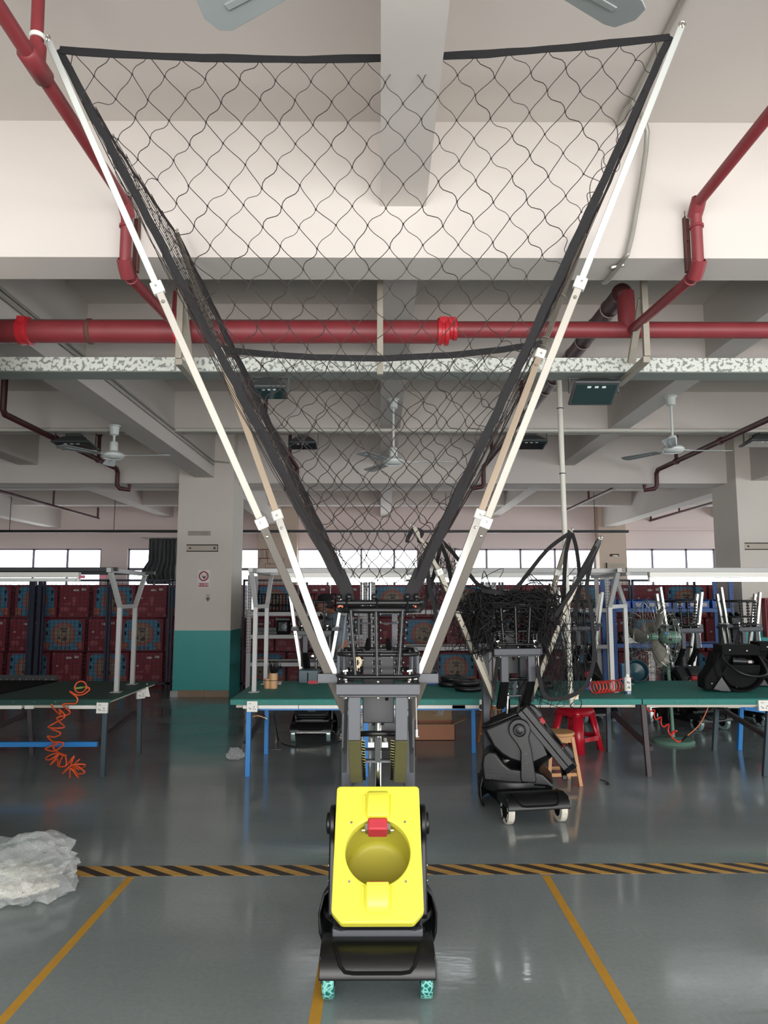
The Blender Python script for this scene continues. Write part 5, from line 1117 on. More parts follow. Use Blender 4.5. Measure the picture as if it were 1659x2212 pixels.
for k in range(5):
    p = Vector((RX(1355 + k * 6.2), YR0 + 0.2, zb + 0.015)); t = thing('black_handle_part', 'small black machine part in the white tray, %s from the left' % ORD[k], 'machine part', p, 0, 'black parts standing in the white tray')
    MB().lathe([(0.0, 0), (0.022, 0), (0.016, 0.06), (0.012, 0.10), (0.02, 0.115), (0.0, 0.12)], n=12).build('stem', M_blackm, t, smooth=40); MB().ring((0, 0, 0.13), 0.016, 0.005, (1, 0, 0), 14, 6).build('eye', M_bolt, t)
p = Vector((RX(1339), YR0 + 0.1, zb)); t = thing('black_clamp_part', 'black clamp shaped part beside the white tray on the blue rack', 'machine part', p)
MB().prism([(-0.05, 0), (0.05, 0), (0.05, 0.03), (0.02, 0.04), (0.02, 0.14), (0.05, 0.16), (0.04, 0.2), (-0.03, 0.19), (-0.02, 0.05), (-0.05, 0.03)], 'y', 0, 0.04).build('clamp_body', M_blackm, t, bevel=0.004); MB().sphere((0.0, -0.002, 0.12), 0.008, 8, 5).build('bolt', M_bolt, t)
# spare ball cages and parts stored on the left grey rack
def spare_cage(u0, u1, y, zb, label):
    x0, x1 = RX(u0), RX(u1); w = (x1 - x0) / 2; h = 0.30; t = thing('spare_ball_cage', label, 'machine part', ((x0 + x1) / 2, y, zb))
    for z, nm in ((0.01, 'lower_ring'), (0.11, 'middle_ring'), (h, 'upper_ring')): MB().tube([p + Vector((0, 0.2, 0)) for p in rrect(w, 0.19, 0.06, 4, z)], 0.01, 6, True).build(nm, M_blackm, t, smooth=60)
    for i in range(5):
        x = -w * 0.85 + i * w * 0.425; MB().cyl((x, 0.012, 0.01), (x, 0.012, h), 0.008, n=6).build('cage_rod', M_blackm, t); m = MB()
        for k in range(6): m.cbox((x, 0.0, 0.04 + k * 0.045), (0.03, 0.015, 0.02))
        m.build('roller_row', M_blackm, t, kind='stuff')
    return t
zt_ = ZR(1326) + 0.031
for k, (a, b) in enumerate(((556, 592), (594, 628), (648, 682), (700, 735))): spare_cage(a, b, YR0 + 0.05, zt_, 'black spare ball cage, %s from the left on the top shelf of the left rack' % ORD[k])
t = thing('machine_head_unit', 'dark machine head with square frame on the middle shelf of the left rack', 'machine part', (RX(612), YR0 + 0.05, ZR(1375) + 0.031))
MB().box(-0.10, 0.10, 0, 0.3, 0, 0.27).build('case', M_blackm, t, bevel=0.01); MB().box(-0.07, 0.07, -0.006, 0.0, 0.06, 0.20).build('window', M_floodg, t)
m = MB(); m.ring((0.02, -0.01, 0.13), 0.06, 0.006, (0, 1, 0), 20, 6); m.build('round_cover', M_dsteel, t); MB().box(-0.12, 0.12, -0.01, 0.01, 0.24, 0.27).build('front_frame', M_dsteel, t)
for k, (v0, v1, u0, u1) in enumerate(((1356, 1362, 546, 598), (1364, 1369, 548, 600))):
    x0, x1 = RX(u0), RX(u1); t = thing('steel_profile', ('upper' if k == 0 else 'lower') + ' dark steel profile stacked on the middle shelf of the left rack', 'profile', ((x0 + x1) / 2, YR0 + 0.1, ZR(1375) + 0.031 + (0.058 if k == 0 else 0)), 0, 'steel profiles on the left rack'); w = (x1 - x0) / 2
    MB().box(-w, w, 0, 0.1, 0, 0.056).build('bar', M_dsteel, t, bevel=0.003); m = MB()
    for i in range(4): m.sphere((-w * 0.7 + i * w * 0.46, -0.002, 0.028), 0.01, 6, 4)
    m.build('hole', M_bolt, t)
for k, (u, w) in enumerate(((735, 0.16), (755, 0.13), (773, 0.12))):
    t = thing('dark_roller_box', 'dark slotted parts box on the left rack behind the yellow machine, %s from the left' % ORD[k], 'machine part', (RX(u), YR0 + 0.08, ZR(1375) + 0.031), 0, 'dark slotted parts boxes')
    MB().box(-w / 2, w / 2, 0, 0.35, 0, 0.26).build('box', M_dsteel, t, bevel=0.006); m = MB()
    for i in range(3): m.ring((0, -0.004, 0.05 + i * 0.075), 0.026, 0.005, (0, 1, 0), 14, 5)
    m.build('ring_row', M_bolt, t)
# alarm sounder and fire cabinet on the right pillar
a = at(1633, 1296, 12.72); t = thing('alarm_sounder', 'small red and white alarm sounder on the right pillar', 'alarm', a)
MB().prism([(-0.055, 0.05), (0.055, 0.05), (0.055, -0.005), (-0.055, -0.005)], 'y', -0.05, 0.03).build('red_housing', M_fire, t, bevel=0.006); MB().prism([(-0.045, -0.005), (0.045, -0.005), (0.05, -0.05), (-0.05, -0.05)], 'y', -0.055, 0.03).build('white_lens', M_whitep, t, bevel=0.006)
a = at(1646, 1292, 12.7); b = at(1700, 1376, 12.7); t = thing('fire_cabinet', 'dark red cabinet on the right pillar cut off by the photo edge', 'cabinet', ((a.x + b.x) / 2, 12.75, b.z)); w = (b.x - a.x) / 2; h = a.z - b.z
MB().box(-w, w, -0.14, -0.002, 0, h).build('body', M_fire, t, bevel=0.006); MB().box(-w + 0.03, w - 0.03, -0.152, -0.14, 0.03, h - 0.03).build('door', M_fire, t, bevel=0.004)
MB().box(-w - 0.05, -w, -0.03, -0.01, h - 0.05, h - 0.03).build('pipe_stub', M_fire, t)
# ------------------------------------------------------------------ the other machines
def retracted(ox, seed):
    rn = random.Random(seed); out = []
    for sx in (-1, 1):
        for y, top in ((-0.07, 1.80), (0.02, 1.74)):
            out.append(dict(pts=[(sx * 0.165, y + 0.03, 0.70), (sx * (0.262 + 0.012 * rn.random()), y, 1.30), (sx * (0.325 + 0.02 * rn.random()), y - 0.01, top + rn.uniform(-0.05, 0.05))], mat=M_alu, hook=False))
    return out
# black machine on the right, bundled net
L2 = Vector((1.085, 6.26, 0)); rz2 = R(9)
def loc2(u, v, Y): return Matrix.Rotation(-rz2, 4, 'Z') @ (at(u, v, Y) - L2)
P2 = []
for bx, bz, tu, tv, tY in ((-0.26, 1.29, 893, 1138, 6.05), (-0.23, 1.29, 947, 1160, 6.45), (0.24, 1.29, 1233, 1148, 6.5), (0.26, 1.29, 1295, 1166, 6.0)):
    tp = loc2(tu, tv, tY); b0 = Vector((bx, -0.05 if tY < 6.2 else 0.03, bz)); lo = b0 + (b0 - tp) * 0.6
    lo = Vector((bx * 0.62, b0.y, 0.86)); P2.append(dict(pts=[lo, lerp(b0, tp, 0.62), tp], mats=[M_alud, M_alud if tu < 1290 else M_dsteel, M_alu]))
black2 = machine('black machine on the right with bundled black net and white tyred wheels', L2, rz2, R(70), M_black, M_blackm, mat('white_tyre_wrap', '#cfcabd', 0.5, var=0.35, scale=30), P2, lift=0.05)
rn = random.Random(42); m = MB()
tops = [p['pts'][-1] for p in P2]
def curl(c, s, n=5): return smooth_path([Vector((c[0] + rn.gauss(0, s[0]), c[1] + rn.gauss(0, s[1]), c[2] + rn.gauss(0, s[2]))) for _ in range(n)], 4)
for k in range(150): m.tube(curl((rn.choice([-0.29, -0.25, -0.22, 0.22, 0.25, 0.29]), rn.uniform(-0.24, 0.1), rn.uniform(1.30, 1.70)), (0.05, 0.05, 0.09)), 0.0045, 4)
for k in range(110): m.tube(curl((rn.uniform(-0.26, 0.26), rn.uniform(-0.26, 0.2), 1.67 + rn.uniform(-0.05, 0.05)), (0.09, 0.05, 0.035)), 0.0045, 4)
for k in range(60): m.tube(curl((rn.uniform(-0.22, 0.22), rn.uniform(-0.1, 0.2), rn.uniform(1.44, 1.66)), (0.06, 0.06, 0.07)), 0.0035, 4)
for k in range(60): m.tube(curl((rn.uniform(0.26, 0.44), rn.uniform(-0.15, 0.15), rn.uniform(0.85, 1.75)), (0.08, 0.06, 0.12)), 0.0025, 4)
for k in range(40): m.tube(curl((rn.uniform(-0.5, -0.25), rn.uniform(-0.15, 0.15), rn.uniform(1.3, 1.75)), (0.09, 0.06, 0.1)), 0.0028, 4)
m.build('bundled_net', M_netk, black2, kind='stuff')
m = MB()                                          # sagging mesh bag hanging to the right
A = [loc2(1160, 1440, 6.0), loc2(1176, 1502, 5.95), loc2(1205, 1510, 5.95), loc2(1240, 1500, 5.95), loc2(1266, 1478, 6.0), loc2(1283, 1420, 6.05), loc2(1278, 1330, 6.1), loc2(1268, 1260, 6.1), loc2(1290, 1170, 6.02)]
sp = smooth_path(A, 6)
for k in range(30):
    p = sp[rn.randrange(len(sp))]; q = loc2(rn.uniform(1170, 1262), rn.uniform(1240, 1470), 6.1); m.tube(smooth_path([p, lerp(p, q, 0.5) + Vector((rn.gauss(0, .04), 0, rn.gauss(0, .04))), q], 4), 0.0025, 4)
for i in range(5):
    for j in range(3): m.tube(smooth_path([loc2(1172 + i * 17, 1502 - abs(i - 2) * 3 - j * 20, 6.0), loc2(1180 + i * 17, 1488 - j * 22, 6.0), loc2(1172 + i * 20, 1470 - j * 22, 6.02)], 4), 0.0025, 4)
m.build('hanging_mesh', M_netk, black2, kind='stuff')
def strap(name, pts, w=0.03): MB().strip(smooth_path(pts, 5), w, 0.006, (0, -1, 0.1)).build(name, M_band, black2, smooth=60)
strap('hanging_band', A, 0.034)
for pts in ([(1233, 1150, 6.4), (1180, 1190, 6.35), (1110, 1275, 6.2), (1075, 1280, 6.0), (1040, 1275, 6.0)], [(1234, 1150, 6.45), (1222, 1200, 6.3), (1216, 1300, 6.2), (1205, 1350, 6.1)], [(1236, 1152, 6.45), (1246, 1190, 6.4), (1252, 1260, 6.3), (1240, 1330, 6.2)],
            [(895, 1140, 6.05), (882, 1160, 6.0), (880, 1172, 6.0)], [(895, 1142, 6.05), (912, 1150, 6.05), (905, 1168, 6.05), (925, 1180, 6.1), (945, 1230, 6.1), (962, 1265, 6.1), (985, 1300, 6.1)], [(947, 1162, 6.45), (975, 1190, 6.4), (995, 1215, 6.3), (1030, 1260, 6.2), (1060, 1275, 6.1)],
            [(945, 1162, 6.4), (950, 1185, 6.3), (935, 1250, 6.2), (918, 1300, 6.0), (904, 1322, 5.9)], [(920, 1190, 6.1), (928, 1270, 6.0), (940, 1320, 6.0), (948, 1345, 6.0)], [(950, 1170, 6.4), (968, 1215, 6.3), (975, 1260, 6.2), (990, 1320, 6.1)],
            [(1293, 1170, 6.0), (1275, 1200, 6.0), (1240, 1270, 6.0), (1200, 1330, 6.0)], [(1294, 1172, 6.02), (1270, 1225, 6.05), (1225, 1290, 6.05), (1190, 1340, 6.05)]):
    strap('hanging_band', [loc2(*p) for p in pts], 0.034)
m = MB(); rn2 = random.Random(77)
for k in range(46):
    c = loc2(rn2.uniform(900, 985), rn2.uniform(1180, 1330), 6.2); m.tube([Vector(p) for p in smooth_path([c + Vector((rn2.gauss(0, .06), rn2.gauss(0, .03), rn2.gauss(0, .08))) for _ in range(4)], 4)], 0.0025, 4)
m.build('draped_net', M_netk, black2, kind='stuff')
# machines standing behind the benches
M_w0 = mat('foil_wrapped_tyre', '#8fa5a4', 0.25, 0.3, var=0.5, scale=30)
base = machine('small black machine under and behind the bench at the left of the yellow machine', (-0.815, 9.38, 0), 0, 0, M_dsteel, M_blackm, M_w0, retracted(0, 1), group='black machines behind the benches')
for x, y, rz, lb in ((4.06, 10.05, R(18), 'black machine standing right of the floor fan behind the bench'), (5.05, 10.42, R(18), 'black machine at the far right behind the drum heads'), (2.86, 10.65, R(10), 'black machine behind the white drop pipe and red stool')):
    o = copy_tree(base); o.location = (x, y, 0); o.rotation_euler = (0, 0, rz); o['label'] = lb
# drum heads lying on the right bench
def drum_head(u, v, Y, rz, label):
    p = atz(u, v, BZ); t = thing('drum_head', label, 'machine part', (p.x, Y, BZ + 0.012), rz, 'black drum heads on the right bench'); t.scale = (1.18, 1.1, 1.2)
    T = Matrix.Translation((0, 0, 0.0))
    m = MB(); m.box(-0.155, 0.155, -0.02, 0.25, 0.30, 0.385); m.build('front_flange', M_blackm, t, bevel=0.008)
    m = MB(); m.prism([(-0.15, 0.385), (-0.155, 0.30), (-0.30, 0.10), (-0.30, 0.005), (-0.20, 0.005), (-0.06, 0.30)], 'y', 0.02, 0.26); m.build('side_panel', M_blackm, t, bevel=0.01)
    m = MB(); pr = [(0.205 * cos(a), 0.215 + 0.21 * sin(a)) for a in [pi + pi * i / 24 for i in range(25)]]; pr += [(0.165, 0.31), (-0.165, 0.31)]
    k = len(pr); vs = [(x, y, z) for y in (0.0, 0.3) for x, z in pr]; fs = [(i, (i + 1) % k, k + (i + 1) % k, k + i) for i in range(k)] + [tuple(range(k, 2 * k))]
    o = m.add(vs, fs).build('drum', M_blackm, t, smooth=50); o.modifiers.new('solid', 'SOLIDIFY').thickness = 0.01
    m = MB(); m.prism([(0.165 * cos(a), 0.22 + 0.19 * sin(a)) for a in [pi + pi * i / 20 for i in range(21)]], 'y', 0.02, 0.026); m.build('drum_face', M_blackm, t)
    MB().tube(smooth_path([(-0.15, -0.01, 0.30), (-0.14, -0.06, 0.25), (-0.05, -0.13, 0.17), (0.06, -0.14, 0.14), (0.16, -0.11, 0.15), (0.185, -0.06, 0.19), (0.165, -0.02, 0.26), (0.15, 0.0, 0.30)], 6), 0.011, 10).build('hoop_handle', M_black, t, smooth=60)
    m = MB(); m.cyl((-0.07, 0.0, 0.255), (0.04, 0.0, 0.25), 0.032, n=16); m.cyl((0.04, 0.0, 0.25), (0.10, 0.0, 0.245), 0.022, n=14); m.build('motor', M_black, t, smooth=40)
    MB().cbox((0.07, -0.023, 0.248), (0.03, 0.004, 0.022)).build('motor_label', M_boxwhite, t)
    m = MB()
    for x, z in ((-0.09, 0.345), (0.05, 0.34), (-0.24, 0.06)): m.sphere((x, -0.022 if z > 0.3 else 0.018, z), 0.007, 8, 5)
    m.build('bolt', M_bolt, t)
    m = MB(); m.prism([(-0.24, 0.02), (-0.18, 0.005), (-0.10, 0.003), (-0.17, 0.12)], 'y', -0.03, 0.02); m.build('foot_wedge', M_dsteel, t)
    return t
drum_head(1580, 1490, 7.55, R(-8), 'black drum head with hoop handle, left one on the right bench'); drum_head(1664, 1480, 8.0, R(-8), 'black drum head with hoop handle cut off by the photo edge')
# white scrap, spray can, red coil with air gun
p = atz(1597, 1489, BZ); m = MB(); rn = random.Random(5)
for k in range(4): m.add([(p.x + rn.uniform(-.04, .05), p.y + rn.uniform(-.03, .04), BZ + rn.uniform(0.002, 0.03)) for _ in range(4)], [(0, 1, 2), (0, 2, 3)])
for k in range(3): m.sphere((p.x + (k - 1) * 0.03, p.y + rn.uniform(-.02, .02), BZ + 0.012), 0.018, 6, 5, (1.2, 1, 0.6))
o = m.build('cloth_scrap', M_whitep); tag(o, 'crumpled white scrap lying before the left drum head', 'cloth')
p = atz(1356.5, 1499, BZ); t = thing('spray_can', 'white spray can with coloured emblem on the green bench', 'spray can', p)
MB().lathe([(0.0, 0), (0.033, 0), (0.034, 0.004), (0.034, 0.15), (0.026, 0.165), (0.02, 0.168), (0.0, 0.168)], n=24).build('can', M_whitep, t, smooth=40); MB().lathe([(0.016, 0.165), (0.016, 0.19), (0.012, 0.196), (0.0, 0.196)], n=16).build('nozzle', M_whitep, t, smooth=40)
MB().lathe([(0.0345, 0.002), (0.0347, 0.03)], n=24).build('blue_band', mat('can_blue', '#22486a', 0.4), t, smooth=40)
for k, (c, dx, dz) in enumerate((('#3f9e52', -0.008, 0.066), ('#d9a12c', 0.0, 0.058), ('#c03a35', 0.008, 0.063), ('#2a2a2e', 0.002, 0.074))): MB().cbox((dx, -0.0335, dz), (0.012, 0.004, 0.012)).build('emblem_dot', mat('can_dot_%d' % k, c, 0.4), t, bevel=0.002)
m = MB(); m.bar((-0.016, -0.035, 0.122), (-0.002, -0.035, 0.126), 0.003, 0.005); m.bar((-0.009, -0.035, 0.124), (-0.012, -0.035, 0.105), 0.003, 0.005); m.bar((-0.003, -0.035, 0.107), (0.003, -0.035, 0.107), 0.003, 0.004); m.bar((-0.003, -0.035, 0.107), (-0.001, -0.035, 0.118), 0.003, 0.004); m.bar((0.006, -0.035, 0.106), (0.009, -0.035, 0.12), 0.003, 0.004); m.bar((0.006, -0.035, 0.119), (0.012, -0.035, 0.122), 0.003, 0.004); m.bar((-0.006, -0.035, 0.09), (0.012, -0.035, 0.092), 0.003, 0.003); m.build('lettering', M_trous, t)
MB().cbox((-0.008, -0.0345, 0.016), (0.012, 0.003, 0.012)).build('label_square', M_whitep, t); MB().cbox((0.010, -0.0345, 0.016), (0.012, 0.003, 0.012)).build('label_square', M_whitep, t)
def coil(p0, p1, rad, turns, n=16, ph=0.0, tilt=None):
    p0, p1 = Vector(p0), Vector(p1); d = (p1 - p0).normalized(); a = d.cross(Vector((0, 0, 1))).normalized(); b = a.cross(d); N_ = int(turns * n)
    return [lerp(p0, p1, i / N_) + (a * cos(ph + 2 * pi * i / n) + b * sin(ph + 2 * pi * i / n)) * rad for i in range(N_ + 1)]
c0 = at(1280, 1478, 7.45); c1 = at(1336, 1466, 7.62); c0.z = c1.z = BZ + 0.062; t = thing('coiled_hose', 'red coiled air hose with a blue air gun on the green bench', 'hose', (c0.x, c0.y, BZ))
MB().tube(coil(c0, c1, 0.058, 8) + [at(1338, 1468, 7.6), at(1352, 1464, 7.65), at(1365, 1465, 7.7)], 0.006, 8).build('hose', M_redhose, t, smooth=60, world=True)
g = atz(1272, 1490, BZ); m = MB(); m.tube(smooth_path([g + Vector((0.02, 0, 0.09)), g + Vector((0.012, 0, 0.05)), g + Vector((0.0, 0, 0.02))], 4), 0.013, 8); m.bar(g + Vector((-0.035, 0, 0.05)), g + Vector((-0.018, 0, 0.012)), 0.006, 0.012); m.cbox(g + Vector((0.0, 0, 0.012)), (0.05, 0.022, 0.022)); m.build('air_gun', M_bluep, t, smooth=50, world=True)
MB().tube(smooth_path([g + Vector((-0.02, 0, 0.012)), g + Vector((-0.06, -0.01, 0.006)), g + Vector((-0.1, -0.01, 0.012))], 4), 0.004, 6).build('nozzle', M_alu, t, world=True); MB().cyl(g + Vector((0.02, 0, 0.085)), g + Vector((0.03, 0, 0.12)), 0.009, n=8).build('connector', M_bolt, t, world=True)
# red hose hanging under the right bench with an orange feed line
t = thing('hanging_hose', 'red coiled hose hanging under the right bench joined to an orange line', 'hose', at(1388, 1514, 7.6))
px = [(1388, 1516), (1400, 1517), (1396, 1530), (1404, 1537), (1416, 1534), (1411, 1545), (1418, 1554), (1430, 1550), (1426, 1562), (1434, 1570), (1447, 1565), (1441, 1577), (1450, 1588), (1459, 1583), (1460, 1578), (1455, 1580), (1453, 1592), (1462, 1601), (1472, 1600)]
MB().tube(smooth_path([at(u, v, 7.6) + Vector((0, 0.03 * sin(i * 2.1), 0)) for i, (u, v) in enumerate(px)], 5), 0.007, 8).build('red_hose', M_redhose, t, smooth=60, world=True)
MB().cyl(at(1473, 1600, 7.6), at(1485, 1589, 7.6), 0.009, n=10).build('connector', M_blackm, t, world=True); MB().tube(smooth_path([at(u, v, 7.6) for u, v in ((1485, 1589), (1505, 1572), (1520, 1550), (1535, 1515))], 6), 0.006, 8).build('orange_line', mat('orange_line_hose', '#b5693a', 0.4), t, smooth=60, world=True)
# orange coiled hose of the left bench
t = thing('coiled_hose', 'orange coiled hose spilling from the left bench down to the floor', 'hose', at(150, 1600, 7.0))
px = [(112, 1522, 0), (114, 1528, 1), (125, 1540, 0), (131, 1543, -1), (128, 1532, 0), (140, 1548, 0), (118, 1562, 1), (104, 1571, 0), (125, 1573, -1), (139, 1570, 0), (126, 1557, 1), (124, 1550, 0), (148, 1543, 0), (150, 1536, -1), (138, 1526, 0), (137, 1521, 0), (152, 1520, 0), (164, 1519, -.5), (167, 1508, -.5), (153, 1496, -.6), (152, 1494, -1), (165, 1501, -1), (180, 1500, 1), (193, 1490, 2), (190, 1485, 2), (185, 1489, 2)]
MB().tube(smooth_path([at(u, v, 7.06 + 0.05 * w) + Vector((0, 0, 0)) for u, v, w in px], 6), 0.0075, 8).build('upper_coil', M_orange, t, smooth=60, world=True)
px = [(112, 1575, 0), (131, 1584, -1), (118, 1592, 0), (103, 1590, 1), (112, 1601, 0), (124, 1607, -1), (110, 1612, 0), (98, 1618, 1), (118, 1622, 0), (138, 1606, -1), (114, 1604, 0), (120, 1622, 1), (143, 1632, 0), (118, 1628, 0), (99, 1638, 1), (108, 1641, 0), (126, 1630, -1), (109, 1652, 0), (124, 1640, 1), (126, 1655, 0), (143, 1653, -1), (139, 1630, 0), (128, 1652, 1), (142, 1655, 0), (160, 1633, -1), (153, 1654, 0), (172, 1640, 1), (135, 1671, 0), (155, 1653, -1), (184, 1652, 0), (170, 1662, 1), (160, 1650, 0), (183, 1668, -1), (163, 1671, 0), (158, 1655, 1), (169, 1680, 0), (153, 1660, -1), (151, 1680, 0)]
MB().tube(smooth_path([at(u, v, 7.08 + 0.05 * w - (0.03 if v > 1640 else 0)) for u, v, w in px], 6), 0.0075, 8).build('lower_coil', M_orange, t, smooth=60, world=True)
c = at(174, 1484, 7.35); m = MB(); m.ring(c, 0.055, 0.0075, (0.1, -1, 0.2), 30, 8); m.build('top_loop', M_orange, t, smooth=60, world=True)
p = atz(168, 1490, BZ); m = MB(); m.bar(p + Vector((-0.04, 0, 0.012)), p + Vector((0.04, 0.02, 0.022)), 0.02, 0.02); m.cyl(p + Vector((0.04, 0.02, 0.022)), p + Vector((0.09, 0.03, 0.03)), 0.008, n=8); m.build('green_connector', mat('lime_plastic', '#7f9a3a', 0.4), t, world=True)
# bamboo brush pot
p = atz(585, 1487, BZ); t = thing('bamboo_brush_pot', 'bamboo tube pot holding black brushes on the green bench', 'pot', p)
for k, (x, h) in enumerate(((0.025, 0.16), (-0.035, 0.10))): MB().lathe([(0.0, 0), (0.045 - 0.008 * k, 0), (0.045 - 0.008 * k, h), (0.038 - 0.008 * k, h), (0.036 - 0.008 * k, 0.02), (0.0, 0.02)], (x, 0, 0), n=20).build('bamboo_tube', M_bamboo, t, smooth=40)
MB().lathe([(0.0, 0), (0.02, 0), (0.02, 0.12), (0.016, 0.12), (0.0, 0.02)], (-0.02, 0.055, 0.02), n=14).build('bamboo_tube', M_bamboo, t, smooth=40)
m = MB(); rn = random.Random(9)
for k in range(26):
    a = rn.uniform(0, 2 * pi); r = rn.uniform(0, 0.03); q = Vector((0.025 + r * cos(a), r * sin(a), 0.13)); m.cyl(q, q + Vector((cos(a) * rn.uniform(0.0, 0.07), sin(a) * 0.03, rn.uniform(0.10, 0.16))), 0.0035, n=5)
m.build('brushes', M_blackm, t, kind='stuff'); m = MB(); m.ring((-0.002, 0, 0.085), 0.062, 0.0025, (0, 0, 1), 24, 5, 1.3, 0.9); m.build('tie_wire', M_cable, t)
p = atz(602, 1480, BZ); m = MB()
for k in range(5): m.add([(p.x + rn.uniform(-.04, .04), p.y + rn.uniform(-.03, .03), BZ + rn.uniform(0.003, 0.05)) for _ in range(3)], [(0, 1, 2)])
m.sphere((p.x, p.y, BZ + 0.015), 0.025, 7, 5, (1.2, 1, 0.6)); o = m.build('crumpled_tissue', M_boxwhite); tag(o, 'crumpled pale tissue beside the bamboo brush pot', 'tissue')
# black wheels lying on the bench behind the machines
def loose_wheel(u, v, Y, dz, label, tilt=0):
    p = at(u, v, Y); t = thing('loose_wheel', label, 'wheel', (p.x, Y, BZ + dz), 0, 'loose black wheels on the bench'); T = Matrix.Rotation(tilt, 4, 'X')
    m = MB(); m.M = T; m.lathe([(0.09, 0.0), (0.135, 0.002), (0.145, 0.02), (0.145, 0.035), (0.135, 0.052), (0.09, 0.054)], n=32); m.build('tyre', M_black, t, smooth=40)
    m = MB(); m.M = T; m.lathe([(0.0, 0.012), (0.03, 0.012), (0.035, 0.045), (0.0, 0.045)], n=18)
    for k in range(5): a = 2 * pi * k / 5; m.bar((0.02 * cos(a), 0.02 * sin(a), 0.027), (0.1 * cos(a), 0.1 * sin(a), 0.027), 0.03, 0.02)
    m.lathe([(0.092, 0.005), (0.092, 0.05)], n=32); m.build('spoked_hub', M_dsteel, t, smooth=40); return t
for i, (u, y, dz, lb) in enumerate(((975, 8.1, 0.0, 'loose black wheel lying lowest left behind the pole'), (980, 8.12, 0.056, 'loose black wheel on top of the left wheel pile'), (1012, 7.72, 0.0, 'loose black wheel nearest the column of the black machine'), (1008, 7.74, 0.056, 'loose black wheel stacked above the nearest wheel'), (1140, 8.2, 0.0, 'loose black wheel lying behind the mast of the black machine'), (1168, 7.95, 0.0, 'loose black wheel lying right of the black machine mast'), (1166, 7.96, 0.056, 'loose black wheel stacked right of the black machine mast'))): loose_wheel(u, 1480, y, dz, lb)
# dark teal bin with red stripe and blue box behind the bench
p = at(668, 1472, 8.45); t = thing('tool_case', 'dark teal case with a red stripe at the back edge of the bench', 'case', (p.x, 8.42, BZ)); MB().box(-0.11, 0.11, -0.09, 0.09, 0, 0.15).build('case_body', M_tealbin, t, bevel=0.008); MB().box(0.0, 0.112, -0.093, -0.088, 0.0, 0.035).build('red_stripe', M_redp, t); MB().box(-0.012, 0.0, -0.096, -0.088, 0.02, 0.12).build('latch', M_blackm, t, bevel=0.002)
p = at(935, 1478, 8.3); t = thing('blue_box', 'dark blue box lying on the bench right of the yellow machine', 'box', (p.x, 8.3, BZ)); MB().box(-0.07, 0.07, -0.06, 0.06, 0, 0.045).build('box_body', M_bluep, t, bevel=0.004); MB().box(-0.073, 0.073, -0.063, 0.063, 0.045, 0.055).build('lid', M_bluep, t, bevel=0.003)
p = at(1375, 1472, 8.5); t = thing('dark_bowl', 'dark teal plastic bowl on the back edge of the bench by the fan', 'bowl', (p.x, 8.45, BZ)); m = MB(); m.M = Matrix.Translation((0, 0, 0.13)) @ Matrix.Rotation(R(72), 4, 'X'); m.lathe([(0.0, -0.12), (0.07, -0.11), (0.11, -0.07), (0.125, 0.0), (0.118, 0.0), (0.1, -0.06), (0.0, -0.10)], n=28); m.build('shell', M_tealbin, t, smooth=50); m = MB(); m.M = Matrix.Translation((0, 0, 0.13)) @ Matrix.Rotation(R(72), 4, 'X'); m.ring((0, 0, 0), 0.123, 0.006, (0, 0, 1), 28, 6); m.build('rim', M_tealbin, t)
p = at(1355, 1470, 8.4); t = thing('blue_bottle_box', 'slim teal blue box standing behind the light frame post by the spray can', 'box', (p.x, 8.5, BZ)); MB().box(-0.035, 0.035, -0.03, 0.03, 0, 0.2).build('carton', mat('teal_carton', '#1f5a78', 0.5), t, bevel=0.003); MB().box(-0.036, 0.036, -0.031, 0.031, 0.19, 0.205).build('flap', mat('teal_carton_top', '#2d7392', 0.5), t)
# cardboard box under the bench
a = at(896, 1597, 8.93); b = at(983, 1597, 8.93); hz = Z(1565, 8.93); t = thing('cardboard_box', 'open brown cardboard box on the floor under the bench', 'box', ((a.x + b.x) / 2, 8.93, 0)); w = (b.x - a.x) / 2
m = MB(); m.box(-w, w, 0, 0.006, 0, hz); m.box(-w, w, 0.33, 0.336, 0, hz); m.box(-w, -w + 0.006, 0, 0.336, 0, hz); m.box(w - 0.006, w, 0, 0.336, 0, hz); m.box(-w, w, 0, 0.336, 0, 0.006); m.build('box_walls', M_card, t)
MB().bar((0, 0.336, hz), (0, 0.44, hz + 0.10), 2 * w, 0.006, (0, 0, 1)).build('rear_flap', M_cardin, t); MB().bar((w, 0.12, hz), (w + 0.14, 0.1, hz + 0.06), 0.22, 0.005, (0, 0, 1)).build('side_flap', M_cardin, t); MB().bar((0, 0.0, hz), (0, 0.02, hz - 0.10), 2 * w * 0.96, 0.005, (0, 1, 0)).build('front_flap', M_cardin, t)
m = MB(); rn = random.Random(4)
for k in range(7): m.add([(rn.uniform(-.02, .16), rn.uniform(0.33, 0.42), hz + rn.uniform(0.02, 0.12)) for _ in range(4)], [(0, 1, 2), (1, 2, 3)])
m.build('clear_tape_scraps', M_film, t, kind='stuff')
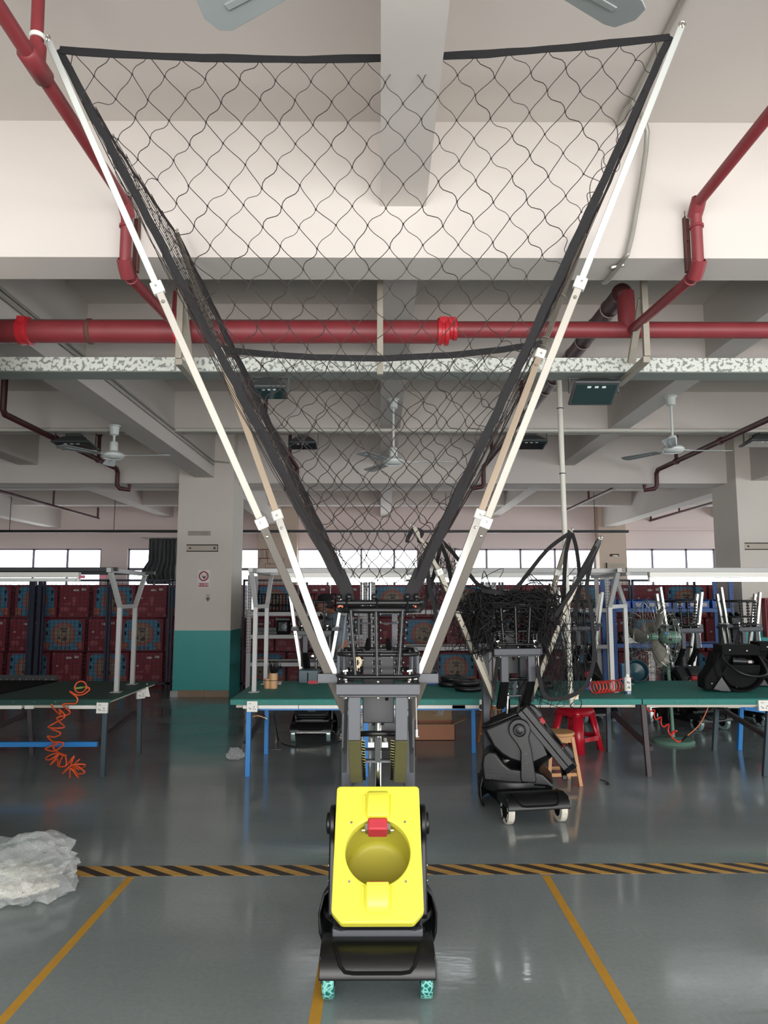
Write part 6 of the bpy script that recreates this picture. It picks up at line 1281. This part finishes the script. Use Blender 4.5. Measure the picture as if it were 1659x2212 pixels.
# stools
def red_stool(p, rz):
    t = thing('plastic_stool', 'red plastic stool standing half under the bench', 'stool', p, rz); h = 0.47; st, sb = 0.155, 0.235
    MB().prism([(q.x, q.y) for q in rrect(st, st, 0.05)], 'z', h - 0.012, h).build('seat', M_stoolred, t, bevel=0.006)
    m = MB(); k = 0
    skirt = [q for q in rrect(st, st, 0.05)]; sk2 = [q for q in rrect(st + 0.02, st + 0.02, 0.05)]; n = len(skirt)
    o = m.add([(q.x, q.y, h - 0.004) for q in skirt] + [(q.x, q.y, h - 0.09) for q in sk2], [(i, n + i, n + (i + 1) % n, (i + 1) % n) for i in range(n)]).build('skirt', M_stoolred, t, smooth=60); o.modifiers.new('solid', 'SOLIDIFY').thickness = 0.006
    for sx in (-1, 1):
        for sy in (-1, 1):
            m = MB(); c = [Vector((sx * (st - 0.05) * 1.0, sy * (st - 0.05), h - 0.06)), Vector((sx * (sb - 0.06), sy * (sb - 0.06), 0.0))]; vs = []
            for c_, r in ((c[0], 0.068), (c[1], 0.06)):
                for a in range(9): th = math.atan2(sy, sx) + R(-95 + 190 * a / 8); vs.append((c_.x + r * cos(th), c_.y + r * sin(th), c_.z))
            o = m.add(vs, [(a, 9 + a, 10 + a, 1 + a) for a in range(8)]).build('leg', M_stoolred, t, smooth=70); o.modifiers.new('solid', 'SOLIDIFY').thickness = 0.007
    for a in range(4):
        m = MB(); m.M = Matrix.Rotation(a * pi / 2, 4, 'Z'); y = -(st + 0.058); m.prism([(-0.12, 0.115), (0.12, 0.115), (0.125, 0.165), (-0.125, 0.165)], 'y', y, y + 0.006); m.build('stretcher', M_stoolred, t, bevel=0.002)
    m = MB()
    for x in (-0.06, 0.0, 0.06):
        for y in (-0.06, 0.0, 0.06): m.cyl((x, y, h), (x, y, h + 0.002), 0.012, n=8)
    m.build('drain_hole', mat('stool_hole_dark', '#5a101a', 0.5), t)
    return t
red_stool((2.19, 8.42, 0), R(38))
def wood_stool(p, rz, label, mt, h=0.46):
    t = thing('wooden_stool', label, 'stool', p, rz)
    MB().lathe([(0.0, 0.0), (0.145, 0.0), (0.153, 0.008), (0.153, 0.022), (0.146, 0.03), (0.0, 0.03)], (0, 0, h - 0.03), n=32).build('seat', mt, t, smooth=40)
    for sx in (-1, 1):
        MB().box(-0.11 if False else sx * 0.1 - 0.011, sx * 0.1 + 0.011, -0.11, 0.11, h - 0.085, h - 0.03).build('apron', M_wood, t); MB().box(-0.09, 0.09, sx * 0.1 - 0.011, sx * 0.1 + 0.011, h - 0.085, h - 0.03).build('apron', M_wood, t)
        MB().bar((sx * 0.13, -0.13, 0.13), (sx * 0.13, 0.13, 0.13), 0.018, 0.03).build('stretcher', M_wood, t); MB().bar((-0.13, sx * 0.13, 0.10), (0.13, sx * 0.13, 0.10), 0.018, 0.03).build('stretcher', M_wood, t)
        for sy in (-1, 1): MB().bar((sx * 0.10, sy * 0.10, h - 0.035), (sx * 0.15, sy * 0.15, 0.0), 0.032, 0.032, (0, 1, 0)).build('leg', mt, t, bevel=0.002)
    return t
wood_stool((1.64, 6.95, 0), R(6), 'pale round wooden stool behind the black machine head', M_wood); wood_stool((1.34, 8.75, 0), R(20), 'brown wooden stool under the bench behind the black machine mast', M_woodd, 0.48)
# floor fan
p = Vector((X(1441, 8.82), 8.82, 0)); t = thing('floor_fan', 'green pedestal fan with large wire cage standing behind the bench', 'fan', p)
MB().lathe([(0.0, 0), (0.235, 0), (0.24, 0.015), (0.22, 0.035), (0.05, 0.05), (0.03, 0.06), (0.0, 0.06)], n=40).build('base', M_fangreen, t, smooth=40); MB().cyl((0, 0, 0.05), (-0.03, 0, 1.1), 0.02, n=14).build('pole', M_fangreen, t, smooth=50); MB().cyl((-0.028, 0, 1.02), (-0.03, 0, 1.12), 0.028, n=14).build('collar', M_alu, t, smooth=50)
fc = Vector((-0.06, 0, 1.17)); fd = Vector((-0.93, -0.37, 0.02)).normalized()
m = MB(); m.lathe([(0.0, -0.20), (0.05, -0.195), (0.075, -0.16), (0.08, -0.05), (0.07, 0.03), (0.04, 0.05), (0.0, 0.05)], fc + Vector((0.03, 0.02, 0.04)), fd, 24); m.build('motor_housing', M_fangreen, t, smooth=50)
m = MB(); q = fc + Vector((0.03, 0.02, 0.04)); m.sphere(q + Vector((0.02, -0.082, -0.02)), 0.02, 10, 6); m.build('switch_knob', M_blackm, t); m = MB(); m.cbox(q + Vector((-0.02, -0.07, 0.055)), (0.035, 0.01, 0.03)); m.build('blue_badge', mat('badge_blue', '#3c78a8', 0.4), t)
cc = fc + fd * 0.20 + Vector((0.03, 0.02, 0.05)); e1 = fd.cross(Vector((0, 0, 1))).normalized(); e2 = e1.cross(fd)
def cagept(th, s): prof = [(0.05, 0.10), (0.16, 0.115), (0.28, 0.095), (0.335, 0.045), (0.335, -0.02), (0.28, -0.075), (0.16, -0.09), (0.08, -0.09)]; r, d = prof[s]; return cc + fd * d * 0.9 + (e1 * cos(th) + e2 * sin(th)) * r * 1.27
m = MB()
for k in range(36): m.tube([cagept(2 * pi * k / 36, s) for s in range(8)], 0.0022, 4)
for s in (0, 1, 2, 3, 4, 5, 6, 7): m.tube([cagept(2 * pi * k / 40, s) for k in range(40)], 0.0035 if s in (3, 4) else 0.0025, 5, True)
m.build('wire_cage', M_wire, t, kind='stuff'); MB().lathe([(0.0, 0.115), (0.045, 0.112), (0.05, 0.10), (0.0, 0.10)], cc, fd, 18).build('cage_badge', M_wire, t)
for k in range(3):
    a0 = 2 * pi * k / 3; vs = []
    for i in range(7):
        r = 0.05 + 0.32 * i / 6; wd = 0.55 * sin(0.5 + 2.1 * i / 6)
        for s in (-1, 1): th = a0 + s * wd / (1 + r * 2.0); vs.append(cc + (e1 * cos(th) + e2 * sin(th)) * r + fd * s * 0.03)
    o = MB().add(vs, [(2 * i, 2 * i + 2, 2 * i + 3, 2 * i + 1) for i in range(6)]).build('fan_blade', M_fanblade, t, smooth=60); o.modifiers.new('solid', 'SOLIDIFY').thickness = 0.003
m = MB(); m.lathe([(0.0, 0.04), (0.04, 0.035), (0.045, -0.04), (0.0, -0.1)], cc, fd, 16); m.build('hub', M_fangreen, t, smooth=40)
# plastic bags
def bag(name, label, c, sc, seed, fill):
    t = thing(name, label, 'plastic bag', (c[0], c[1], 0)); rn = random.Random(seed)
    def blob(S, amp, off, n=40, mm_=24, ridge=True):
        m = MB(); m.sphere((0, 0, 0), 1, n, mm_); vs = []
        for v in m.v:
            p = Vector(v); d = noise.noise(p * 1.6 + Vector((off, 0, 0))) * amp; 
            if ridge: d += abs(noise.noise(p * 3.4 + Vector((0, off, 0)))) * amp * 0.9 - abs(noise.noise(p * 7.5 + Vector((0, off, 3)))) * amp * 0.5
            p = p * (1 + d); z = (p.z + 0.75) * S[2]
            vs.append((p.x * S[0], p.y * S[1], max(z, 0.003 + 0.004 * abs(p.x))))
        m.v = vs; return m
    if fill: blob((sc[0] * 0.66, sc[1] * 0.62, sc[2] * 0.5), 0.35, seed + 4).build('bag_contents', M_fill, t, smooth=25)
    blob(sc, 0.42, seed, 56, 34).build('clear_film', M_film, t, smooth=28)
    return t
bag('plastic_bag', 'large clear plastic bag of pale offcuts on the floor at the left', (-2.16, 4.50), (0.37, 0.33, 0.15), 3, True)
t_ = bag('plastic_bag', 'small crumpled clear plastic bag on the floor before the bench', (-1.53, 7.95), (0.085, 0.075, 0.06), 8, False)
# a bit of wire and the cable under the bench
pts = [atz(u, v, 0.006) for u, v in ((1296, 1684), (1306, 1687), (1314, 1692), (1316, 1695), (1309, 1694), (1311, 1691))]; o = MB().tube(smooth_path(pts, 5), 0.004, 6).build('wire_scrap', M_cable, smooth=60); tag(o, 'short bent black wire lying on the floor by the wooden stool', 'wire')
pts = [at(588, 1515, 8.2), at(592, 1540, 8.2), at(597, 1575, 8.15), atz(602, 1598, 0.008), atz(612, 1607, 0.008), atz(640, 1613, 0.008), atz(680, 1611, 0.008), atz(715, 1606, 0.008), atz(745, 1598, 0.008)]; o = MB().tube(smooth_path(pts, 6), 0.007, 6).build('power_cable', M_cable, smooth=60); tag(o, 'black cable looping on the floor under the bench at the left', 'cable')
p = atz(596, 1620, 0); t = thing('metal_floor_stand', 'small dark metal stand with spring on the floor under the bench', 'stand', p); MB().bar((-0.06, 0, 0.005), (0.06, 0.02, 0.005), 0.012, 0.008).build('foot', M_dsteel, t); MB().bar((0, 0, 0.005), (-0.02, 0.1, 0.30), 0.012, 0.012).build('rod', M_dsteel, t); m = MB(); m.tube(coil((-0.005, 0.02, 0.06), (-0.016, 0.08, 0.24), 0.01, 10, 8), 0.003, 4); m.build('spring', M_alu, t)
# tan air line at the left bench leg
o = MB().tube(smooth_path([at(545, 1548, 7.15), at(556, 1546, 7.2), at(568, 1549, 7.2), at(574, 1552, 7.2)], 5), 0.006, 6).build('air_line', mat('tan_hose', '#b08a5c', 0.45), smooth=60); tag(o, 'short tan air line at the leg of the middle bench', 'hose'); MB().cyl(at(572, 1550, 7.2), at(577, 1554, 7.2), 0.01, n=8).build('fitting', M_bolt, o)
# rust stains and loose wire frame by the pier behind the left pole
m = MB(); q = lambda u, v: at(u, v, 21.3)
for c, r in ((572, 0.1), (574, 0.14)): pass
m.ring(q(571, 1187), 0.16, 0.008, (0, 0, 1), 20, 5, 1, 0.4); m.ring(q(571, 1206), 0.17, 0.008, (0, 0, 1), 20, 5, 1, 0.4)
for u in (564, 568, 574, 579): m.tube([q(u, 1186), q(u, 1206)], 0.005, 4)
m.tube([q(563, 1206), q(557, 1222), q(557, 1232), q(600, 1232), q(615, 1206), q(604, 1204)], 0.007, 4); m.tube([q(573, 1218), q(573, 1227), q(596, 1227), q(596, 1219), q(573, 1218)], 0.006, 4); m.tube([q(576, 1190), q(578, 1215), q(584, 1218)], 0.008, 4)
for u in (558, 615): m.tube([q(u, 1232), Vector((q(u, 1232).x, 21.45, q(u, 1232).z))], 0.006, 4)
o = m.build('wire_guard', M_rust); tag(o, 'rusty wire frame fixed to the pier between the far windows', 'wire frame')
# overpainted fan on the other pier
p = at(1329, 1201, 21.42); m = MB(); m.box(p.x - 0.27, p.x + 0.27, 21.41, 21.45, p.z - 0.32, p.z - 0.22); o = m.build('old_bracket', M_scarl); tag(o, 'old painted bracket with rust on the pier by the right window', 'bracket')
m = MB(); m.sphere(p + Vector((0, 0, 0)), 0.06, 10, 6, (1.6, 0.6, 0.5)); m.build('lamp_stub', M_whitep, o); m = MB(); m.box(p.x - 0.15, p.x + 0.12, 21.44, 21.45, p.z - 0.01, p.z + 0.06); m.box(p.x - 0.27, p.x - 0.25, 21.40, 21.45, p.z - 0.36, p.z - 0.2); m.build('soot_stain', M_scar, o)

# ------------------------------------------------------------------ the person behind the small machine
def skin_fig(name, joints, edges, mt, parent, lev=2, kind=None):
    me = bpy.data.meshes.new(name); me.from_pydata([j[0] for j in joints], edges, []); me.materials.append(mt)
    o = bpy.data.objects.new(name, me); COL.objects.link(o); o.parent = parent
    md = o.modifiers.new('skin', 'SKIN'); md.use_smooth_shade = True; lay = me.skin_vertices[0].data
    for i, (p, r) in enumerate(joints): lay[i].radius = (r, r) if not isinstance(r, tuple) else r; lay[i].use_root = (i == 0)
    sb = o.modifiers.new('sub', 'SUBSURF'); sb.levels = lev; sb.render_levels = lev
    bpy.context.view_layer.update(); me2 = bpy.data.meshes.new_from_object(o.evaluated_get(bpy.context.evaluated_depsgraph_get())); o.modifiers.clear(); o.data = me2
    me2.polygons.foreach_set('use_smooth', [True] * len(me2.polygons)); return o

t = thing('person', 'person in black cap and grey shirt leaning over the small black machine', 'person', (-0.45, 9.6, 0))
B = Vector((-0.45, 9.6, 0)); W = lambda x, y, z: tuple(Vector((x, y, z)) - B)
hip = (-0.45, 9.62, 0.93); ch = (-0.57, 9.71, 1.30)
skin_fig('body', [(W(*hip), (0.135, 0.10)), (W(-0.50, 9.66, 1.10), (0.125, 0.095)), (W(*ch), (0.145, 0.105)), (W(-0.625, 9.74, 1.425), (0.10, 0.08)), (W(-0.66, 9.75, 1.49), 0.05), (W(-0.68, 9.755, 1.53), 0.05),
   (W(-0.60, 9.56, 1.40), 0.058), (W(-0.52, 9.50, 1.15), 0.046), (W(-0.63, 9.62, 0.98), 0.036), (W(-0.69, 9.68, 0.96), 0.03),
   (W(-0.60, 9.90, 1.40), 0.058), (W(-0.66, 9.98, 1.16), 0.046), (W(-0.84, 9.93, 1.08), 0.036), (W(-0.90, 9.90, 1.07), 0.03),
   (W(-0.44, 9.52, 0.90), 0.088), (W(-0.40, 9.30, 0.50), 0.066), (W(-0.34, 9.12, 0.10), 0.044), (W(-0.36, 9.09, 0.05), 0.04),
   (W(-0.44, 9.72, 0.90), 0.088), (W(-0.46, 9.70, 0.50), 0.066), (W(-0.36, 9.62, 0.10), 0.044), (W(-0.38, 9.62, 0.05), 0.04)],
   [(0, 1), (1, 2), (2, 3), (3, 4), (4, 5), (3, 6), (6, 7), (7, 8), (8, 9), (3, 10), (10, 11), (11, 12), (12, 13), (0, 14), (14, 15), (15, 16), (16, 17), (0, 18), (18, 19), (19, 20), (20, 21)], M_skin, t)
skin_fig('shirt', [(W(-0.46, 9.63, 0.92), (0.155, 0.118)), (W(-0.50, 9.66, 1.10), (0.145, 0.112)), (W(*ch), (0.165, 0.122)), (W(-0.625, 9.74, 1.43), (0.115, 0.092)), (W(-0.645, 9.745, 1.465), 0.064),
   (W(-0.60, 9.56, 1.405), 0.074), (W(-0.525, 9.505, 1.17), 0.064), (W(-0.60, 9.585, 1.03), 0.056), (W(-0.60, 9.90, 1.405), 0.074), (W(-0.655, 9.975, 1.18), 0.064), (W(-0.78, 9.945, 1.11), 0.056)],
   [(0, 1), (1, 2), (2, 3), (3, 4), (3, 5), (5, 6), (6, 7), (3, 8), (8, 9), (9, 10)], M_shirt, t)
skin_fig('trousers', [(W(-0.45, 9.62, 0.99), (0.142, 0.108)), (W(-0.45, 9.62, 0.90), (0.148, 0.112)), (W(-0.44, 9.52, 0.86), 0.10), (W(-0.40, 9.30, 0.50), 0.08), (W(-0.345, 9.13, 0.11), 0.062), (W(-0.44, 9.72, 0.86), 0.10), (W(-0.46, 9.70, 0.50), 0.08), (W(-0.365, 9.62, 0.11), 0.062)],
   [(0, 1), (1, 2), (2, 3), (3, 4), (1, 5), (5, 6), (6, 7)], M_trous, t)
hc = Vector((-0.735, 9.77, 1.60)) - B
m = MB(); m.sphere((0, 0, 0), 0.1, 24, 16); vs = []
for v in m.v:
    p = Vector(v) / 0.1; x, y, z = p.x * 0.098, p.y * 0.078, p.z * 0.118
    if z < 0: y *= 1 - 0.28 * (-p.z); x = x * (1 - 0.12 * (-p.z)) - 0.012 * (-p.z)
    g = math.exp(-((p.y / 0.22) ** 2 + ((p.z + 0.12) / 0.2) ** 2)); x -= (0.03 * g if p.x < 0 else 0)
    e = math.exp(-(((abs(p.y) - 0.38) / 0.16) ** 2 + ((p.z - 0.08) / 0.12) ** 2)); x += (0.010 * e if p.x < 0 else 0)
    l = math.exp(-((p.y / 0.32) ** 2 + ((p.z + 0.5) / 0.07) ** 2)); x -= (0.007 * l if p.x < 0 else 0)
    vs.append(Matrix.Rotation(R(-14), 3, 'Y') @ Vector((x, y, z)) + hc)
m.v = [tuple(v) for v in vs]; hd = m.build('head', M_skin, t, smooth=80)
m = MB()
for sy in (-1, 1): m.sphere(hc + Vector((0.012, sy * 0.078, -0.005)), 0.026, 10, 6, (0.8, 0.4, 1.2))
m.build('ear', M_skin, hd, smooth=80)
m = MB()
for sy in (-1, 1): m.sphere(hc + Vector((-0.086, sy * 0.03, -0.008)), 0.011, 8, 6, (0.6, 1.2, 0.7)); m.bar(hc + Vector((-0.094, sy * 0.018, 0.014)), hc + Vector((-0.088, sy * 0.048, 0.014)), 0.006, 0.006)
m.bar(hc + Vector((-0.078, -0.024, -0.068)), hc + Vector((-0.078, 0.024, -0.068)), 0.01, 0.006); m.build('face_features', mat('dark_brown_hair', '#241b18', 0.7), hd)
m = MB(); m.sphere(hc + Vector((0.018, 0, 0.022)), 0.1, 20, 12, (0.95, 0.82, 1.06)); m.v = [v for v in m.v]; m.build('hair', MATS['dark_brown_hair'], hd, smooth=80)
m = MB(); m.lathe([(0.104, 0.0), (0.106, 0.03), (0.10, 0.075), (0.07, 0.10), (0.0, 0.108)], hc + Vector((0.006, 0, 0.03)), (0.0, 0, 1), 24); m.prism([(hc.x - 0.10 + 0.04, hc.y - 0.08), (hc.x - 0.16, hc.y - 0.06), (hc.x - 0.185, hc.y), (hc.x - 0.16, hc.y + 0.06), (hc.x - 0.06, hc.y + 0.08)], 'z', hc.z + 0.028, hc.z + 0.036); m.build('cap', M_cap, t, smooth=60)
def hand(name, wr, d, s):
    wr = Vector(wr) - B; d = Vector(d).normalized(); up = Vector((0, 0, 1)); a = d.cross(up).normalized(); j = [(tuple(wr), 0.026), (tuple(wr + d * 0.045), 0.030), (tuple(wr + d * 0.085), 0.028)]; e = [(0, 1), (1, 2)]
    skin_fig(name, j, e, M_skin, t, 1)
    m = MB()
    for k, L_ in enumerate((0.07, 0.078, 0.072, 0.058)):
        b0 = wr + d * 0.085 + a * (k - 1.5) * 0.018; b1 = b0 + d * L_ * 0.55 - up * 0.008; b2 = b1 + d * L_ * 0.3 - up * 0.028; m.tube([b0 - d * 0.02, b0, b1, b2], [0.009, 0.009, 0.008, 0.006], 8)
    b0 = wr + d * 0.03 + a * s * 0.02; m.tube([b0, b0 + d * 0.03 + a * s * 0.028, b0 + d * 0.06 + a * s * 0.03 - up * 0.01], [0.011, 0.010, 0.007], 8)
    m.build('fingers', M_skin, t, smooth=80)
hand('hand', (-0.69, 9.68, 0.965), (-0.8, 0.5, 0.1), 1); hand('hand', (-0.90, 9.90, 1.07), (-1, -0.2, 0.1), -1)
for y, x0 in ((9.08, -0.50), (9.62, -0.52)):
    m = MB(); so = [(x0, y), (x0 + 0.02, y - 0.04), (x0 + 0.10, y - 0.048), (x0 + 0.20, y - 0.038), (x0 + 0.265, y - 0.03), (x0 + 0.28, y), (x0 + 0.265, y + 0.03), (x0 + 0.20, y + 0.038), (x0 + 0.10, y + 0.048), (x0 + 0.02, y + 0.04)]
    m.prism([(a - B.x, b - B.y) for a, b in so], 'z', 0.0, 0.028); sh = m.build('shoe', M_shoe, t, bevel=0.006)
    m = MB(); vs = []; c = (x0 + 0.14 - B.x, y - B.y); n = 16; fs = []
    for k, (f, z, sx) in enumerate(((0.97, 0.026, 0), (0.93, 0.05, 0.004), (0.72, 0.075, 0.03), (0.42, 0.095, 0.075), (0.36, 0.115, 0.085))):
        for i in range(n): th = 2 * pi * i / n; vs.append((c[0] + sx + 0.138 * f * cos(th), c[1] + 0.045 * (0.55 + 0.45 * f) * sin(th), z))
    for k in range(4): fs += [(k * n + i, k * n + (i + 1) % n, (k + 1) * n + (i + 1) % n, (k + 1) * n + i) for i in range(n)]
    m.add(vs, fs).build('shoe_upper', M_shoe, sh, smooth=80); m = MB()
    for k in range(3): m.bar((x0 + 0.09 + k * 0.025 - B.x, y - 0.03 - B.y, 0.072 + k * 0.009), (x0 + 0.09 + k * 0.025 - B.x, y + 0.03 - B.y, 0.072 + k * 0.009), 0.007, 0.006)
    m.prism([(a - B.x + (0.0), b - B.y) for a, b in so], 'z', 0.026, 0.031); m.build('laces', M_trous, sh)

# ------------------------------------------------------------------ pieces that do not touch become parts of their own
def split_parts():
    for o in list(COL.objects):
        if o.type != 'MESH' or o.parent is None or o.get('kind') == 'stuff' or o.get('_c'): continue
        me = o.data
        if me.get('split_done') is None and len(me.vertices) < 6000:
            n = len(me.vertices); pa = list(range(n))
            def find(i):
                while pa[i] != i: pa[i] = pa[pa[i]]; i = pa[i]
                return i
            for p in me.polygons:
                v = p.vertices; a = find(v[0])
                for w in v[1:]: pa[find(w)] = a
            isl = {}
            for i in range(n): isl.setdefault(find(i), []).append(i)
            L_ = list(isl.values())
            if 1 < len(L_) <= 60:
                bb = []
                for L__ in L_:
                    c = [me.vertices[i].co for i in L__]; bb.append([min(q[k] for q in c) - 0.0025 for k in range(3)] + [max(q[k] for q in c) + 0.0025 for k in range(3)])
                g = list(range(len(L_)))
                def fg(i):
                    while g[i] != i: i = g[i]
                    return i
                for i in range(len(L_)):
                    for j in range(i):
                        if all(bb[i][k] <= bb[j][k + 3] and bb[j][k] <= bb[i][k + 3] for k in range(3)): g[fg(i)] = fg(j)
                cl = {}
                for i in range(len(L_)): cl.setdefault(fg(i), []).extend(L_[i])
                if len(cl) > 1:
                    vi = {}
                    for ci, vs in enumerate(cl.values()):
                        for i in vs: vi[i] = ci
                    out = [[] for _ in cl]; sm = len(me.polygons) and me.polygons[0].use_smooth
                    for p in me.polygons: out[vi[p.vertices[0]]].append(tuple(p.vertices))
                    ms = []
                    for fs in out:
                        used = sorted({i for f in fs for i in f}); ix = {u: k for k, u in enumerate(used)}
                        q = bpy.data.meshes.new(me.name); q.from_pydata([tuple(me.vertices[i].co) for i in used], [], [tuple(ix[i] for i in f) for f in fs])
                        for mt in me.materials: q.materials.append(mt)
                        if sm: q.polygons.foreach_set('use_smooth', [True] * len(q.polygons)); q.set_sharp_from_angle(angle=R(40))
                        q['split_done'] = 1; ms.append(q)
                    SPLIT[me.name] = ms
            me['split_done'] = 1
        ms = SPLIT.get(me.name)
        if ms:
            o.data = ms[0]
            for q in ms[1:]: c = o.copy(); c.data = q; COL.objects.link(c)
SPLIT = {}
split_parts()
